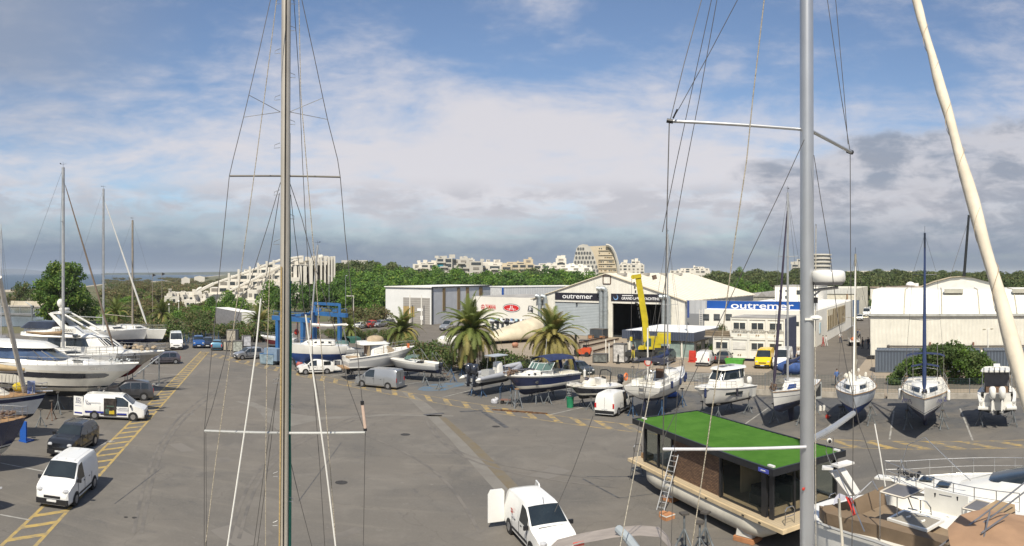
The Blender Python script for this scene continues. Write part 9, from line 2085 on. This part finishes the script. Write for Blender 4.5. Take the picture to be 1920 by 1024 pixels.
# --- yacht with brown sun pad, lower right
NZ=5.0
t=thing('cockpit_yacht','white yacht at the lower right with brown sun pad, cockpit table and tan bimini','yacht',G(1720,1000,NZ)*1.0);t.location.z=0
def poly(name,px,z0,z1,m,par=t,smooth=0,z_of=None):
 b=MB();pp=[G(x,y,z1) for x,y in px];b.prism([(p.x,p.y) for p in pp],z0,z1);return wpar(b.obj(name,m,None,smooth),par)
near=[(1505,962),(1524,977),(1560,990),(1600,1003),(1640,1015),(1680,1030),(1760,1060),(1900,1100),(2050,1120)];far=[(2120,1010),(2000,975),(1880,955),(1740,935),(1640,925),(1560,935),(1520,948)]
b=MB();P1_=[G(x,y,NZ) for x,y in near+far];cN=sum(P1_,Vector())/len(P1_);b.loft([[Vector((cN.x+(p.x-cN.x)*k,cN.y+(p.y-cN.y)*k,z)) for p in P1_] for z,k in ((1.3,.15),(2.0,.6),(3.2,.88),(NZ-.25,.99),(NZ,1.0),(NZ+.02,.97))]);wpar(b.obj('hull',WHITE,None,50),t)
b=MB();b.sheet([Vector((cN.x+(p.x-cN.x)*.97,cN.y+(p.y-cN.y)*.97,NZ+.03)) for p in P1_]);wpar(b.obj('deck',WHITE,None,0),t)
b=MB();rr_=[G(x,y,NZ+.05) for x,y in near[1:]];b.tube(rr_,.035,6);wpar(b.obj('toe_rail',GREYH,None),t)
BRC=mat('brown_cushion',(.19,.135,.085),.9,0,.1,1.2,.4,5);BRC2=mat('light_brown_cushion',(.26,.19,.12),.9,0,.1,1.2,.4,5)
poly('sun_pad',[(1536,948),(1600,960),(1700,985),(1800,1012),(1900,1045),(1860,1050),(1790,1026),(1741,1010),(1642,984),(1590,973),(1546,961)],NZ,NZ+.35,BRC)
poly('sun_pad',[(1545,948),(1610,940),(1675,948),(1735,975),(1790,1000),(1800,1012),(1700,985),(1600,960)],NZ,NZ+.22,BRC2)
b=MB();a0,a1=G(1610,968,NZ+.2),G(1663,946,NZ+.2);b.add([a0,a1,a1+Vector((-.05,.12,.48)),a0+Vector((-.05,.12,.42)),a0+Vector((-.1,.3,0)),a1+Vector((-.1,.3,0))],[(0,1,2,3),(3,2,5,4),(0,3,4),(1,5,2)]);wpar(b.obj('backrest',BRC,None,0),t)
b=MB();a0,a1=G(1545,968,NZ+.2),G(1612,968,NZ+.2);b.add([a0,a1,a1+Vector((0,.12,.42)),a0+Vector((0,.1,.22)),a0+Vector((0,.3,0)),a1+Vector((0,.3,0))],[(0,1,2,3),(3,2,5,4),(0,3,4),(1,5,2)]);wpar(b.obj('backrest',BRC,None,0),t)
poly('table_top',[(1663,971.5),(1694.7,955),(1771,975),(1738.5,994)],NZ+.36,NZ+.42,WHITE);poly('table_inlay',[(1670,971.5),(1696,958),(1763,975.5),(1737,990.5)],NZ+.40,NZ+.424,mat('grey_weave',(.30,.27,.22),.8,0,.1,30))
for px,py in ((1703,969.5),(1730,977)): b=MB();c=G(px,py,NZ+.44);b.box(c,(.10,.05,.03));b.ell(c+Vector((.05,0,.01)),(.03,.03,.02),8,4);wpar(b.obj('cup_holder',WHITE,None,0),t)
for px in (1712,1723): b=MB();c=G(px,990,NZ+.2);b.cyl((c.x,c.y+.15,NZ),(c.x,c.y+.15,NZ+.37),.025,n=8);wpar(b.obj('table_leg',STEEL,None),t)
poly('cockpit_sole',[(1700,1000),(1745,1004),(1790,985),(1840,1000),(1800,1040),(1740,1024)],NZ+.01,NZ+.05,mat('beige_sole',(.50,.42,.30),.8))
# bulkhead and coachroof
def vpanel(name,a,c,zb,zt,m,th=.05,par=t):
 A0,B0=Vector(a),Vector(c);d_=(B0-A0);L_=math.hypot(d_.x,d_.y);b=MB();b.box((L_/2,0,(zb+zt)/2),(L_,th,zt-zb));o=b.obj(name,m,None,0);o.location=(A0.x,A0.y,0);o.rotation_euler=(0,0,math.atan2(d_.y,d_.x));
 o.parent=par;o.matrix_parent_inverse=(Matrix.Translation(par.location) @ Matrix.Rotation(par.rotation_euler[2],4,'Z')).inverted();return o
p0,p1=G(1734,955,NZ),G(1816,975,NZ);vpanel('bulkhead',p0,p1,NZ,NZ+.62,WHITE);vpanel('bulkhead',G(1655,952,NZ),p0,NZ,NZ+.35,WHITE);vpanel('bulkhead',p1,G(1815,1000,NZ),NZ,NZ+.4,WHITE)
for px,py in ((1753,925),(1795,932)): b=MB();c=Q(px,py,17.3);b.cyl(c,c+Vector((0,0,-.10)),.028,.012,n=8);wpar(b.obj('vent_horn',BLACKP,None),t)
b=MB();c0,c1=Q(1761,927.5,17.3),Q(1784,932,17.1);b.cyl(c0,c1,.016,n=5);wpar(b.obj('grab_bar',STEEL,None),t)
for pts in (((1700,930),(1727,937),(1737,941),(1745,952),(1746,966)),((1726,938),(1726,962)),((1702,953),(1745,962)),((1702,931),(1712,957))): W_(t,'guard_rail',[(x,y,16.6) for x,y in pts],.017,STEEL,6)
# two grey solar panels on frames
for pp,l in (((((1650,922),(1682,907),(1732,918),(1695,934))),0),(((1804,953),(1830,937),(1858,944),(1836,960)),1)):
 b=MB();v_=[Q(x,y,16.2+(.5 if k in (1,2) else 0)) for k,(x,y) in enumerate(pp)];b.sheet(v_);b.sheet([v-Vector((0,0,.03)) for v in v_][::-1]);o=wpar(b.obj('solar_panel',mat('grey_solar_cloth',(.13,.13,.14),.6),None,0),t);b=MB();b.tube(v_+[v_[0]],.022,6);wpar(b.obj('panel_frame',mat('beige_frame',(.55,.50,.42),.5),None),t)
 for v in v_[:2]: b=MB();b.cyl(v,(v.x,v.y,NZ),.015,n=5);wpar(b.obj('stanchion',STEEL,None),t)
# passerelle pair and flag at the stern
PASS=mat('white_passerelle',(.74,.72,.68),.4)
for (x0,y0_,x1,y1_) in ((1573,884,1597,928),(1590,880,1609,926)):
 b=MB();a0,a1=Q(x0-10,y0_,16.9),Q(x1,y1_,17.0);s_=Vector((.10,.02,0));b.add([a0-s_,a0+s_,a1+s_,a1-s_,a0-s_+Vector((0,.1,0)),a0+s_+Vector((0,.1,0)),a1+s_+Vector((0,.1,0)),a1-s_+Vector((0,.1,0))],[(0,1,2,3),(7,6,5,4),(0,4,5,1),(2,6,7,3),(0,3,7,4),(1,5,6,2)]);wpar(b.obj('davit_arm',PASS,None,0),t)
b=MB();b.box(Q(1552,877,16.9),(.28,.25,.05),rz=-.5);b.box(Q(1580,870,16.9),(.55,.28,.05),rz=.25);wpar(b.obj('davit_top',PASS,None,0),t)
for x in (0,13): W_(t,'davit_hoop',[(1549+x,848,16.8),(1550+x,826-x*.3,16.8),(1556+x*.4,818,16.8)],.012,STEEL,5);W_(t,'davit_hoop',[(1549+x,848,16.8),(1558+x,872,16.8)],.012,STEEL,5)
W_(t,'flag_pole',[(1568,880,16.3),(1597,940,15.6),(1621,997,15.0)],.014,STEEL,5)
b=MB();v_=[Q(1585,931,15.8),Q(1599,935,15.7),Q(1602,955,15.6),Q(1604,965,15.5),Q(1599,967,15.5),Q(1594,950,15.6)];b.sheet(v_);b.sheet([v+Vector((0,.02,0)) for v in v_][::-1]);wpar(b.obj('red_flag',mat('flag_red',(.62,.04,.03),.8),None,0),t)
b=MB();v_=[Q(1574,925,15.8),Q(1586,930,15.8),Q(1584,938,15.8),Q(1572,941,15.8),Q(1563,947,15.8),Q(1566,934,15.8)];b.sheet(v_);b.sheet([v+Vector((0,.02,0)) for v in v_][::-1]);wpar(b.obj('flag_cloth',mat('flag_white',(.6,.6,.68),.8),None,0),t)
W_(t,'rolled_cover',[(1573,935,15.6),(1575,970,15.6),(1579,1010,15.4),(1580,1035,15.2)],.035,mat('pale_rolled_cloth',(.50,.46,.38),.85),8)
# bimini
b=MB();TANB=mat('tan_bimini',(.37,.225,.13),.85,0,.12,1.2,.6,2)
rows=[[(1777,990,13.4),(1800,966,14.2),(1825,958,14.8),(1850,955,15.0),(1885,962,15.2),(1930,968,15.4),(1990,985,15.6)],[(1779,1010,12.8),(1805,990,13.2),(1850,985,13.5),(1890,985,13.7),(1940,992,13.8),(1990,1005,13.9),(2040,1025,14)],[(1785,1040,12.2),(1815,1038,12.3),(1850,1042,12.3),(1900,1050,12.3),(1950,1060,12.3),(2000,1075,12.3),(2050,1090,12.3)]]
b.loft([[Q(*p) for p in r_] for r_ in rows],closed=False);wpar(b.obj('bimini',TANB,None,60),t)
b=MB();b.loft([[Q(*p) for p in r_] for r_ in ([(1838,955,15.6),(1868,938,16.0),(1903,946,16.0),(1904,966,15.4)],[(1832,962,15.2),(1866,966,15.2),(1885,968,15.1),(1904,969,15.0)])],closed=False);wpar(b.obj('seat_cover',mat('tan_seat_cover',(.36,.25,.14),.85),None,60),t)
for pts in (((1755,1030,12.8),(1860,953,14.0),(1930,898,15.2)),((1770,1034,12.8),(1935,912,15.2)),((1856,960,13.8),(1838,1034,12.6)),((1600,935,16.2),(1634,903,16.4)),((1636,902,16.4),(1646,920,16.2)),((1840,1000,13),(1890,965,14))): W_(t,'bimini_frame',pts,.019,mat('grey_tube',(.25,.25,.26),.4,.5),6)
for pts in (((1640,795,17.0),(1650,850,17.0),(1660,912,17.0)),): W_(t,'whip_aerial',pts,.017,WHITE,6)
# --- far motor catamaran with the pulpit rails
s=Boat('motor_yacht','white yacht with dark deck hatches and tall pulpit rails at the right edge','motor yacht',G(1663,897,2.4)+Vector((.62,-.785,0))*12.5,G(1663,897,2.4),'the yacht with tall pulpit rails')
s.hull(5.2,2.2,2.4,.6,1.0,[ANTIF,WHITE,WHITE],bands=[(1.0,0),(1.1,1)],rake=1.2,sag=0,full=.45);s.deck(WHITE,.02,.14)
s.cab(-3.0,3.4,3.2,2.35,2.95,WHITE,'coachroof',rf=2.2,rb=0,taper=.3,n=3,crown=.15);s.cab(-3.0,1.6,2.6,2.9,3.3,GLASS,'saloon_windscreen',rf=1.8,rb=0,taper=.3)
for x in (4.4,3.5): s.bx('deck_hatch',GLASS,(x,.0 if x>4 else .5,2.56),(.55,.55,.05))
s.guard(.5,.94,.72,7,r=.02,inset=.12);s.bx('bow_platform',WHITE,(s.L/2+.1,0,2.42),(.8,.5,.08));b=MB();q=random.Random(12)
for k in range(16): b.ell((5.2+q.uniform(-.5,.7),q.uniform(-.4,.4),2.6+q.random()*.2),(.10,.08,.07),6,4)
b.obj('windlass',BLACKP,s.t);s.tb('furler',STEEL,[(5.7,0,2.5),(5.6,0,3.3),(5.3,0.1,2.5)],.03);s.tb('bow_arch',STEEL,[(5.5,.9,2.5),(5.0,.9,4.2),(4.2,1.0,4.6),(2.2,1.2,3.0)],.02);s.stands((.75,),0)
# ================================================================== thin sea air
b=MB();b.box((0,0,30),(19000,19000,64));hz=b.obj('haze',None,None,0) if False else None
me=bpy.data.meshes.new('haze');me.from_pydata(b.v,[],b.f);hz=bpy.data.objects.new('haze',me);C.objects.link(hz);hz['kind']='stuff'
m=bpy.data.materials.new('haze_air');m.use_nodes=True;t_=m.node_tree;t_.nodes.remove(t_.nodes['Principled BSDF']);v=t_.nodes.new('ShaderNodeVolumePrincipled');v.inputs['Density'].default_value=0.00010;v.inputs['Color'].default_value=(.86,.90,.95,1);v.inputs['Anisotropy'].default_value=0.2
t_.links.new(v.outputs[0],t_.nodes['Material Output'].inputs['Volume']);me.materials.append(m)
sc.cycles.volume_bounces=1
# prototypes that were never placed
for o in list(bpy.data.objects):
 if o.parent is None and 'unused' in o:
  for c in kids(o): bpy.data.objects.remove(c)
  bpy.data.objects.remove(o)
